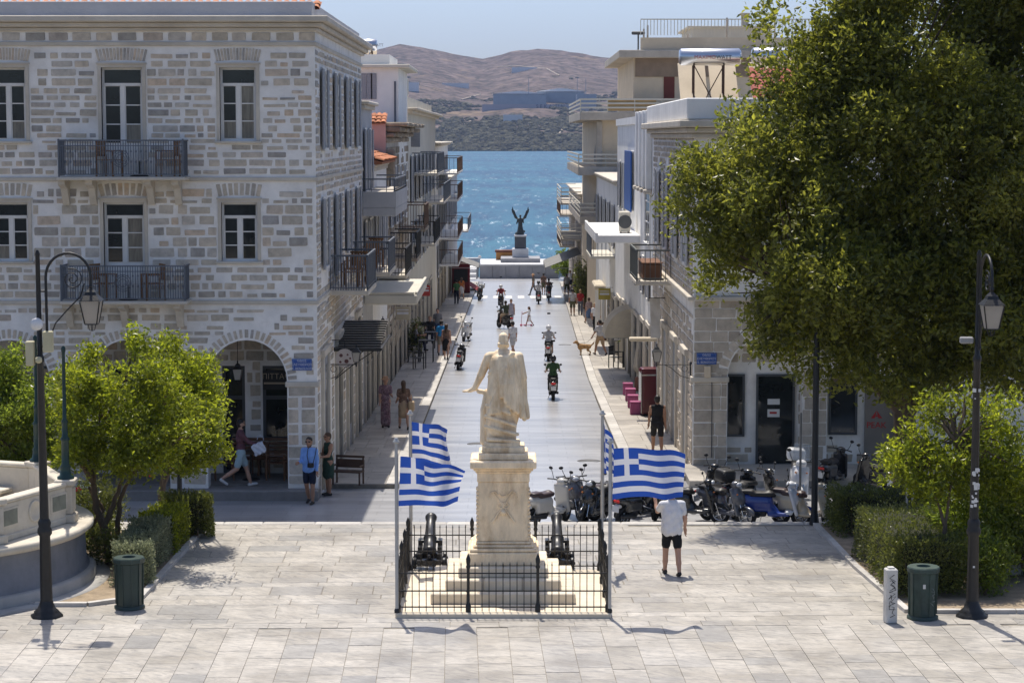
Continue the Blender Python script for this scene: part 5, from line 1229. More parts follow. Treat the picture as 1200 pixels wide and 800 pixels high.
def lamp_post(label, loc, rz, H=6.75, lean=0.0):
    o = thing('street_lamp', label, 'street lamp', loc, rz, 'tall lamps on the square'); o.rotation_euler[1] = lean
    MB().lathe([(.30, 0), (.30, .04), (.24, .07), (.24, .10), (.17, .16), (.135, .24), (.12, .3)], 8).build('base', BLACK, o)
    MB().lathe([(.115, .3), (.10, 1.5), (.135, 1.55), (.135, 1.62), (.11, 1.68), (.125, 1.75), (.095, 1.82)], 8).build('lower_shaft', BLACK, o)
    MB().lathe([(.085, 1.82), (.062, 4.7), (.078, 4.72), (.078, 4.8), (.05, 4.85), (.042, H-.1), (.05, H-.08), (.02, H)], 8).build('upper_shaft', BLACK, o)
    # swan-neck arm with scroll
    P = [(.14, 0, 4.95), (.14, 0, 6.25)]+[(.55-.41*math.cos(a), 0, 6.25+.44*math.sin(a)) for a in np.linspace(0.2, math.pi-.25, 12)]+[(.955, 0, 6.22), (.96, 0, 6.08)]
    a_ = MB().tube(P, .026, 8).tube([(.05, 0, 5.0), (.14, 0, 4.95)], .02, 6).tube([(.05, 0, 6.0), (.14, 0, 6.0)], .02, 6).build('arm', BLACK, o)
    sc = [(.62+(.02+.018*t)*math.cos(t*1.35+1), 0, 6.22+(.02+.018*t)*math.sin(t*1.35+1)) for t in np.linspace(0, 10, 34)]
    MB().tube(sc, .012, 5).tube([(.17, 0, 5.1), (.3, 0, 5.42), (.52, 0, 5.66), (.76, 0, 5.9), (.84, 0, 6.14)], .014, 6).tube([(.17+.07*(1-t/6)*math.cos(t+3)+.05, 0, 5.0+.07*(1-t/7)*math.sin(t+3)) for t in np.linspace(0, 6, 14)], .011, 5).build('scroll', BLACK, a_)
    lantern(o, (.96, 0, 6.04), .9); return o
xl, yl = GZ(55, 722, 0); L1 = lamp_post('tall black lamp post with floodlight and boxes beside the marble bandstand', (xl, yl, 0), 0, lean=R(-.35))
BOXC = mat('beige_box', (.50, .46, .30), rough=.6)
MB().lathe([(.02, -.03), (.10, -.02), (.115, .03), (.115, .06), (.02, .07)], 18, T=Matrix.Translation((.0, -.17, 5.42)) @ Matrix.Rotation(R(90), 4, 'X')).box(-.03, .03, -.12, -.06, 5.34, 5.5).build('floodlight', mat('white_lamp', (.7, .7, .7), rough=.3), L1)
MB().bbox(.08, .26, -.14, .0, 4.9, 5.28, .015).build('control_box', BOXC, L1); MB().bbox(-.24, -.09, -.12, .02, 4.65, 5.1, .015).build('control_box', BOXC, L1); MB().lathe([(.02, 0), (.06, .02), (.06, .1), (.02, .12)], 12, c=(.0, -.12, 4.7)).build('sensor', BOXC, L1)
xr, yr = GZ(1139, 722, 0); L2_ = lamp_post('tall dark lamp post with stickers beside the green bin', (xr, yr, 0), R(-88), lean=0)
GREY_ = mat('camera_grey', (.3, .3, .3)); MB().bbox(-.32, -.08, -.06, .06, 5.05, 5.17, .02, T=Matrix.Rotation(R(88), 4, 'Z')).build('camera', GREY_, L2_)
stk = MB()
for k in range(26):
    z = 2.05+random.random()*.7 if k < 22 else random.choice((1.3, 2.9, 4.05, 4.2, .95)); a = R(-90+random.uniform(-45, 45)); r = .088 if z > 1.82 else .115; T = Matrix.Rotation(R(88), 4, 'Z') @ Matrix.Rotation(a, 4, 'Z') @ Matrix.Translation((r, 0, z)); s = random.uniform(.012, .035); stk.box(0, .004, -s, s, -s, s, T=T)
stk.build('stickers', mat('sticker', (.6, .6, .58)), L2_, kind='stuff')
# bins
BING = mat('bin_green', (0.030, 0.050, 0.042), rough=.42, var=.15, bump=.05); BINR = mat('bin_green_worn', (0.035, 0.060, 0.050), rough=.55, var=.3, scale=6, stains=.4, col2=(.09, .10, .09))
def bin_(label, loc, m, lid=True):
    o = thing('litter_bin', label, 'bin', loc); s = 1.0
    MB().lathe([(.29, 0), (.29, .05), (.25, .07)], 10).build('base', m, o); MB().lathe([(.245, .06), (.26, .86)], 10, smooth=False).build('body', m, o)
    r = MB().lathe([(.265, .86), (.30, .88), (.30, .95), (.285, .97), (.13, .975), (.12, .93)], 10 if lid else 16, smooth=False)
    for k in range(10): a = 2*math.pi*(k)/10; r.tube([(.255*math.cos(a), .255*math.sin(a), .08), (.268*math.cos(a), .268*math.sin(a), .86)], .012, 5)
    r.build('rim', m, o); return o
x, y = GZ(152, 712, 0); bin_('dark green faceted litter bin beside the silvery hedge', (x, y, 0), BING)
x, y = GZ(1081, 724, 0); rb = bin_('worn green litter bin with sticker and scratched writing by the hedge', (x, y, 0), BINR, False)
MB().box(-.05, .0, -.262, -.256, .6, .68).build('sticker', mat('sticker', (.6, .6, .58)), rb)
sw = MB()
def squiggle(m, x0, z0, w_, h_, y, n, seed, r=.006, rz=0):
    rg = random.Random(seed)
    for k in range(n):
        zc = z0+h_*(k+.5)/n; pts = [(x0+rg.uniform(-.5, .5)*w_, y, zc+rg.uniform(-.5, .5)*h_/n*1.3) for _ in range(4)]; m.tube(pts, r, 4)
squiggle(sw, .14, .28, .09, .32, -.235, 5, 3, .005); sw.build('scratched_writing', mat('chalk_grey', (.2, .23, .21)), rb)
# graffiti bollard
x, y = GZ(1043, 729, 0); bo = thing('bollard', 'square white bollard with black graffiti scrawl', 'bollard', (x, y, 0), R(8)); BOW = mat('bollard_white', (.55, .54, .51), rough=.8, var=.12, scale=5, stains=.4)
MB().bbox(-.105, .105, -.105, .105, 0, 1.0, .02).bbox(-.06, .06, -.06, .06, 1.0, 1.03, .01).build('shaft', BOW, bo)
gr = MB()
pts = [(.03, .9), (-.05, .84), (.05, .78), (-.03, .73), (.02, .70), (.06, .62), (-.05, .58), (.05, .55), (-.06, .47), (.06, .5), (-.02, .4), (.05, .38), (-.06, .33), (.04, .30), (.0, .2), (.05, .16), (-.03, .12)]
gr.tube([(a*1.1, -.107, b) for a, b in pts], .0065, 4); squiggle(gr, 0, .25, .13, .55, -.107, 6, 8, .005); gr.build('graffiti', mat('ink', (.01, .01, .01)), bo)
# thin posts: traffic pole by the scooters and dark lamp behind, post under the left tree
x, y, z = G(917, 590); o = thing('metal_post', 'thin bare metal post among the parked scooters', 'post', (WX(941, 51), 51.0, zs(51))); MB().lathe([(.03, 0), (.028, 2.6), (.02, 2.62)], 8).build('pole', mat('galvanised', (.2, .19, .17), rough=.6, var=.3), o)
o = thing('dark_post', 'thick dark post rising into the big tree behind the hedge', 'post', (WX(955, 49.0, 550), 49.0, 0)); MB().lathe([(.12, 0), (.09, .2), (.075, .3), (.07, 4.0), (.05, 4.5)], 10).build('pole', BLACK, o)
x, y = GZ(211, 608, 0); o = thing('dark_post', 'short dark post under the leafy tree behind the round hedge', 'post', (x, y, 0)); MB().lathe([(.06, 0), (.055, 1.5), (.03, 1.55)], 10).build('pole', BLACK, o)

# ================================================================== bandstand
BS = thing('bandstand', 'round marble bandstand with carved parapet and dark marble base', 'bandstand', (-12.2, 42.6, 0))
BM = mat('bandstand_marble', (0.58, 0.53, 0.44), rough=.75, var=.12, scale=2.5, stains=.5, col2=(.36, .30, .22), bump=.1); BD = mat('bandstand_dark', (0.20, 0.205, 0.22), rough=.55, var=.18, scale=2, stains=.4, col2=(.33, .33, .34)); BGY = mat('bandstand_grey', (.40, .39, .37), rough=.7, var=.12, scale=2, stains=.4)
MB().lathe([(4.15, 0), (4.15, .05), (3.85, .05)], 72).build('paving_ring', BGY, BS)
MB().lathe([(3.87, 0), (3.87, .22), (3.83, .26), (3.77, .27)], 72).build('plinth', BGY, BS); MB().lathe([(3.75, .27), (3.70, .30), (3.66, 1.0)], 72).build('drum', BD, BS)
MB().lathe([(3.66, 1.0), (3.77, 1.02), (3.84, 1.08), (3.84, 1.17), (3.78, 1.19), (0, 1.19)], 72).build('ledge', BM, BS)
AN = [R(-124+44*i) for i in range(9)]
AN = [R(2+45*(i-4)) for i in range(8)]; vt = [(3.35*math.cos(a), 3.35*math.sin(a)) for a in AN]
for i, (x, y) in enumerate(vt):
    T = Matrix.Translation((x, y, 0)) @ Matrix.Rotation(AN[i], 4, 'Z')
    MB().bbox(-.2, .2, -.22, .22, 1.19, 1.36, .02, T=T).bbox(-.15, .15, -.17, .17, 1.36, 1.93, .02, T=T).bbox(-.2, .2, -.22, .22, 1.93, 2.05, .02, T=T).build('post', BM, BS)
    for s in (-.08, .08): MB().bbox(.15, .17, s-.05, s+.05, 1.42, 1.88, .02, T=T).build('carved_relief', BM, BS)
    if i < 7:
        x2, y2 = vt[i+1]; d = Vector((x2-x, y2-y)); ln = d.length; T = Matrix.Translation(((x+x2)/2, (y+y2)/2, 0)) @ Matrix.Rotation(math.atan2(d.y, d.x)-math.pi/2, 4, 'Z')
        w_ = MB().bbox(-.10, .10, -ln/2+.16, ln/2-.16, 1.19, 1.92, .02, T=T).build('parapet', BM, BS); MB().bbox(-.14, .14, -ln/2+.18, ln/2-.18, 1.921, 2.0, .02, T=T).bbox(-.13, .13, -ln/2+.2, ln/2-.2, 1.19, 1.32, .02, T=T).build('coping', BM, w_)
        for s in (-.85, .85):
            MB().bbox(.10, .115, s-.30, s+.30, 1.45, 1.82, .01, T=T).build('panel_frame', BM, w_); MB().box(.1151, .119, s-.24, s+.24, 1.49, 1.78, T=T).build('panel', mat('panel_green_grey', (.20, .21, .17), rough=.6, var=.2, scale=5), w_)
        MB().lathe([(.22, 0), (.22, .02), (.18, .025), (.17, .01), (.02, .012)], 24, T=T @ Matrix.Translation((.101, 0, 1.62)) @ Matrix.Rotation(R(90), 4, 'Y')).build('medallion', BM, w_)
        MB().bbox(-.62, -.18, -ln/2+.5, ln/2-.5, 1.42, 1.5, .02, T=T).bbox(-.5, -.25, -ln/2+.7, -ln/2+.9, 1.19, 1.42, .02, T=T).bbox(-.5, -.25, ln/2-.9, ln/2-.7, 1.19, 1.42, .02, T=T).build('bench', BM, w_)
GRNP = mat('green_lamp_paint', (.012, .035, .032), rough=.4, var=.15)
for i, lb_ in ((4, 'dark green turned lamp standard on the bandstand corner post'), (5, 'dark green turned lamp standard on the rear bandstand post half hidden by the black lamp')):
    o = thing('bandstand_lamp', lb_, 'lamp', (vt[i][0]-12.2, vt[i][1]+42.6, 2.051)); MB().lathe([(.17, 0), (.17, .04), (.12, .07), (.095, .2), (.105, .24), (.075, .3), (.075, .75), (.10, .79), (.06, .84), (.055, 1.1), (.07, 1.14), (.04, 1.2), (.032, 2.5), (.045, 2.55), (.045, 2.6), (.02, 2.64)], 12).build('shaft', GRNP, o)
# foliage ==========================================================
BARK = mat('bark', (0.13, 0.095, 0.065), rough=.95, var=.3, scale=6, stretch=(1, 1, .3), bump=.8, bscale=30)
def leafmat(name, c1, c2, rough=.36, trans=.35):
    if name in MATS: return MATS[name]
    m = mat(name, c1, rough=rough, var=.25, scale=.9, rnd=1, island=True, ramp=[(0, c2), (.6, c1), (1, tuple(min(1, q*1.5) for q in c1))], trans=trans, spec=.5, tboost=2.9); return m
def leaf_mesh(name, C, D, size, m, rg, wid=.5, up=.3):
    """C centres, D main directions; one folded leaf of 4 corners each"""
    n = len(C); L = size*(.5+1.0*rg.random((n, 1))); d = D/np.linalg.norm(D, axis=1, keepdims=True)
    r = rg.normal(size=(n, 3)); r[:, 2] *= .6; s = np.cross(d, r); s /= np.linalg.norm(s, axis=1, keepdims=True)+1e-9; nn = np.cross(d, s)
    V = np.stack([C-d*L*.5, C+s*L*wid*.5+nn*L*.06, C+d*L*.5-nn*L*.08, C-s*L*wid*.5+nn*L*.06], 1).reshape(-1, 3)
    return npmesh(name, V, np.arange(4*n).reshape(n, 4), m, smooth=False)
def crown(blobs, n_twig, per, rg, shell=.55, lift=.35, gap=None, twig=.32, thr=-.10):
    """twigs with leaves spread through a set of ellipsoids, denser to the outside"""
    w_ = np.array([b[3]*b[4]*b[5] for b in blobs])**.7; w_ /= w_.sum(); idx = rg.choice(len(blobs), n_twig, p=w_); bl = np.array(blobs)[idx]
    q = rg.normal(size=(n_twig, 3)); q /= np.linalg.norm(q, axis=1, keepdims=True); rad = (shell+(1-shell)*rg.random((n_twig, 1))**.6)*(1+.10*rg.normal(size=(n_twig, 1)))
    P = bl[:, :3]+q*rad*bl[:, 3:6]
    if gap is not None:
        k = fbm(P[:, 0]*gap+7, P[:, 2]*gap+P[:, 1]*gap*.7, 11, 3) > thr; P, q = P[k], q[k]
    n = len(P); d = q+rg.normal(size=(n, 3))*.55; d[:, 2] += lift; d /= np.linalg.norm(d, axis=1, keepdims=True)
    t = rg.random((n, per, 1)); side = rg.normal(size=(n, per, 3))*.09*twig/.32
    C = P[:, None]+d[:, None]*t*twig+side; DD = d[:, None]*.7+rg.normal(size=(n, per, 3))*.6; return C.reshape(-1, 3), DD.reshape(-1, 3)
def tree(name, label, base, trunks, blobs, m, n_twig, per, size, seed, shell=.5, gap=.55, group=None, twig=.32, thr=-.10, bark=None, lift=.35, wid=.5):
    o = thing(name, label, 'tree', base, 0, group); rg = np.random.default_rng(seed); rr = random.Random(seed)
    for k, (pts, ra, rb_) in enumerate(trunks):
        n = len(pts); P = []
        for i in range(n-1):
            for t in np.linspace(0, 1, 5)[:-1]: p = Vector(pts[i]).lerp(Vector(pts[i+1]), t); P.append(p+Vector((rr.uniform(-.02, .02), rr.uniform(-.02, .02), 0)))
        P.append(Vector(pts[-1])); MB().tube(P, [ra+(rb_-ra)*i/(len(P)-1) for i in range(len(P))], 9).build('trunk' if k == 0 else 'limb', bark or BARK, o)
    lm = MB(); tops = [Vector(t[0][-1]) for t in trunks]
    for b in blobs:
        c = Vector(b[:3]); s = min(tops, key=lambda t: (t-c).length)
        for k in range(5):
            e = c+Vector((rr.uniform(-.6, .6)*b[3], rr.uniform(-.6, .6)*b[4], rr.uniform(-.5, .45)*b[5])); mid = s.lerp(e, .5)+Vector((rr.uniform(-.15, .15), rr.uniform(-.15, .15), .1)); lm.tube([s, mid, e], [.04, .025, .008], 5)
    lm.build('branches', bark or BARK, o, kind='stuff')
    sub_ = [(b[0], b[1], b[2], b[3]*.8, b[4]*.8, b[5]*.8) for b in blobs]
    for b in blobs:
        for k in range(8):
            q = Vector((rr.gauss(0, 1), rr.gauss(0, 1), rr.gauss(.15, 1))).normalized(); f = rr.uniform(.26, .46); g = rr.uniform(.74, 1.0)
            sub_.append((b[0]+q.x*b[3]*g, b[1]+q.y*b[4]*g, b[2]+q.z*b[5]*g, b[3]*f, b[4]*f, b[5]*f*.85))
    C, D = crown(sub_, n_twig, per, rg, shell, lift, gap, twig, thr); link('crown', leaf_mesh('crown', C, D, size, m, rg, wid), o, kind='stuff'); return o
BIGL = leafmat('dark_leaf', (0.135, 0.138, 0.018), (0.055, 0.068, 0.011), trans=.44); YEL = leafmat('bright_leaf', (0.150, 0.168, 0.010), (0.065, 0.09, 0.009), trans=.5); SIL = leafmat('silver_leaf', (0.17, 0.185, 0.11), (0.09, 0.11, 0.06), rough=.6, trans=.25); GRN = leafmat('fresh_leaf', (0.12, 0.15, 0.015), (0.06, 0.09, 0.012), trans=.45); HED = leafmat('hedge_leaf', (0.095, 0.105, 0.020), (0.045, 0.06, 0.014), trans=.3)
# great tree on the right
bx_, by_ = 9.3, 51.0
def bb(px, py, Y, rx, ry, rz): x, z = W(px, py, Y); return (x-bx_, Y-by_, z, rx, ry, rz)
blobs = [bb(1010, 60, 51, 2.0, 2.2, 1.7), bb(1100, 20, 51.5, 2.2, 2.4, 1.9), bb(1190, 90, 51, 2.4, 2.4, 2.2), bb(930, 160, 50.5, 1.5, 1.8, 1.4), bb(1010, 190, 49.8, 2.0, 2.2, 1.7), bb(1120, 210, 49.5, 2.3, 2.2, 2.0), bb(880, 230, 50.2, 1.45, 1.6, 1.25), bb(830, 225, 50.3, .85, 1.0, .75), bb(905, 320, 50, 1.6, 1.7, 1.15), bb(990, 330, 49.6, 1.9, 2.0, 1.5), bb(1090, 350, 49.6, 2.1, 2.0, 1.6), bb(1190, 320, 50, 2.3, 2.2, 1.9), bb(965, 410, 50, 1.35, 1.5, .95), bb(890, 385, 50.3, .8, 1.0, .55), bb(1050, 430, 50, 1.4, 1.4, .75), bb(1150, 430, 50.4, 1.6, 1.5, .9), bb(1280, 200, 51, 3, 3, 3), bb(1260, 380, 51, 2.5, 2.5, 1.8), bb(985, 10, 51, 1.1, 1.6, 1.3), bb(972, 95, 50.5, .85, 1.3, .9), bb(1080, -90, 51, 3, 3, 2), bb(1060, 20, 50, 1.6, 1.6, 1.4), bb(1150, -20, 50.5, 2.2, 2, 1.8), bb(1180, 150, 49.6, 1.8, 1.8, 1.6), bb(1060, 110, 49.4, 1.6, 1.5, 1.3), bb(1230, 30, 51, 2.4, 2.4, 2.2), bb(870, 300, 48.9, 1.0, 1.2, .7), bb(930, 250, 48.8, 1.2, 1.3, 1.0), bb(955, 340, 47.9, 1.1, 1.0, .8), bb(1035, 65, 49.6, 1.3, 1.2, 1.2), bb(1100, 70, 49.4, 1.4, 1.3, 1.3), bb(1050, 5, 50, 1.5, 1.4, 1.2), bb(900, 380, 48.6, .7, .9, .4), bb(850, 285, 50.2, .7, .9, .5), bb(815, 200, 50.4, .45, .6, .35), bb(1060, 250, 53, 3.6, 2.6, 3.8)]
tree('great_tree', 'huge dense dark green tree shading the corner shop', (bx_, by_, 0), [([(0, 0, 0), (.1, .05, 1.3), (-.1, 0, 2.6), (.2, 0, 4.2)], .34, .2), ([(-.05, 0, 2.3), (-1.3, -.3, 3.6), (-2.6, -.4, 5.0)], .18, .07), ([(.05, 0, 2.4), (1.4, -.2, 4.0), (2.4, 0, 6.0)], .2, .08), ([(.2, 0, 4.0), (-.6, .3, 6.5), (-.4, .5, 9)], .18, .06)], blobs, BIGL, 33000, 13, .13, 21, shell=.45, gap=.5, twig=.40, thr=-.17)
# leafy trees by the bandstand
tx, ty = GZ(130, 650, .03)
def b2(px, py, Y, rx, ry, rz): x, z = W(px, py, Y); return (x-tx, Y-ty, z, rx, ry, rz)
tree('young_tree', 'bushy bright green tree with forked trunk beside the bandstand', (tx, ty, .03), [([(0.1, 0, 0), (-.12, 0, .55), (-.30, .05, 1.0), (-.35, .05, 1.5)], .11, .06), ([(-.15, 0, .6), (.05, .05, 1.05), (.25, .1, 1.6)], .07, .04), ([(.18, .1, 0), (.12, .12, .7), (.2, .1, 1.2), (.45, .1, 1.7)], .065, .035), ([(-.3, .3, 0), (-.5, .3, .5), (-.2, .3, .9), (-.5, .3, 1.4)], .06, .035)],
     [b2(105, 490, 45.0, .65, .85, .72), b2(150, 475, 44.8, .75, .95, .8), b2(100, 447, 45.2, .5, .75, .5), b2(155, 430, 45.0, .55, .75, .5), b2(140, 540, 44.6, .62, .85, .32), b2(95, 530, 45.0, .45, .65, .36), b2(180, 520, 44.4, .6, .8, .5), b2(155, 410, 45.0, .2, .3, .28), b2(120, 420, 45.0, .28, .4, .25), b2(185, 450, 44.8, .5, .6, .5), b2(238, 495, 44.0, .4, .6, .45)], YEL, 2700, 12, .09, 31, shell=.6, gap=1.3, twig=.25, group='trees by the bandstand')
tx, ty = GZ(190, 600, 0)
tree('young_tree', 'bright green tree with slender bent trunk in front of the arcade', (tx, ty, .0), [([(0, 0, 0), (-.02, 0, .5), (.05, 0, .9), (.35, 0, 1.5)], .08, .05), ([(.02, .02, .5), (.2, .05, 1.0), (.2, 0, 1.6)], .05, .03)],
     [b2(212, 500, 46.4, .72, 1.0, .75), b2(243, 485, 46.4, .5, .8, .55), b2(205, 445, 46.6, .62, .9, .58), b2(232, 525, 46.0, .5, .7, .42), b2(205, 545, 46, .5, .8, .28), b2(228, 440, 46.6, .38, .6, .36), b2(200, 410, 46.6, .2, .35, .36), b2(188, 470, 46.4, .6, .8, .6)], YEL, 2100, 12, .09, 32, shell=.6, gap=1.3, twig=.25, group='trees by the bandstand')
tx, ty = -10.9, 48.0
tree('young_tree', 'rounded bright green tree standing behind the bandstand parapet', (tx, ty, .0), [([(0, 0, 0), (0, 0, .8), (.1, 0, 1.6)], .09, .05)],
     [b2(20, 480, 48, .75, .9, .8), b2(-20, 470, 48.3, .9, .9, .9), b2(45, 510, 47.8, .5, .7, .5), b2(10, 435, 48.2, .5, .6, .45), b2(30, 545, 47.8, .6, .7, .35), b2(70, 470, 48.6, .5, .7, .6), b2(60, 520, 48.6, .5, .7, .5)], GRN, 2300, 13, .085, 33, shell=.5, gap=.9, twig=.25, group='trees by the bandstand')
tx, ty = GZ(1104, 690, .03)
tree('sapling', 'slender sapling with bright glossy leaves beside the tall lamp', (tx, ty, .03), [([(0, 0, 0), (.02, 0, .8), (.03, 0, 1.35)], .055, .045), ([(.03, 0, 1.3), (-.15, 0, 1.75), (-.3, 0, 2.4)], .035, .015), ([(.03, 0, 1.3), (.12, .05, 1.8), (.2, 0, 2.9)], .035, .012)],
     [b2(1085, 560, 41.9, .55, .6, .5), b2(1060, 545, 41.8, .35, .5, .35), b2(1110, 530, 42, .5, .6, .55), b2(1140, 560, 42, .5, .6, .5), b2(1165, 530, 42.2, .45, .5, .45), b2(1185, 560, 42.4, .5, .6, .5), b2(1128, 470, 42, .20, .25, .55), b2(1150, 495, 42, .2, .25, .4), b2(1095, 490, 42, .22, .3, .35), b2(1175, 490, 42.3, .2, .25, .35), b2(1070, 515, 41.9, .2, .25, .3)], YEL, 1250, 11, .10, 34, shell=.35, gap=1.1, twig=.3, lift=.9, wid=.42)
# hedges and shrubs
def hedge(label, c, ext, m, n, size, seed, rz=0, round_=False, group=None):
    o = thing('hedge', label, 'hedge', c, rz, group); rg = np.random.default_rng(seed); ex, ey, ez = ext
    lm = MB(); rr = random.Random(seed)
    for k in range(14): x, y = rr.uniform(-.8, .8)*ex, rr.uniform(-.8, .8)*ey; lm.tube([(x, y, 0), (x+rr.uniform(-.1, .1), y+rr.uniform(-.1, .1), ez*.8)], [.018, .006], 5)
    lm.build('stems', BARK, o, kind='stuff')
    u = rg.uniform(-1, 1, (n, 3)); k = rg.integers(0, 5, n); s = 1-.28*rg.random(n)**1.6
    for a, sg, kk in ((0, 1, 0), (0, -1, 1), (1, -1, 2), (1, 1, 3), (2, 1, 4)): u[k == kk, a] = (sg*s)[k == kk]
    if round_: r = np.linalg.norm(u[:, :2]*np.array([1, 1]), axis=1, keepdims=True); u[:, :2] /= np.maximum(1, r)
    C = np.stack([u[:, 0]*ex, u[:, 1]*ey, (u[:, 2]*.5+.5)*ez*.96+.04], 1)+rg.normal(size=(n, 3))*.03
    C += fbm(C[:, 0]*3+5, C[:, 1]*3+C[:, 2]*2, seed, 3)[:, None]*.16*u; D = u*.8+rg.normal(size=(n, 3))*.6; D[:, 2] += .5
    link('foliage', leaf_mesh('foliage', C, D, size, m, rg, .5), o, kind='stuff')
    core = sdf_obj('shade_core', [rbx((0, 0, ez*.5), (ex*.78, ey*.78, ez*.42), .1)], mat('hedge_shade_core', (.03, .032, .018), rough=1), o, h=.12, k=.05); return o  # solid near-black core, its colour stands for the shade inside the foliage
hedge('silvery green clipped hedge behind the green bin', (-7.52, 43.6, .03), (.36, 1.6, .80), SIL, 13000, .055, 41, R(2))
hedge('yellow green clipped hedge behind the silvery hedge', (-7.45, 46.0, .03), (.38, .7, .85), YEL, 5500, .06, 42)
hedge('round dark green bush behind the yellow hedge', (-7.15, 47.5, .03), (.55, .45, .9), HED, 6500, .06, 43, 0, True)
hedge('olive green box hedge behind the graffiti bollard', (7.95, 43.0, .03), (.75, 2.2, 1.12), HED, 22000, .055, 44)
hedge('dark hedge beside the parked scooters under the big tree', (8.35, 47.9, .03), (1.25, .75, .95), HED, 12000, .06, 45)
def shrub(label, c, r, h, m, n, size, seed, name='shrub'):
    o = thing(name, label, 'shrub', c); rg = np.random.default_rng(seed); rr = random.Random(seed); lm = MB()
    for k in range(7): a = rr.uniform(0, 6.28); lm.tube([(0, 0, 0), (r*.3*math.cos(a), r*.3*math.sin(a), h*.4), (r*.6*math.cos(a), r*.6*math.sin(a), h*.8)], [.025, .018, .008], 5)
    lm.build('stems', BARK, o, kind='stuff'); C, D = crown([(0, 0, h*.6, r, r, h*.42), (r*.4, 0, h*.45, r*.7, r*.7, h*.35)], n, 11, rg, .35, .5, 1.1, .25); link('foliage', leaf_mesh('foliage', C, D, size, m, rg, .4), o, kind='stuff')
shrub('lush green shrub behind the stickered lamp post', (9.2, 42.6, .03), .9, 1.9, GRN, 900, .1, 51); shrub('dark green shrub beside the lush one in the shaded bed', (10.3, 43.0, .03), .9, 1.9, HED, 800, .1, 52); shrub('small leafy shrub at the foot of the stickered lamp', (9.1, 41.2, .03), .4, 1.1, GRN, 260, .09, 53)
shrub('red flowering shrub under the tree beside the bandstand', (-9.2, 47.3, .03), .55, 1.2, HED, 350, .08, 54)
shrub('low green plant growing between hedge and leaning trunk', (-8.35, 44.2, .03), .35, .6, HED, 150, .07, 55)
shrub('low dark plant in the soil behind the leaning trunk', (-9.0, 45.9, .03), .7, .5, HED, 260, .07, 56)
FLR = mat('hibiscus_red', (.45, .015, .02), rough=.6, trans=.3)
for i, (px, py, Y) in enumerate(((92, 573, 47), (178, 556, 46.9), (184, 549, 46.9))):
    x, z = W(px, py, Y); o = thing('red_flower', 'red hibiscus flower among the leaves near the bandstand', 'flower', (x, Y, z), 0, 'hibiscus flowers'); m = MB()
    for k in range(5): a = k*1.257; m.add([(0, 0, 0), (.05*math.cos(a-.45), -.03, .05*math.sin(a-.45)), (.075*math.cos(a), -.02, .075*math.sin(a)), (.05*math.cos(a+.45), -.03, .05*math.sin(a+.45))], [(0, 1, 2, 3)])
    m.build('petals', FLR, o)
# low stone blocks in the right bed
for i, (px, py) in enumerate(((1120, 690), (1185, 690))):
    x, y = GZ(px, py, .03); o = thing('stone_block', 'low grey stone block in the shaded bed behind the bin', 'stone', (x, y+1.5, .03), 0, 'stone blocks in the bed'); MB().bbox(-.6, .6, -.2, .2, 0, .42, .03).build('block', KERB, o)
o = thing('bicycle_hoop', 'bent metal hoop stand behind the olive hedge', 'bike stand', (WX(1068, 46, 590), 46.2, .03)); MB().tube([(-.06, 0, 0), (-.06, 0, 1.25), (-.03, 0, 1.36), (.03, 0, 1.36), (.06, 0, 1.25), (.06, 0, 0)], .025, 8).build('tube', ALU, o)

# ================================================================== people
def cloth(name, c): return mat('cloth_'+name, c, rough=.9, var=.1, scale=9, bump=.15, bscale=30)
SKIN = [mat('skin_light', (.46, .27, .19), rough=.55, var=.06), mat('skin_tan', (.34, .185, .115), rough=.55, var=.06)]
HAIRD = mat('hair_dark', (.018, .013, .01), rough=.5, var=.2, scale=20); HAIRB = mat('hair_brown', (.07, .038, .02), rough=.5, var=.2, scale=20); HAIRL = mat('hair_blond', (.30, .19, .09), rough=.5, var=.2, scale=20)
SHOEW = mat('shoe_white', (.6, .6, .6)); SHOED = mat('shoe_dark', (.03, .026, .024)); HELW = mat('helmet_white', (.62, .63, .65), rough=.2); HELD = mat('helmet_dark', (.02, .02, .022), rough=.2); STRAW = mat('straw', (.42, .25, .15), rough=.9)
_hand = {}
def hand_verts(sgn):
    if sgn not in _hand:
        p = [rbx((0, .005, -.045), (.038, .014, .045), .012)]
        for i, (x, l) in enumerate(((-.029, .062), (-.010, .074), (.010, .07), (.028, .054))):
            p += [cap((x, .005, -.085), (x*1.08, -.002, -.085-l*.5), .0095, .009), cap((x*1.08, -.002, -.085-l*.5), (x*1.08, -.022, -.085-l*.92), .009, .0075)]
        p += [cap((sgn*.034, 0, -.025), (sgn*.052, -.012, -.06), .012, .0105), cap((sgn*.052, -.012, -.06), (sgn*.05, -.022, -.09), .0105, .008)]
        V, F, _ = surf(p, .0085, .006); _hand[sgn] = (V, F)
    return _hand[sgn]
def rotd(d, fwd, side, sgn):
    """a limb hanging straight down swung forward (+Y) and out to its side"""
    return np.array([sgn*math.sin(side), math.sin(fwd)*math.cos(side), -math.cos(fwd)*math.cos(side)])*d
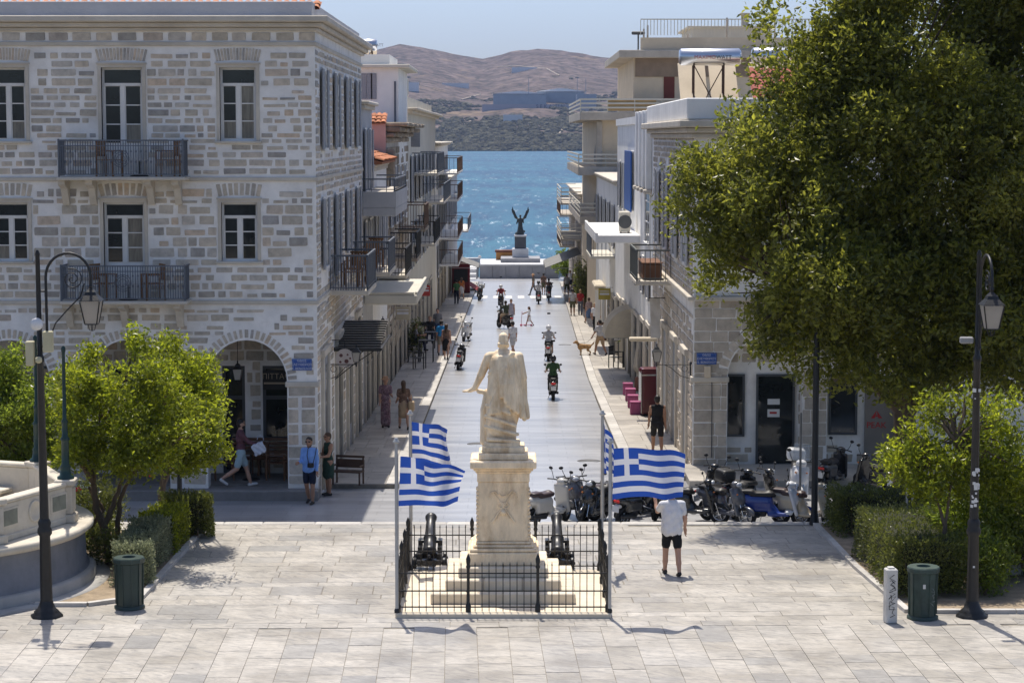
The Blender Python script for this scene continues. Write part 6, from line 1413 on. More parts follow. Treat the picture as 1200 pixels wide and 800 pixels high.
def person(label, loc, rz, top, bottom, legs=((.0, .0), (.0, .0)), arms=((.05, .12, .15), (.05, .12, .15)), h=1.75, skin=0, hair=HAIRD, shoes=SHOED, sleeve='short', lower='shorts', hat=None, sit=False,
           female=False, long_hair=False, res=.022, lean=0.0, shades=False, group=None, name='person', cat='person', width=1.0, beard=False, collar=False, head_turn=0.0, top_long=0.0):
    """legs: (swing forward, knee bend) for left and right; arms: (forward, outward, elbow bend). The person faces local +Y."""
    SKI, TOP, BOT, SHO, HAI = 0, 1, 2, 3, 4; pr = []; seed_ = (len(label)*1.7) % 6.28; s = h/1.75; hz = .93 if not sit else .0; low = []
    feet = []
    w_ = .94 if female else 1.0
    for k, sg in enumerate((-1, 1)):
        f, kn = legs[k]; hip = np.array([sg*.088, 0, hz]); knee = hip+rotd(.43, f, .03 if not sit else .12, sg); ank = knee+rotd(.42, f-kn, .0, sg)
        low.append(ank[2]-.075); feet.append((hip, knee, ank, f-kn))
    dz = -min(low) if not sit else 0.0
    for k, sg in enumerate((-1, 1)):
        hip, knee, ank, an = feet[k]; hip, knee, ank = hip+[0, 0, dz], knee+[0, 0, dz], ank+[0, 0, dz]
        if lower == 'shorts':
            c = hip*.22+knee*.78; pr += [cap(hip, c, .098, .086, BOT), cap(c, knee, .066, .056, SKI), cap(knee, ank*.6+knee*.4, .058, .052, SKI), cap(ank*.6+knee*.4, ank, .05, .036, SKI)]
        elif lower == 'trousers': pr += [cap(hip, knee, .095, .072, BOT), cap(knee, ank, .070, .056, BOT)]
        else: pr += [cap(hip, knee, .085, .055, SKI), cap(knee, ank*.6+knee*.4, .056, .05, SKI), cap(ank*.6+knee*.4, ank, .048, .034, SKI)]
        pitch = max(-.9, min(.9, an*.8)); dv = np.array([0, math.cos(pitch), math.sin(pitch)])*.15
        if an < -.5: dv = np.array([0, .11, -.10])
        pr += [cap(ank+[0, -.035, -.035], ank+dv+[0, 0, -.045], .042, .034, SHO)]
    hz2 = hz+dz; L = math.sin(lean); c_ = math.cos(lean)
    def up(x, y, z): return np.array([x*w_*width, y*c_+z*L, hz2+z*c_-y*L])
    pr += [cap(up(-.05, 0, -.03), up(.05, 0, -.03), .115*width, .115*width, BOT), cap(up(-.05, 0, .09), up(.05, 0, .09), .108*width, .108*width, TOP if top_long or True else BOT),
           cap(up(-.055, .005, .12), up(.055, .005, .12), .103*width, .103*width, TOP), ell(up(0, .0, .34), (.165*width*w_, .115*width, .22), TOP), cap(up(-.135, -.01, .465), up(.135, -.01, .465), .066, .066, TOP)]
    if top_long: pr += [rbx(up(0, 0, .16-top_long), (.172*width, .125*width, .27), .105, TOP)]
    if lower in ('dress', 'skirt'):
        kz = -.36; mm_ = TOP if lower == 'dress' else BOT; pr += [cap(up(0, 0, .05), up(0, .0, -.08), .13, .155, mm_), cap(up(-.03, 0, -.05), up(-.05, 0, kz), .14, .135, mm_), cap(up(.03, 0, -.05), up(.05, 0, kz), .14, .135, mm_)]
    if lower == 'long_dress': pr += [cap(up(0, 0, .05), up(0, .0, -.08), .13, .16, TOP), cap(up(0, 0, -.05), up(0, 0, -.72), .15, .17, TOP)]
    nk = up(0, .0, .50); hd = up(0, .02, .675); pr += [cap(nk, hd, .056, .05, SKI)]
    ht = rotm(0, 0, head_turn)
    def H(x, y, z): return hd+ht@np.array([x, y, z])
    pr += [ell(hd+[0, 0, .015], (.076, .094, .108), SKI, ht), ell(H(0, .028, -.05), (.056, .066, .062), SKI, ht), cap(H(0, .088, .01), H(0, .104, -.022), .012, .016, SKI), ell(H(-.078, 0, -.005), (.014, .025, .034), SKI, ht), ell(H(.078, 0, -.005), (.014, .025, .034), SKI, ht)]
    if beard: pr += [ell(H(0, .045, -.062), (.058, .058, .055), HAI, ht)]
    if hat is None or hat == 'cap' or hat == 'straw':
        pr += [ell(H(0, -.018, .05), (.084, .096, .088), HAI, ht), ell(H(0, -.045, .0), (.078, .068, .085), HAI, ht)]
        if long_hair: pr += [cap(H(0, -.07, .02), up(0, -.10, .42), .066, .05, HAI), cap(H(0, -.05, .02), up(0, -.07, .46), .08, .07, HAI)]
    for k, sg in enumerate((-1, 1)):
        f, o_, e = arms[k]; sh = up(sg*.172, -.01, .46)
        a1 = rotd(.285, f, o_, sg); el = sh+a1; fo = rotd(.245, f+e, o_*.5, sg); wr = el+fo
        if sleeve == 'none': pr += [cap(sh, el, .056, .042, SKI), cap(el, wr, .042, .030, SKI)]
        elif sleeve == 'short': m_ = sh+a1*.62; pr += [cap(sh, m_, .064, .060, TOP), cap(m_, el, .043, .041, SKI), cap(el, wr, .041, .029, SKI)]
        else: pr += [cap(sh, el, .062, .050, TOP), cap(el, sh+a1+fo*.93, .048, .037, TOP), cap(sh+a1+fo*.9, wr, .028, .028, SKI)]
        # palm so that the hand grows out of the wrist
        pr += [cap(wr, wr+fo/np.linalg.norm(fo)*.05, .028, .03, SKI)]
        feet.append((wr, fo/np.linalg.norm(fo), sg))
    ztop = hz2+.46; zlow = hz2-(.45 if lower != 'shorts' else .33)
    def crease(P):
        z = P[..., 2]; mk = np.clip((z-zlow)*8, 0, 1)*np.clip((ztop-z)*8, 0, 1)
        return mk*(.0055*np.sin(z*34+P[..., 0]*26*np.sign(P[..., 1])+seed_)+.0045*np.sin(P[..., 0]*48+z*15+P[..., 1]*20+seed_*2))
    V, F, M_ = surf(pr, res, .022, crease)
    Vs, Fs, Ms = [V], [F], [M_]; k = len(V)
    for (wr, d, sg) in feet[2:]:
        hv, hf = hand_verts(-sg); z = -d; x = np.array([1.0, 0, 0]) if abs(d[0]) < .8 else np.array([0, 1.0, 0]); y = np.cross(z, x); y /= np.linalg.norm(y); x = np.cross(y, z)
        T = np.stack([y*sg, -x*sg if False else np.cross(z, y*sg), z], 1); Vs.append(hv@T.T+wr); Fs.append(hf+k); Ms.append(np.zeros(len(hf), int)); k += len(hv)
    V = np.concatenate(Vs)*s; F = np.concatenate(Fs); M_ = np.concatenate(Ms)
    o = thing(name, label, cat, loc, rz, group)
    link('body', npmesh('body', V, F, [SKIN[skin], top, bottom, shoes, hair], M_), o)
    def at(x, y, z): return tuple(H(x, y, z)*s)
    Th = Matrix.Translation(Vector(hd)*s) @ Matrix.Rotation(head_turn, 4, 'Z')
    if shades: MB().bbox(-.068*s, -.008*s, .08*s, .098*s, .0, .034*s, .008, T=Th).bbox(.008*s, .068*s, .08*s, .098*s, .0, .034*s, .008, T=Th).box(-.078*s, -.07*s, .0, .085*s, .018*s, .026*s, T=Th).box(.07*s, .078*s, 0, .085*s, .018*s, .026*s, T=Th).build('sunglasses', HELD, o)
    else:
        for sg in (-1, 1): MB().lathe([(.002, -.009), (.009, 0), (.002, .009)], 8, T=Th @ Matrix.Translation((sg*.03, .084, .02))).build('eye', HELD, o)
    if hat == 'straw': MB().lathe([(.165*s, .055*s), (.16*s, .062*s), (.092*s, .075*s), (.088*s, .15*s), (.06*s, .165*s), (.002, .168*s)], 18, T=Th).build('hat', STRAW, o)
    if hat in ('helmet_white', 'helmet_dark'):
        prh = [ell((0, -.005, .03), (.125, .145, .135)), ell((0, .02, -.04), (.105, .11, .08))]; V, F, _ = surf(prh, .02, .02); me = npmesh('helmet', V*s, F, HELW if hat == 'helmet_white' else HELD); ho = link('helmet', me, o); ho.matrix_local = Th
        MB().bbox(-.085*s, .085*s, .105*s, .15*s, -.02*s, .06*s, .02, T=Th).build('visor', HELD, ho)
    o['hz'] = hz2*s
    return o
def gp(px, py, dz=0.0): x, y, z = G(px, py, dz); return (x, y, z)
FACE_CAM, AWAY, RIGHT, LEFT = math.pi, 0.0, -math.pi/2, math.pi/2
c = cloth
walk1 = ((.38, .1), (-.32, .35)); walk2 = ((-.3, .4), (.36, .08)); stand = ((.03, .03), (-.02, .02))
# near the arcade
x = WX(283, 55.35, 540); o = person('bearded man in maroon shirt and pale blue shorts walking with a white bag', (x, 55.2, -.14), RIGHT+R(12), c('maroon', (.13, .055, .065)), c('paleblue', (.32, .43, .47)), legs=((.32, .05), (-.25, .75)), arms=((-.1, .1, .3), (.75, .15, .5)), h=1.82, beard=True, shoes=SHOEW, sleeve='long', res=.018, shades=True)
BAGW = mat('carrier_bag', (.52, .55, .62), rough=.6, var=.12, scale=12)
bg_ = thing('carrier_bag', 'white printed carrier bag held by the man in maroon', 'bag', (x+.55, 55.0, .75), R(10)); V, F, _ = surf([rbx((0, 0, .19), (.20, .07, .18), .03), rbx((-.02, 0, .05), (.16, .06, .05), .03)], .02, .03, lambda P: .012*np.sin(P[..., 0]*40+P[..., 2]*23)); b1 = link('bag_body', npmesh('bag_body', V, F, BAGW), bg_); b1.rotation_euler = (0, R(-24), 0); b1.scale = (.8, .8, .8)
MB().tube([(-.1, 0, .36), (-.08, 0, .45), (-.0, 0, .48), (.05, 0, .42), (.06, 0, .34)], .008, 5).build('handle', BAGW, bg_)
person('person in black trousers walking behind the leafy tree in the arcade', (WX(224, 55.35, 560), 55.2, -.14), LEFT, c('greywhite', (.42, .42, .43)), c('black', (.012, .012, .013)), legs=((.45, .2), (-.35, .4)), lower='trousers', shoes=SHOEW, h=1.75, res=.024)
x, y, z = gp(363, 590, 0); o = person('man in light blue shirt and navy shorts with a camera round his neck', (x, y, z), R(165), c('lightblue', (.20, .36, .72)), c('navy', (.012, .016, .035)), legs=((.12, .1), (-.1, .3)), arms=((.05, .14, .2), (.2, .05, 1.35)), h=1.72, skin=1, sleeve='long', shades=True, res=.017, top_long=.02)
CAMB = mat('camera_black', (.012, .012, .013), rough=.4)
ca = thing('camera_bag', 'small black camera hanging on a strap against the blue shirt', 'camera', (x+.05, y-.17, z+1.0)); MB().bbox(-.08, .08, -.05, .04, -.05, .06, .015).build('camera_body', CAMB, ca); MB().lathe([(.045, 0), (.045, .07), (.03, .075)], 14, T=Matrix.Translation((0, -.05, .0)) @ Matrix.Rotation(R(90), 4, 'X')).build('lens', CAMB, ca); MB().tube([(-.06, .02, .06), (-.09, .0, .25), (-.07, .05, .42), (.02, .13, .5)], .01, 5).tube([(.06, .02, .06), (.12, .02, .3), (.14, .08, .45)], .01, 5).build('strap', CAMB, ca)
x, y, z = gp(385, 580, 0); person('woman in short dark green dress and sunglasses facing her companion', (x, y, z), R(120), c('bottle_green', (.018, .045, .032)), c('bottle_green', (.018, .045, .032)), legs=stand, arms=((.3, .1, 1.2), (.35, .1, 1.3)), h=1.66, female=True, hair=HAIRB, skin=1, sleeve='none', lower='dress', shades=True, res=.018)
x, y, z = gp(452, 501, .12); person('woman in straw sun hat and long patterned dress on the shaded pavement', (x, y, z), R(185), mat('cloth_patterned', (.20, .12, .15), rough=.9, var=.75, scale=22, stains=.6, col2=(.5, .42, .4)), c('dusty', (.2, .12, .14)), legs=stand, arms=((.3, .1, 1.3), (.1, .1, .5)), h=1.7, female=True, hat='straw', hair=HAIRB, sleeve='short', lower='long_dress')
x, y, z = gp(473, 503, .12); person('woman in short beige dress with shoulder bag on the shaded pavement', (x, y, z), R(10), mat('cloth_brown_print', (.16, .10, .075), rough=.9, var=.5, scale=16), c('sand', (.36, .27, .18)), legs=walk1, arms=((.2, .1, .9), (.1, .15, .3)), h=1.68, female=True, hair=HAIRB, long_hair=True, lower='skirt')
tb = thing('tote_bag', 'large straw tote bag on the arm of the woman in beige', 'bag', (x+.26, y-.05, z+.62)); V, F, _ = surf([rbx((0, 0, .16), (.10, .20, .16), .05)], .025, .02); link('bag_body', npmesh('bag_body', V, F, mat('straw_bag', (.40, .30, .19), rough=.9)), tb); MB().tube([(0, -.12, .3), (0, -.08, .52), (0, .08, .52), (0, .12, .3)], .012, 5).build('handle', STRAW, tb)
# right side
x, y, z = gp(770, 531, .13); person('man in black sleeveless top and black shorts walking away along the wall', (x, y, z), 0, c('black', (.012, .012, .013)), c('black2', (.014, .013, .013)), legs=walk1, arms=((.1, .15, .25), (-.05, .12, .25)), h=1.8, skin=1, sleeve='none', width=1.06, res=.019)
x, y = GZ(787, 673, 0); person('man in white T-shirt and black shorts standing on the square behind a flag', (x, y, 0), R(8), c('white', (.68, .68, .70)), c('black', (.012, .012, .013)), legs=((.2, .08), (-.2, .14)), arms=((.9, .15, 1.7), (.05, .18, .25)), h=1.84, width=1.16, sleeve='short', res=.017, top_long=.04)
# girl with kick scooter
x, y, z = gp(620, 382); person('little girl in white dress pushing a pink kick scooter', (x, y, z), LEFT, c('white', (.68, .68, .70)), c('white', (.68, .68, .70)), legs=((.35, .05), (-.3, .3)), arms=((.95, .05, .3), (.95, .05, .3)), h=1.22, female=True, hair=HAIRB, long_hair=True, lower='dress', skin=1)
PINK = mat('hot_pink', (.55, .05, .14), rough=.5); ks = thing('kick_scooter', 'pink three wheeled kick scooter held by the girl', 'kick scooter', (x-.42, y, z), LEFT)
MB().bbox(-.06, .06, -.6, .02, .07, .1, .02).build('deck', PINK, ks); MB().tube([(0, .05, .1), (0, .0, .85)], .018, 8).build('stem', mat('pale_stem', (.6, .4, .45)), ks); MB().tube([(-.17, .0, .85), (.17, .0, .85)], .016, 8).build('handlebar', PINK, ks)
for (a, b) in ((-.12, .06), (.12, .06), (0, -.55)): MB().lathe([(.05, -.02), (.062, -.012), (.062, .012), (.05, .02)], 12, T=Matrix.Translation((a, b, .062)) @ Matrix.Rotation(R(90), 4, 'Y')).build('wheel', PINK, ks)
# man with dog
x, y, z = gp(703, 416, .13); person('man in grey shirt and tan shorts walking a dog on the sunlit pavement', (x, y, z), LEFT+R(-60), c('palegrey', (.46, .46, .48)), c('tan', (.36, .25, .15)), legs=walk1, arms=((.4, .2, .3), (-.1, .1, .2)), h=1.78, skin=1)
DOG = mat('dog_fur', (.36, .21, .09), rough=.95, var=.3, scale=14); dx, dy, dz = gp(685, 416, .13)
dg = thing('dog', 'shaggy tan dog on a leash beside the kerb', 'dog', (dx, dy, dz), LEFT)
dp = [cap((0, .18, .42), (0, -.22, .42), .125, .105), ell((0, .2, .40), (.11, .14, .15)), cap((0, .26, .48), (0, .36, .60), .075, .065), ell((0, .40, .63), (.075, .095, .075)), cap((0, .44, .615), (0, .53, .59), .042, .032), cap((-.06, .37, .66), (-.085, .36, .57), .022, .026), cap((.06, .37, .66), (.085, .36, .57), .022, .026), cap((0, -.3, .46), (0, -.42, .56), .035, .03), cap((0, -.42, .56), (0, -.46, .66), .03, .014)]
for sg in (-1, 1):
    dp += [cap((sg*.07, .2, .38), (sg*.075, .17, .2), .055, .034), cap((sg*.075, .17, .2), (sg*.075, .18, .03), .032, .026), cap((sg*.075, .18, .025), (sg*.075, .22, .02), .027, .022)]
    dp += [cap((sg*.075, -.22, .4), (sg*.085, -.14, .25), .075, .045), cap((sg*.085, -.14, .25), (sg*.085, -.28, .16), .04, .028), cap((sg*.085, -.28, .16), (sg*.085, -.26, .03), .027, .025), cap((sg*.085, -.26, .025), (sg*.085, -.21, .02), .027, .022)]
sdf_obj('body', dp, DOG, dg, h=.018, k=.03, disp=lambda P: .008*np.sin(P[..., 0]*70)*np.sin(P[..., 1]*63)*np.sin(P[..., 2]*77)); MB().lathe([(.078, -.012), (.08, .012)], 14, T=Matrix.Translation((0, .3, .53)) @ Matrix.Rotation(R(-50), 4, 'X')).build('collar', CAMB, dg)
o = thing('leash', 'thin leash between the man and the tan dog', 'leash', (dx, dy, dz)); MB().tube([(-.28, 0, .55), (.1, .0, .62), (x-dx-.22, y-dy+.1, .92)], .008, 5).build('cord', CAMB, o)
# pavement crowd on the right
def walker(label, px, py, rz, top, bot, dz=.13, **kw): return person(label, gp(px, py, dz), rz, top, bot, res=.028, group='people walking by the cafes', **kw)
walker('man in pale shirt and olive shorts walking away down the pavement', 671, 370, 0, c('palegrey2', (.40, .40, .42)), c('olive', (.10, .10, .055)), legs=walk2, h=1.8, skin=1)
walker('person in red shirt and grey trousers walking away down the pavement', 680, 369, R(-5), c('red', (.33, .025, .025)), c('greyblue', (.13, .14, .17)), legs=walk1, lower='trousers', hair=HAIRL, h=1.72)
walker('woman in denim skirt striding along the cafe pavement', 690, 379, R(20), mat('cloth_floral', (.35, .26, .25), rough=.9, var=.5, scale=15), c('denim', (.10, .16, .28)), legs=((.5, .1), (-.45, .5)), lower='skirt', female=True, hair=HAIRB, h=1.66)
walker('blonde woman in white top and black trousers on the cafe pavement', 697, 389, R(-160), c('white', (.68, .68, .70)), c('black', (.012, .012, .013)), legs=walk2, lower='trousers', female=True, hair=HAIRL, long_hair=True, h=1.7, arms=((.2, .1, .9), (.1, .1, .3)))
walker('man in white shirt and dark shorts at the head of the pavement crowd', 664, 347, R(5), c('palegrey', (.46, .46, .48)), c('olive', (.10, .10, .055)), legs=walk1, h=1.8)
walker('dark haired woman in black dress among the distant crowd', 675, 352, R(-20), c('black', (.012, .012, .013)), c('black', (.012, .012, .013)), legs=stand, lower='dress', female=True, long_hair=True, h=1.65)
walker('person in navy clothes at the back of the distant crowd', 684, 350, R(30), c('navy', (.012, .016, .035)), c('navy', (.012, .016, .035)), legs=walk1, lower='trousers', h=1.7)
walker('waiter in white shirt standing between the white cafe posts', 716, 388, R(150), c('white', (.68, .68, .70)), c('black', (.012, .012, .013)), legs=stand, lower='trousers', h=1.75, arms=((.3, .1, 1.2), (.1, .1, .3)))
walker('woman in navy top standing beside the waiter', 723, 386, R(-150), c('navy', (.012, .016, .035)), c('denim', (.10, .16, .28)), legs=stand, lower='trousers', female=True, hair=HAIRL, h=1.62)
# in the roadway
walker('woman in pale jumpsuit crossing the roadway', 599, 382, R(170), c('lilac', (.38, .36, .42)), c('lilac', (.38, .36, .42)), dz=0, legs=((.4, .1), (-.3, .5)), lower='trousers', sleeve='none', female=True, hair=HAIRB, h=1.7)
walker('man in white shirt and dark hair walking in the roadway behind the statue', 601, 417, R(30), c('white2', (.55, .56, .60)), c('palegrey', (.46, .46, .48)), dz=0, legs=walk2, h=1.76)
walker('person in straw hat crossing the zebra stripes', 625, 346, LEFT, c('khaki', (.20, .17, .13)), c('greyblue', (.13, .14, .17)), dz=0, legs=walk1, lower='trousers', hat='straw', h=1.75)
walker('person in brown standing near the quay platform', 637, 345, R(10), c('rust', (.16, .10, .08)), c('olive', (.10, .10, .055)), dz=0, legs=stand, h=1.72)
walker('woman in black skirt with long brown hair walking away past the scooters', 523, 421, R(-5), mat('cloth_brown_print', (.16, .10, .075)), c('black', (.012, .012, .013)), legs=walk1, lower='skirt', female=True, hair=HAIRB, long_hair=True, h=1.74, sleeve='none')
walker('man in bright blue T-shirt walking beside the woman in the black skirt', 517, 416, R(0), c('bright_blue', (.02, .22, .50)), c('khaki', (.20, .17, .13)), legs=walk2, h=1.74)
walker('person in green shirt standing by the red kiosk', 535, 356, R(20), c('green', (.05, .14, .05)), c('navy', (.012, .016, .035)), legs=stand, lower='trousers', h=1.75)

# ================================================================== scooters
RUB = mat('tyre_rubber', (.014, .014, .014), rough=.85); CHR = mat('chrome', (.55, .55, .55), rough=.2, metal=1); PLA = mat('black_plastic', (.016, .016, .017), rough=.45); SEATB = mat('seat_black', (.02, .019, .019), rough=.5); SEATM = mat('seat_brown', (.055, .035, .035), rough=.45)
TAIL = mat('tail_red', (.55, .02, .015), rough=.25); PLATE = mat('plate_white', (.6, .6, .6)); ORG = mat('indicator_orange', (.6, .18, .02), rough=.3); HLG = mat('headlight_glass', (.5, .52, .55), rough=.1, spec=.8)
def paint(n, c): return mat('paint_'+n, c, rough=.25, coat=.6, var=.03, spec=.5)
_sc = {}
def sc_meshes():
    if _sc: return _sc
    _sc['body'] = surf([cap((0, -.72, .66), (0, -.15, .60), .13, .15), ell((0, -.8, .68), (.10, .14, .09)), rbx((0, -.35, .50), (.145, .30, .15), .07), rbx((0, .12, .30), (.17, .26, .045), .03), cap((0, -.1, .48), (0, .02, .32), .12, .13)], .025, .05)
    _sc['shield'] = surf([rbx((0, .46, .60), (.20, .045, .34), .04, 0, rotm(R(16))), ell((0, .50, .70), (.165, .10, .22), 0, rotm(R(16))), rbx((0, .36, .34), (.17, .09, .05), .03), ell((0, .40, 1.0), (.13, .11, .085))], .025, .05)
    _sc['fender'] = surf([ell((0, .68, .36), (.085, .27, .15)), cap((0, .62, .40), (0, .52, .58), .06, .05)], .025, .04, lambda P: np.maximum(0, .255-np.hypot(P[..., 1]-.66, P[..., 2]-.24))*1.0)
    _sc['seat'] = surf([rbx((0, -.28, .77), (.135, .28, .055), .05), rbx((0, -.62, .82), (.115, .17, .05), .045), cap((0, -.1, .77), (0, .02, .73), .09, .05)], .025, .05)
    _sc['box'] = surf([rbx((0, 0, .16), (.22, .20, .15), .09)], .03, .03)
    _sc['engine'] = surf([rbx((-.13, -.5, .30), (.05, .28, .08), .04), rbx((0, -.35, .33), (.11, .2, .1), .05), cap((.15, -.35, .27), (.15, -.85, .33), .05, .055)], .03, .03)
    return _sc
_me = {}
def scme(key, m):
    k = (key, m.name)
    if k not in _me: V, F, _ = sc_meshes()[key]; _me[k] = npmesh(key, V, F, m)
    return _me[k]
WH_T = MB().lathe([(.16, -.05), (.21, -.062), (.245, -.045), (.255, 0), (.245, .045), (.21, .062), (.16, .05), (.16, -.05)], 22, T=Matrix.Rotation(R(90), 4, 'Y')).mesh('tyre', RUB)
wr_ = MB().lathe([(.03, -.05), (.05, -.05), (.05, .05), (.03, .05)], 10, T=Matrix.Rotation(R(90), 4, 'Y')).lathe([(.165, -.045), (.165, .045), (.14, .04), (.14, -.04), (.165, -.045)], 20, T=Matrix.Rotation(R(90), 4, 'Y'))
for k in range(5): a = k*1.257; wr_.tube([(0, .04*math.cos(a), .04*math.sin(a)), (0, .15*math.cos(a), .15*math.sin(a))], .02, 5)
WH_R = wr_.mesh('rim', CHR)
def scooter(label, loc, rz, col, seat=None, lean=4.0, top_box=None, screen=False, group='parked scooters', cover=None, steer=0.0, s=1.0, shield_col=None):
    o = thing('scooter', label, 'scooter', loc, rz, group, s); o.rotation_euler[1] = R(lean); sc2 = shield_col or col
    link('body', scme('body', col), o); link('leg_shield', scme('shield', sc2), o); link('front_fender', scme('fender', col), o); link('seat', scme('seat', seat or SEATB), o); link('engine', scme('engine', PLA), o)
    for nm, y in (('front_wheel', .66), ('rear_wheel', -.62)): w_ = link(nm, WH_T, o, (0, y, .255), (0, 0, steer if y > 0 else 0)); link('rim', WH_R, w_)
    MB().tube([(-.07, .66, .26), (-.07, .56, .55), (-.05, .46, .8)], .022, 6).tube([(.07, .66, .26), (.07, .56, .55), (.05, .46, .8)], .022, 6).build('fork', CHR, o)
    hb = MB().tube([(-.34, .28, 1.02), (-.2, .33, 1.03), (0, .38, 1.02), (.2, .33, 1.03), (.34, .28, 1.02)], [.018, .016, .02, .016, .018], 7).build('handlebar', PLA, o)
    for sg in (-1, 1):
        m = MB().tube([(sg*.2, .34, 1.04), (sg*.26, .36, 1.16), (sg*.28, .34, 1.24)], .008, 5).build('mirror', PLA, o); V, F, _ = surf([ell((sg*.30, .33, 1.28), (.06, .02, .042))], .014, .01); link('mirror_glass', npmesh('mirror_glass', V, F, PLA), m)
        MB().lathe([(.005, -.02), (.03, 0), (.005, .02)], 8, c=(sg*.13, .56, .80)).build('indicator', ORG, o)
    V, F, _ = surf([ell((0, .50, 1.0), (.085, .045, .055))], .016, .01) if 'hl' not in _sc else _sc['hl']; _sc['hl'] = (V, F, None)
    k = ('hl',)
    if k not in _me: _me[k] = npmesh('headlight', V, F, HLG)
    link('headlight', _me[k], o)
    MB().bbox(-.09, .09, -.945, -.90, .64, .71, .02).build('tail_light', TAIL, o); MB().bbox(-.10, .10, -.955, -.935, .42, .58, .01).bbox(-.05, .05, -.93, -.75, .5, .6, .02).build('licence_plate', PLATE, o)
    MB().tube([(-.1, -.6, .82), (-.11, -.85, .86), (.11, -.85, .86), (.1, -.6, .82)], .013, 6).build('grab_rail', PLA, o); MB().tube([(-.1, -.25, .3), (-.2, -.3, .02)], .014, 6).build('stand', CHR, o)
    if top_box: link('top_box', scme('box', top_box), o, (0, -.92, .86))
    if screen: MB().bbox(-.19, .19, .50, .515, 1.0, 1.42, .005, T=Matrix.Translation((0, .36, 0)) @ Matrix.Rotation(R(14), 4, 'X') @ Matrix.Translation((0, -.3, 0))).build('windscreen', glassmat('screen_glass', (.5, .55, .6)), o)
    return o
def sg_(px, py, Y=None, dz=0.0): x, y, z = G(px, py, dz); return (x, y, z)
SIL_ = paint('silver', (.50, .48, .44)); BLK_ = paint('black', (.012, .012, .013)); WHT_ = paint('white', (.62, .63, .65)); BLU_ = paint('blue', (.015, .045, .24)); CRM_ = paint('cream', (.45, .38, .27)); GRY_ = paint('grey', (.10, .10, .11)); 
ZR_ = lambda Y: zs(Y)
def park(label, px, Y, rz, *a, **k): return scooter(label, (WX(px, Y, 590), Y, zs(Y)), rz, *a, **k)
park('silver scooter with brown seat parked in front beside the pedestal', 643, 50.6, R(-38), SIL_, SEATM, lean=5, steer=.3, shield_col=SIL_)
park('black scooter with silver grab rail parked beside the silver scooter', 696, 51.0, R(-205), BLK_, SEATB, lean=-5)
park('black scooter parked behind the wide open flag', 748, 50.7, R(-40), BLK_, SEATB, lean=5, steer=.4)
park('dark scooter with low seat parked behind the man in white', 812, 51.0, R(-110), BLK_, SEATB, lean=4)
park('dark grey scooter with bare fork parked by the blue one', 851, 50.8, R(-140), GRY_, SEATB, lean=5, steer=.5)
park('black scooter with plate turned to the square and mirrors up', 838, 53.2, R(12), BLK_, SEATB, lean=7)
park('black scooter with large rounded top box', 883, 52.6, R(-60), BLK_, SEATB, lean=5, top_box=PLA)
b_o = park('blue step through moped with white leg shield', 906, 50.5, R(-95), BLU_, SEATB, lean=5, shield_col=WHT_)
park('cream classic scooter beside the hedge', 944, 50.4, R(-120), CRM_, SEATM, lean=4)
park('large white scooter with white top box under the tree', 933, 54.3, R(178), WHT_, SEATB, lean=-4, top_box=WHT_, screen=True, s=1.08)
park('black scooter parked against the shop wall behind the dark post', 974, 57.0, R(-30), BLK_, SEATB, lean=6)
park('black motor scooter with plate facing out beside the sapling', 1020, 55.5, R(20), BLK_, SEATB, lean=5)
park('grey scooter glimpsed behind the shrubs beyond the tall lamp', 1190, 54.0, R(-100), GRY_, SEATB)
park('grey scooter squeezed between the silver and the black one', 671, 51.9, R(-165), GRY_, SEATB, lean=4)
park('black scooter half hidden behind the edge on flag', 722, 51.7, R(-60), BLK_, SEATM, lean=5)
park('silver grey scooter behind the wide open flag', 780, 51.9, R(-150), paint('steel', (.2, .2, .21)), SEATB, lean=5)
park('black scooter with small mirrors behind the man in white', 868, 52.2, R(-20), BLK_, SEATB, lean=5)
# scooters by the left kerb
scooter('black scooter with red light parked by the kerb of the shaded pavement, facing the sea', sg_(538, 432), R(-4), BLK_, SEATB, lean=6, group='scooters by the kerb'); scooter('silver white scooter parked by the shaded kerb beyond the black one', sg_(546, 399), R(170), WHT_, SEATB, lean=-5, group='scooters by the kerb'); scooter('black scooter with windscreen parked near the quay corner', sg_(562, 352), R(175), BLK_, SEATB, lean=-5, screen=True, top_box=SIL_, group='scooters by the kerb')
# riders
def ride(label_s, label_p, px, py, rz, col, top, bot, hat, **k):
    x, y, z = gp(px, py); scooter(label_s, (x, y, z), rz, col, lean=0, group='scooters on the move', **{q: v for q, v in k.items() if q in ('top_box', 'screen')})
    hzs = .80; f = Vector((-math.sin(rz), math.cos(rz), 0)); p = Vector((x, y, z))-f*.22
    person(label_p, (p.x, p.y, z+hzs+.08), rz, top, bot, legs=((1.25, 1.15), (1.25, 1.15)), arms=((.75, .25, .45), (.75, .25, .45)), sit=True, hat=hat, h=1.72, skin=1, group='riders', res=.024, lean=.08, **{q: v for q, v in k.items() if q in ('lower', 'sleeve', 'female')})
ride('black scooter with bright tail light ridden up the street', 'rider in dark green vest and black helmet riding away', 648, 467, 0, BLK_, c('darkgreen', (.03, .07, .025)), c('black2', (.014, .013, .013)), 'helmet_dark', lower='trousers')
ride('dark scooter carrying bags ridden ahead of the green rider', 'rider in grey top and white helmet riding away', 643, 422, R(-3), GRY_, c('palegrey2', (.40, .40, .42)), c('black', (.012, .012, .013)), 'helmet_white')
ride('dark motorbike coming up the street towards the statue', 'rider in red shirt and white helmet coming up the street', 587, 362, math.pi, BLK_, c('darkred', (.22, .03, .035)), c('navy', (.012, .016, .035)), 'helmet_white', lower='trousers')
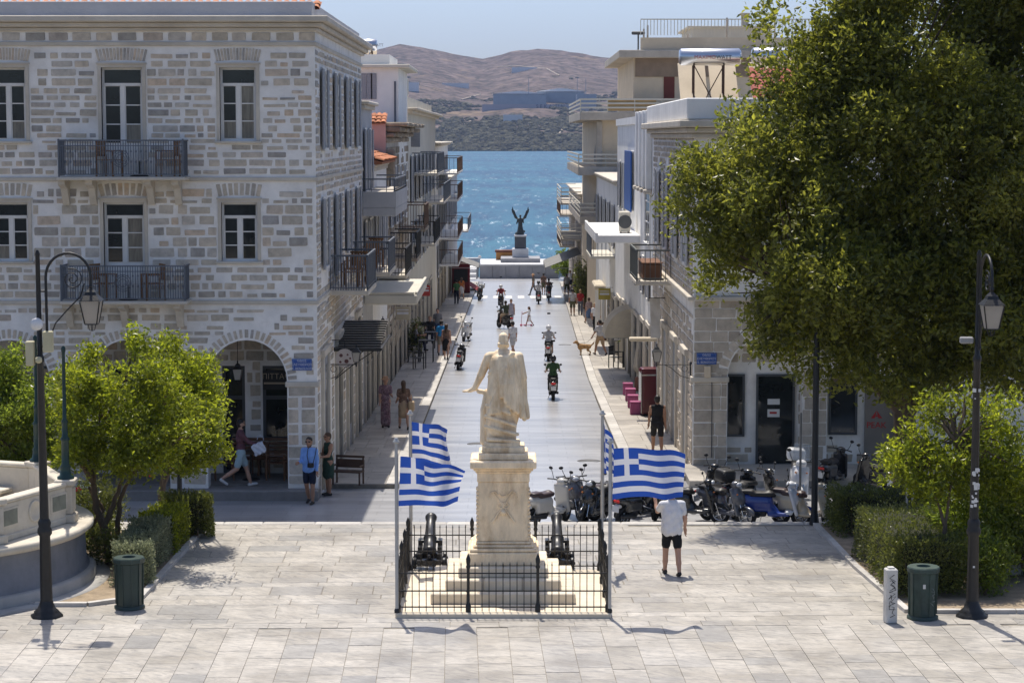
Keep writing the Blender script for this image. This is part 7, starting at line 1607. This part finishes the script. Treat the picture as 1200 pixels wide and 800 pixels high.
ride('black scooter near the zebra stripes', 'rider in grey shirt and dark helmet near the zebra stripes', 631, 356, 0, BLK_, c('palegrey', (.46, .46, .48)), c('navy', (.012, .016, .035)), 'helmet_dark', lower='trousers')
ride('delivery scooter with tall black box near the zebra stripes', 'delivery rider in brown in front of the tall black box', 643, 352, 0, GRY_, c('rust', (.16, .10, .08)), c('navy', (.012, .016, .035)), None, lower='trousers', top_box=PLA)
ride('dark loaded scooter turning across the roadway', 'rider in dark olive jacket turning across the roadway', 591, 385, R(28), BLK_, c('darkolive', (.045, .055, .03)), c('sand', (.36, .27, .18)), None, sleeve='long')

# ================================================================== street furniture
def wall_lamp(label, loc, nx, reach=.9, s=.55):
    """lantern carried by an iron bracket off a wall; nx = direction away from the wall (x,y)"""
    o = thing('wall_lamp', label, 'wall lamp', loc); ex, ey = nx[0]*reach, nx[1]*reach
    MB().tube([(0, 0, 0), (ex, ey, 0)], .014, 6).tube([(0, 0, -.4), (ex*.3, ey*.3, -.32), (ex*.6, ey*.6, -.08), (ex*.75, ey*.75, -.02)], .011, 6).tube([(ex*.18+.08*math.cos(t)*nx[0], ey*.18+.08*math.cos(t)*nx[1], -.12+.08*math.sin(t)) for t in np.linspace(0, 6.28, 14)], .008, 5).build('bracket', BLACK, o)
    MB().tube([(ex, ey, -.06), (ex, ey, .06)], .02, 6).build('stem', BLACK, o)
    lantern(o, (ex, ey, .06+.73*s), s); MB().bbox(-.03 if nx[0] else -.05, .03 if nx[0] else .05, -.05 if nx[0] else -.03, .05 if nx[0] else .03, -.45, .08, .01).build('wall_plate', BLACK, o); return o
x, z = W(818, 427, 60.3); wall_lamp('black lantern on a long iron bracket at the corner house', (XR-.03, 60.4, WZ(427, 60.4)), (-1, 0), .95, .62)
wall_lamp('black lantern on the pier of the stone building above the shop awning', (XL+.03, 58.0, WZ(427, 58.0)), (1, 0), .75, .55); wall_lamp('black lantern hanging beyond the awning on the shaded side', (XL+.03, 70.0, WZ(388, 70)), (1, 0), .75, .5)
x, z = W(277, 452, 55.6); o = thing('hanging_lantern', 'old iron lantern hanging inside the large arch', 'lantern', (x, 55.9, z)); MB().tube([(0, 0, .6), (0, 0, 1.72)], .008, 5).build('chain', BLACK, o); lantern(o, (0, 0, .55), .6)
# bench, arcade chairs and tables
x, y, z = gp(403, 551, .12); o = thing('bench', 'dark wooden bench standing by the arcade pier', 'bench', (XL+.62, 56.9, zs(57)+.14), R(-90+75)); BEN = DWOOD
o.scale = (.8,)*3; MB().bbox(-.5, .5, -.22, .22, .40, .45, .01).build('seat', BEN, o); bk = MB().bbox(-.5, .5, .2, .24, .85, .93, .01).bbox(-.5, .5, .2, .235, .52, .8, .01).build('backrest', BEN, o)
for (a, b, hh) in ((-.46, -.19, .40), (.46, -.19, .40), (-.46, .2, .85), (.46, .2, .85)): MB().box(a-.025, a+.025, b-.025, b+.025, 0, hh).build('leg', BEN, o)
for a in (-.46, .46): MB().box(a-.028, a+.028, -.2, .2, .6, .64).build('armrest', BEN, o)
CHW = mat('chair_wood', (.17, .085, .045), rough=.6, var=.15)
for i, (px, rz, lb_) in enumerate(((262, -80, 'brown wooden chair between the table and the leafy tree'), (325, 85, 'brown wooden chair between the table and the arcade pier'), (300, 180, 'brown wooden chair against the shop window in the large arch'))):
    slat_chair(lb_, (WX(px, 56.3, 540), 56.3 if i < 2 else 57.0, -.12), R(rz), CHW, None, .46, .44)
cafe_table('dark round cafe table inside the large arch', (WX(294, 56.3, 540), 56.3, -.12))
o = thing('wooden_settle', 'long brown wooden settle along the shop window in the arch', 'bench', (WX(303, 57.0, 530), 57.12, -.12)); MB().bbox(-.75, .75, -.2, .2, .42, .47, .01).build('seat', CHW, o)
for k in range(4): MB().bbox(-.75, .75, .2, .23, .55+k*.11, .63+k*.11, .01).build('back_slat', CHW, o)
for a in (-.7, 0, .7): MB().box(a-.03, a+.03, -.18, .198, 0, .42).build('leg', CHW, o)
# left shops: ribbed awning, round sign, canopy slab
o = thing('ribbed_awning', 'dark ribbed metal awning over the side shop door', 'awning', (XL, 60.2, 0)); z1, z0 = WZ(382, 62), WZ(408, 60.2); AWM = mat('awning_grey', (.27, .25, .225), rough=.7, var=.1)
for k in range(12):
    t = k/12; MB().bbox(.0, 1.28, 0, .27, 0, .03, .008, T=Matrix.Translation((0, t*4.2, z0+(z1-z0)*t)) @ Matrix.Rotation(R(-14), 4, 'X')).build('rib', AWM, o)
MB().add([(0, 0, z0-.03), (1.28, 0, z0-.03), (1.28, 4.2, z1-.03), (0, 4.2, z1-.03)], [(0, 1, 2, 3)]).build('backing', mat('awning_dark', (.06, .055, .05)), o)
MB().box(.0, 1.3, -.06, 0, z0-.08, z0+.02).box(1.28, 1.34, -.06, 4.2, z0-.06, z0+.0).build('frame', BLACK, o); 
for y in (.3, 3.9): MB().tube([(0, y, z0-.9), (.5, y, z0-.5), (1.2, y, z0-.03)], .015, 6).build('strut', BLACK, o)
x, z = W(403, 421, 59.0); o = thing('round_sign', 'round pale hanging sign with dark spots below the ribbed awning', 'sign', (x, 59.3, z)); MB().lathe([(.26, -.02), (.26, .02)], 24, T=Matrix.Rotation(R(90), 4, 'X')).build('disc', mat('sign_pale', (.5, .45, .42)), o)
for (a, b, r) in ((-.1, .08, .05), (.08, .1, .03), (.05, -.08, .06), (-.12, -.1, .035), (.15, 0, .03)): MB().lathe([(r, -.022), (r, -.0205)], 10, T=Matrix.Translation((a, 0, b)) @ Matrix.Rotation(R(90), 4, 'X') @ Matrix.Diagonal((1, 1, -1, 1))).build('spot', mat('sign_spot', (.12, .05, .05)), o)
MB().tube([(0, 0, .26), (0, 0, .5), (XL-x+.02, 0, .5)], .012, 6).build('hanger', BLACK, o)
o = thing('canopy', 'thick pale concrete canopy over the second shop front', 'canopy', (XL, 72.3, 0)); zc = WZ(345, 72.3); MB().bbox(.003, 1.8, 0, 8.0, zc-.35, zc, .05).build('slab', PC, o); MB().bbox(1.7, 1.8, .1, 7.9, zc+.001, zc+.08, .02).bbox(.1, 1.69, .0, .1, zc+.001, zc+.08, .02).build('upstand', PC, o)
# cafe on the left pavement: tall tables, chairs, diners
def hi_table(label, loc): 
    o = thing('cafe_table', label, 'table', loc, 0, 'tables on the shaded pavement'); MB().bbox(-.35, .35, -.35, .35, .98, 1.02, .01).build('table_top', BLACK, o)
    for a in (-.3, .3):
        for b in (-.3, .3): MB().box(a-.02, a+.02, b-.02, b+.02, 0, .98).build('leg', BLACK, o)
for i, (px, py, lb_) in enumerate(((500, 424, 'tall black cafe table on the shaded pavement, beside the seated woman'), (506, 413, 'tall black cafe table on the shaded pavement, farther down'))): hi_table(lb_, gp(px, py, .13))
p1 = gp(487, 418, .13); p2 = gp(504, 408, .13)
slat_chair('tall black chair of the seated woman on the pavement', p1, R(-100), BLACK, None, .72); slat_chair('tall black chair of the seated man in black on the pavement', p2, R(180), BLACK, None, .72); slat_chair('empty black chair against the shaded shop wall', gp(484, 424, .13), R(-90), BLACK, None, .5)
person('woman in lilac top seated at the tall cafe table', (p1[0], p1[1], p1[2]+.83), R(-90), c('lilac', (.38, .36, .42)), c('navy', (.012, .016, .035)), legs=((1.4, 1.3), (1.4, 1.3)), arms=((.6, .1, 1.0), (.6, .1, 1.0)), sit=True, female=True, hair=HAIRB, long_hair=True, h=1.68, lower='trousers', res=.026)
person('man in black T-shirt seated at the farther cafe table', (p2[0], p2[1], p2[2]+.83), R(180), c('black', (.012, .012, .013)), c('navy', (.012, .016, .035)), legs=((1.4, 1.3), (1.4, 1.3)), arms=((.6, .1, 1.0), (.6, .1, 1.0)), sit=True, hair=HAIRL, h=1.75, lower='trousers', res=.026)
shrub('dark potted bush by the shop wall behind the seated woman', (XL+.3, 103, zs(103)+.13), .3, 1.7, HED, 160, .1, 61)
# kiosk and awnings, right side
MRN = mat('maroon_metal', (.10, .008, .016), rough=.3, coat=.4)
x, y, z = gp(761, 487, .13); o = thing('ice_cream_cabinet', 'tall maroon cabinet with rounded top standing on the pavement', 'cabinet', (x, y+.2, z), R(4))
V, F, _ = surf([rbx((0, 0, .86), (.30, .32, .80), .04), cap((-.27, 0, 1.58), (.27, 0, 1.58), .10, .10)], .03, .03); link('casing', npmesh('casing', V, F, MRN, smooth=True), o); MB().bbox(-.31, .31, -.335, -.318, 1.40, 1.46, .005).bbox(-.325, -.302, -.33, .33, .1, 1.5, .005).build('trim', CHR, o); MB().box(-.26, .26, -.28, .28, 0, .07).build('plinth', PLA, o)
for sg in (-.2, .2): MB().lathe([(.05, -.02), (.05, .02)], 10, T=Matrix.Translation((sg, -.33, .05)) @ Matrix.Rotation(R(90), 4, 'Y')).build('wheel', RUB, o)
PKC = mat('pink_crate', (.33, .065, .17), rough=.5)
for i, (px, py, lb_) in enumerate(((745, 486, 'pink stacking crate beside the maroon cabinet, foremost'), (742, 478, 'pink stacking crate beside the maroon cabinet, second'), (739, 470, 'pink stacking crate beside the maroon cabinet, third'), (736, 463, 'pink stacking crate beside the maroon cabinet, farthest'))):
    x, y, z = gp(px, py, .13); o = thing('crate', lb_, 'crate', (x, y+.15, z), 0, 'pink crates'); hgt = .55; m = MB().bbox(-.19, .19, -.17, .17, 0, .42, .02).build('shell', PKC, o); MB().bbox(-.20, .20, -.18, .18, .421, .47, .02).build('lid', PKC, o)
x, y, z = gp(754, 462, .13); o = thing('closed_parasol', 'closed cream parasol on a terracotta foot beside the cabinet', 'parasol', (x, y+1.5, z)); MB().lathe([(.28, 0), (.25, .5), (.03, .5)], 12).build('foot', mat('terracotta', (.25, .10, .055)), o); MB().tube([(0, 0, .4), (0, 0, 2.55)], .025, 8).build('pole', CREAM, o)
V, F, _ = surf([cap((0, 0, .95), (0, 0, 2.45), .30, .04)], .03, .02, lambda P: .03*np.sin(np.arctan2(P[..., 1], P[..., 0])*8+P[..., 2]*3)); link('canopy', npmesh('canopy', V, F, CRA), o)
def dome_awning(label, y0, ln, zt, rad, m):
    o = thing('awning', label, 'awning', (XR, y0, 0)); mb = MB(); n = 9; P = [(-rad*math.sin(a), zt-rad*1.05*(1-math.cos(a))) for a in np.linspace(0, math.pi/2, n)]
    for j in range(6):
        a0, a1 = ln*j/6, ln*(j+1)/6
        for i in range(n-1): mb.add([(P[i][0], a0, P[i][1]), (P[i+1][0], a0, P[i+1][1]), (P[i+1][0], a1, P[i+1][1]), (P[i][0], a1, P[i][1])], [(0, 1, 2, 3)], 0, True)
    for yy_ in (0, ln): mb.add([(0, yy_, zt-rad*1.05)]+[(p[0], yy_, p[1]) for p in P], [(0, i+1, i+2) for i in range(n-1)])
    mb.build('canvas', m, o); MB().tube([(P[-1][0], 0, P[-1][1]), (P[-1][0], ln, P[-1][1])], .025, 6).build('front_bar', ALU, o)
    for yy_ in (0.02, ln-.02): MB().tube([(0, yy_, zt-rad*1.05), (P[-1][0], yy_, P[-1][1])], .02, 6).build('arm', ALU, o)
dome_awning('cream quarter round canvas awning over a cafe door', 90.5, 2.6, WZ(362, 90.5), 1.15, CRA)
o = thing('flat_awning', 'small cream lit shelf awning above the shop door', 'awning', (XR, 74.0, WZ(398, 74))); MB().bbox(-1.0, -.003, 0, .5, -.06, .06, .03).build('slab', CRA, o)
for i, (px, py, lb_) in enumerate(((727, 424, 'black bar table outside the cafe beside the planter'), (733, 413, 'black bar table outside the cafe under the cream awning'))):
    x, y, z = gp(px, py, .13); o = thing('bar_table', lb_, 'table', (x, y, z)); MB().bbox(-.3, .3, -.3, .3, 1.0, 1.04, .01).bbox(-.28, .28, -.02, .02, .45, .49, .01).build('table_top', BLACK, o)
    for a in (-.26, .26): MB().box(a-.02, a+.02, -.02, .02, 0, 1.0).build('leg', BLACK, o)
x, y, z = gp(738, 425, .13); o = thing('planter', 'tall pale planter with green bush outside the cafe', 'planter', (x+.1, y, z)); MB().bbox(-.22, .22, -.22, .22, 0, .78, .02).build('pot', PC, o)
C_, D_ = crown([(0, 0, 1.1, .38, .38, .45)], 160, 10, np.random.default_rng(71), .3, .5, None, .25); link('foliage', leaf_mesh('foliage', C_, D_, .1, HED, np.random.default_rng(72)), o, kind='stuff')
shrub('tall dark ivy bush growing at the cafe front beyond the white posts', (XR-.1, 146, zs(146)+.13), .7, 3.3, HED, 500, .14, 62); shrub('yellow green bush on the quay beside the monument platform', (WX(664, 203, 320), 203, zs(203)), 1.6, 2.6, GRN, 700, .2, 63)
o = thing('cafe_pergola', 'white posted cafe entrance with scrolled ironwork', 'pergola', (XR, 116.5, zs(117)+.13))
for (a, b) in ((-.35, 0), (-.35, 3.5), (-.1, 0)): MB().box(a-.07, a+.07, b-.07, b+.07, 0, 2.5).build('post', PW, o)
MB().bbox(-.45, 0, -.1, 3.7, 2.5, 2.62, .02).build('beam', PW, o); rf = MB().bbox(-.6, -.003, -.2, 3.9, 2.621, 2.9, .08).build('roof', CRA, o); g = MB()
for k in range(5): g.tube([(-.32+k*.07+.035*math.cos(t), -.1, 2.3+.1*math.sin(t)) for t in np.linspace(0, 6.28, 12)], .014, 5)
g.build('scrollwork', BLACK, o, kind='stuff')
def slope_awning(name, label, X, n, y0, ln, z, dep, drop, m):
    o = thing(name, label, 'awning', (X, y0, z)); MB().add([(0, 0, 0), (n*dep, 0, -drop), (n*dep, ln, -drop), (0, ln, 0), (0, 0, .03), (n*dep, 0, -drop+.03), (n*dep, ln, -drop+.03), (0, ln, .03)], BOXF).build('canvas', m, o); MB().add([(n*dep, 0, -drop), (n*dep, ln, -drop), (n*dep, ln, -drop-.25), (n*dep, 0, -drop-.25)], [(0, 1, 2, 3)]).build('valance', m, o)
    for y in (0.05, ln-.05): MB().tube([(0, y, -drop), (n*dep, y, -drop-.02)], .02, 6).build('arm', ALU, o)
slope_awning('shop_awning', 'grey canvas awning over the last cafe near the quay', XR, -1, 158, 10, WZ(298, 158), 2.6, 1.0, GREYA); slope_awning('shop_awning', 'deep red canvas awning at the sea end of the shaded pavement', XL, 1, 176, 5, WZ(322, 176), 2.3, 1.4, REDA); slope_awning('shop_awning', 'grey patterned canvas awning above the red one by the quay', XL, 1, 165, 6, WZ(300, 165), 2.4, .9, GREYA)
x, z = W(700, 318, 140); o = thing('purple_parasol', 'small purple parasol above the cafe bush', 'parasol', (WX(698, 150, 318), 150, zs(150)+.13)); MB().tube([(0, 0, 0), (0, 0, 2.6)], .03, 6).build('pole', ALU, o); MB().lathe([(1.1, 2.1), (.6, 2.45), (.02, 2.65)], 8, smooth=False).build('canopy', mat('purple_canvas', (.13, .02, .09)), o)
o = thing('red_kiosk', 'dark red kiosk at the sea end of the shaded pavement', 'kiosk', (XL+.9, 172, zs(172)+.12)); MB().bbox(-.7, .7, 0, 1.6, 0, 2.3, .04).build('casing', mat('kiosk_red', (.16, .015, .02)), o); MB().bbox(-.8, .8, -.15, 1.7, 2.301, 2.45, .03).build('roof', REDA, o); MB().box(-.55, .55, -.02, 0, .9, 1.9).build('display', PLA, o)

# more life along the pavements
FL = mat('cloth_floral', (.35, .26, .25))
walker('man in grey T-shirt and jeans walking towards the square on the shaded pavement', 513, 399, R(175), c('midgrey', (.2, .2, .21)), c('jeans', (.05, .08, .15)), legs=walk1, lower='trousers', h=1.78)
walker('woman in orange top walking past the red kiosk', 541, 350, R(-10), c('orange', (.42, .14, .04)), c('white2', (.55, .56, .60)), legs=walk2, lower='skirt', female=True, hair=HAIRB, long_hair=True, h=1.66)
walker('man in white vest and navy shorts at the far end of the sunlit pavement', 668, 341, R(170), c('white', (.68, .68, .70)), c('navy', (.012, .016, .035)), legs=walk1, sleeve='none', h=1.76, skin=1)
walker('woman in pink dress at the far end of the sunlit pavement', 676, 339, R(10), c('pink', (.5, .2, .22)), c('pink', (.5, .2, .22)), legs=stand, lower='dress', female=True, long_hair=True, h=1.65)
walker('child in yellow shirt among the pavement crowd', 684, 362, R(20), c('yellow', (.5, .36, .05)), c('denim', (.10, .16, .28)), legs=walk2, h=1.25)
walker('man in beige shirt standing outside the last cafe', 693, 356, R(80), c('sand', (.36, .27, .18)), c('black', (.012, .012, .013)), legs=stand, lower='trousers', h=1.77)
for i, (px, py, rz, lb_) in enumerate(((722, 431, 60, 'black cafe chair beside the bar table and planter'), (737, 407, -120, 'black cafe chair under the cream awning'), (492, 432, 80, 'black cafe chair at the end of the shaded tables'), (512, 398, -60, 'black cafe chair beyond the seated man in black'))): slat_chair(lb_, gp(px, py, .13), R(rz), BLACK, None, .5)
def a_board(label, loc, rz, m):
    o = thing('menu_board', label, 'menu board', loc, rz, 'menu boards'); MB().bbox(-.3, .3, -.02, .02, .05, 1.05, .01, T=Matrix.Translation((0, -.15, 0)) @ Matrix.Rotation(R(-12), 4, 'X')).build('board', m, o); MB().bbox(-.3, .3, -.02, .02, .05, 1.05, .01, T=Matrix.Translation((0, .18, 0)) @ Matrix.Rotation(R(12), 4, 'X')).build('board', m, o)
    MB().bbox(-.22, .22, -.035, -.022, .35, .9, .005, T=Matrix.Translation((0, -.15, 0)) @ Matrix.Rotation(R(-12), 4, 'X')).build('panel', mat('menu_paper', (.5, .47, .4), var=.4, scale=30), o)
a_board('black framed menu board on the shaded pavement by the tables', gp(492, 400, .13), R(10), BLACK); a_board('brown framed menu board outside the far cafes', gp(706, 400, .13), R(-15), DWOOD)
MAN = mat('cast_iron_cover', (.09, .09, .09), rough=.6, metal=.3, var=.2, scale=30)
for i, (px, py, lb_) in enumerate(((662, 404, 'round iron manhole cover in the roadway beyond the white helmeted rider'), (560, 520, 'round iron manhole cover in the roadway beside the statue'), (690, 540, 'round iron manhole cover in the roadway near the edge on flag'))):
    x, y, z = G(px, py); o = thing('manhole_cover', lb_, 'manhole', (x, y, z)); MB().lathe([(.34, .001), (.34, .008), (.30, .008), (.29, .004), (.01, .005)], 20).build('cover', MAN, o)
# hanging banners and shop signs on the corner house
o = thing('hanging_banner', 'long white cloth banner hanging on the corner house wall', 'banner', (XR-.35, 70.5, 0)); z1, z0 = WZ(350, 70.5), WZ(396, 70.5); V = [(-.16+.32*i/4, .05*math.sin(j*.9+i)+.03*j, z0+(z1-z0)*j/12) for j in range(13) for i in range(5)]; link('cloth', npmesh('cloth', V, [(j*5+i, j*5+i+1, j*5+i+6, j*5+i+5) for j in range(12) for i in range(4)], mat('banner_white', (.62, .60, .56), rough=.9, trans=.25)), o); MB().tube([(-.2, .36, z1), (.35, .36, z1)], .015, 6).build('rod', BLACK, o)
for i, (Y, n, X, cc, lb_) in enumerate(((90.0, 1, XL, (.45, .40, .3), 'cream projecting shop sign under the ruined house'), (112.0, 1, XL, (.4, .05, .04), 'small red projecting shop sign on the cream apartments'), (108.0, -1, XR, (.4, .32, .05), 'yellow projecting shop sign on the narrow white house'))):
    z = zs(Y)+2.9; o = thing('shop_sign', lb_, 'sign', (X, Y, z)); a, b = sorted((n*.12, n*.72)); MB().bbox(a, b, -.04, .04, -.28, .28, .015).build('panel', mat('sign_%d' % i, cc, rough=.5), o); a, b = sorted((n*.18, n*.66)); MB().bbox(a, b, -.046, -.04, -.05, .05, .002).bbox(a, b, -.046, -.04, .12, .16, .002).build('print', WHT, o); MB().tube([(0, 0, .32), (n*.74, 0, .32)], .014, 6).build('bracket', BLACK, o)

# ================================================================== quay monument
GRM = mat('grey_marble', (.27, .27, .285), rough=.65, var=.15, scale=1.0, stains=.3); WHM = mat('pale_marble', (.55, .55, .55), rough=.6, var=.08); BRZ = mat('dark_bronze', (.030, .036, .034), rough=.5, var=.2)
YQ = 206.0; zq = zs(205); xa, _ = W(562, 327, YQ); xb, _ = W(655, 327, YQ); xm = WX(610, YQ)
o = thing('quay_platform', 'broad grey marble platform at the sea end of the street', 'platform', (0, YQ, zq)); n = 6
for k in range(n): a = xa+(xb-xa)*k/n; MB().bbox(a, a+(xb-xa)/n-.02, 0, .4, -.3, 1.2, .02).build('facing_slab', GRM, o)
MB().box(xa, xb, .4, 9, -.3, 1.15).bbox(xa-.05, xb+.05, -.05, 9, 1.201, 1.35, .02).build('deck', WHM, o); MB().bbox(xm-1.9, xm+1.9, 2.5, 7, 1.351, 1.75, .03).build('upper_step', GRM, o)
o = thing('winged_statue', 'dark bronze winged figure on a tall stepped pedestal by the sea', 'statue', (xm, YQ+4.5, zq+1.751)); z1 = lambda py: WZ(py, YQ+4.5)-zq-1.751
MB().bbox(-.78, .78, -.78, .78, 0, z1(291), .04).build('lower_pedestal', WHM, o); MB().bbox(-.55, .55, -.55, .55, z1(291)+.001, z1(277), .03).build('upper_pedestal', mat('dark_marble', (.07, .075, .085)), o); MB().bbox(-.6, .6, -.6, .6, z1(277)+.001, z1(275), .03).build('cap', WHM, o)
zb = z1(275)+.002; wp = [cap((0, 0, .1), (0, 0, .7), .38, .26), cap((0, 0, .7), (0, 0, 1.35), .24, .2), ell((0, 0, 1.5), (.26, .18, .3)), cap((-.2, 0, 1.7), (.2, 0, 1.7), .11, .11), cap((0, 0, 1.75), (0, 0, 1.95), .07, .07), ell((0, 0, 2.05), (.11, .12, .14)), cap((-.26, 0, 1.65), (-.36, -.1, 1.2), .08, .06), cap((.26, 0, 1.65), (.3, -.2, 1.3), .08, .06), cap((-.34, 0, .1), (.34, .1, .35), .2, .14)]
for sg in (-1, 1):
    wp += [cap((sg*.15, .12, 1.6), (sg*.45, .2, 1.9), .1, .12), cap((sg*.45, .2, 1.9), (sg*.72, .2, 2.5), .13, .1), cap((sg*.72, .2, 2.5), (sg*.78, .2, 3.05), .1, .03), cap((sg*.5, .2, 1.9), (sg*.6, .2, 2.6), .1, .05), cap((sg*.6, .2, 2.2), (sg*.86, .2, 2.75), .08, .04), cap((sg*.35, .2, 1.8), (sg*.52, .2, 2.3), .08, .04)]
f_ = sdf_obj('figure', wp, BRZ, o, h=.045, k=.06); f_.location = (0, 0, zb); f_.scale = (.98, .98, (z1(242)-zb)/3.08)
o = thing('quay_stall', 'small orange and brown stall behind the bronze figure', 'stall', (WX(592, YQ+6), YQ+7, zq+1.36)); MB().bbox(-.9, .9, 0, 1, 0, .75, .03).build('counter', mat('stall_orange', (.42, .20, .06)), o); MB().bbox(-1.0, 1.0, -.1, 1.1, .751, .95, .03).build('top', mat('stall_brown', (.14, .05, .03)), o)
o = thing('quay_steps', 'pale stone steps at the quay beside the platform', 'steps', (0, YQ-3, zq))
for k in range(3): MB().bbox(xa-9, xa-.3, k*1.6, 9, k*.36-.2, k*.36+.16, .03).build('step', WHM, o)
o = thing('quay_wall', 'low pale wall along the waterfront', 'wall', (0, YQ+8.2, zq)); MB().bbox(-40, xa-.2, 0, .6, -2, 1.5, .04).bbox(xb+.2, 45, 0, .6, -2, 1.2, .04).build('coping', WHM, o)
for i, px in enumerate((562, 656)): o = thing('platform_lamp', 'small pale globe lamp on the platform corner', 'lamp', (WX(px, YQ), YQ+.5, zq+1.352), 0, 'globe lamps on the platform'); MB().lathe([(.06, 0), (.04, .5), (.02, .52)], 8).build('stem', GRM, o); MB().lathe([(.02, .5), (.16, .6), (.16, .72), (.02, .82)], 12).build('globe', WHM, o)
o = thing('flower_trough', 'brown wooden trough on the iron balcony of the corner house', 'planter', (XR-.6, 69.6, 4.31)); MB().bbox(-.3, .3, -1.2, 1.2, 0, .5, .03).build('trough', mat('trough_brown', (.16, .075, .04), rough=.8, var=.2), o); MB().bbox(-.33, .33, -1.23, 1.23, .501, .55, .02).build('rim', mat('trough_brown', (.16, .075, .04)), o)
# haze over the bay
HZ = bpy.data.materials.new('air'); HZ.use_nodes = True; t_ = HZ.node_tree; t_.nodes.remove(t_.nodes['Principled BSDF']); pv = t_.nodes.new('ShaderNodeVolumePrincipled'); pv.inputs['Density'].default_value = 0.000062; pv.inputs['Color'].default_value = (.48, .64, 1.0, 1); pv.inputs['Anisotropy'].default_value = 0.2
t_.links.new(pv.outputs[0], t_.nodes['Material Output'].inputs['Volume'])
tag(MB().box(-5900, 5900, -200, 7000, -14, 330).build('haze', HZ), 'thin blue summer haze over the bay', 'haze', kind='stuff')
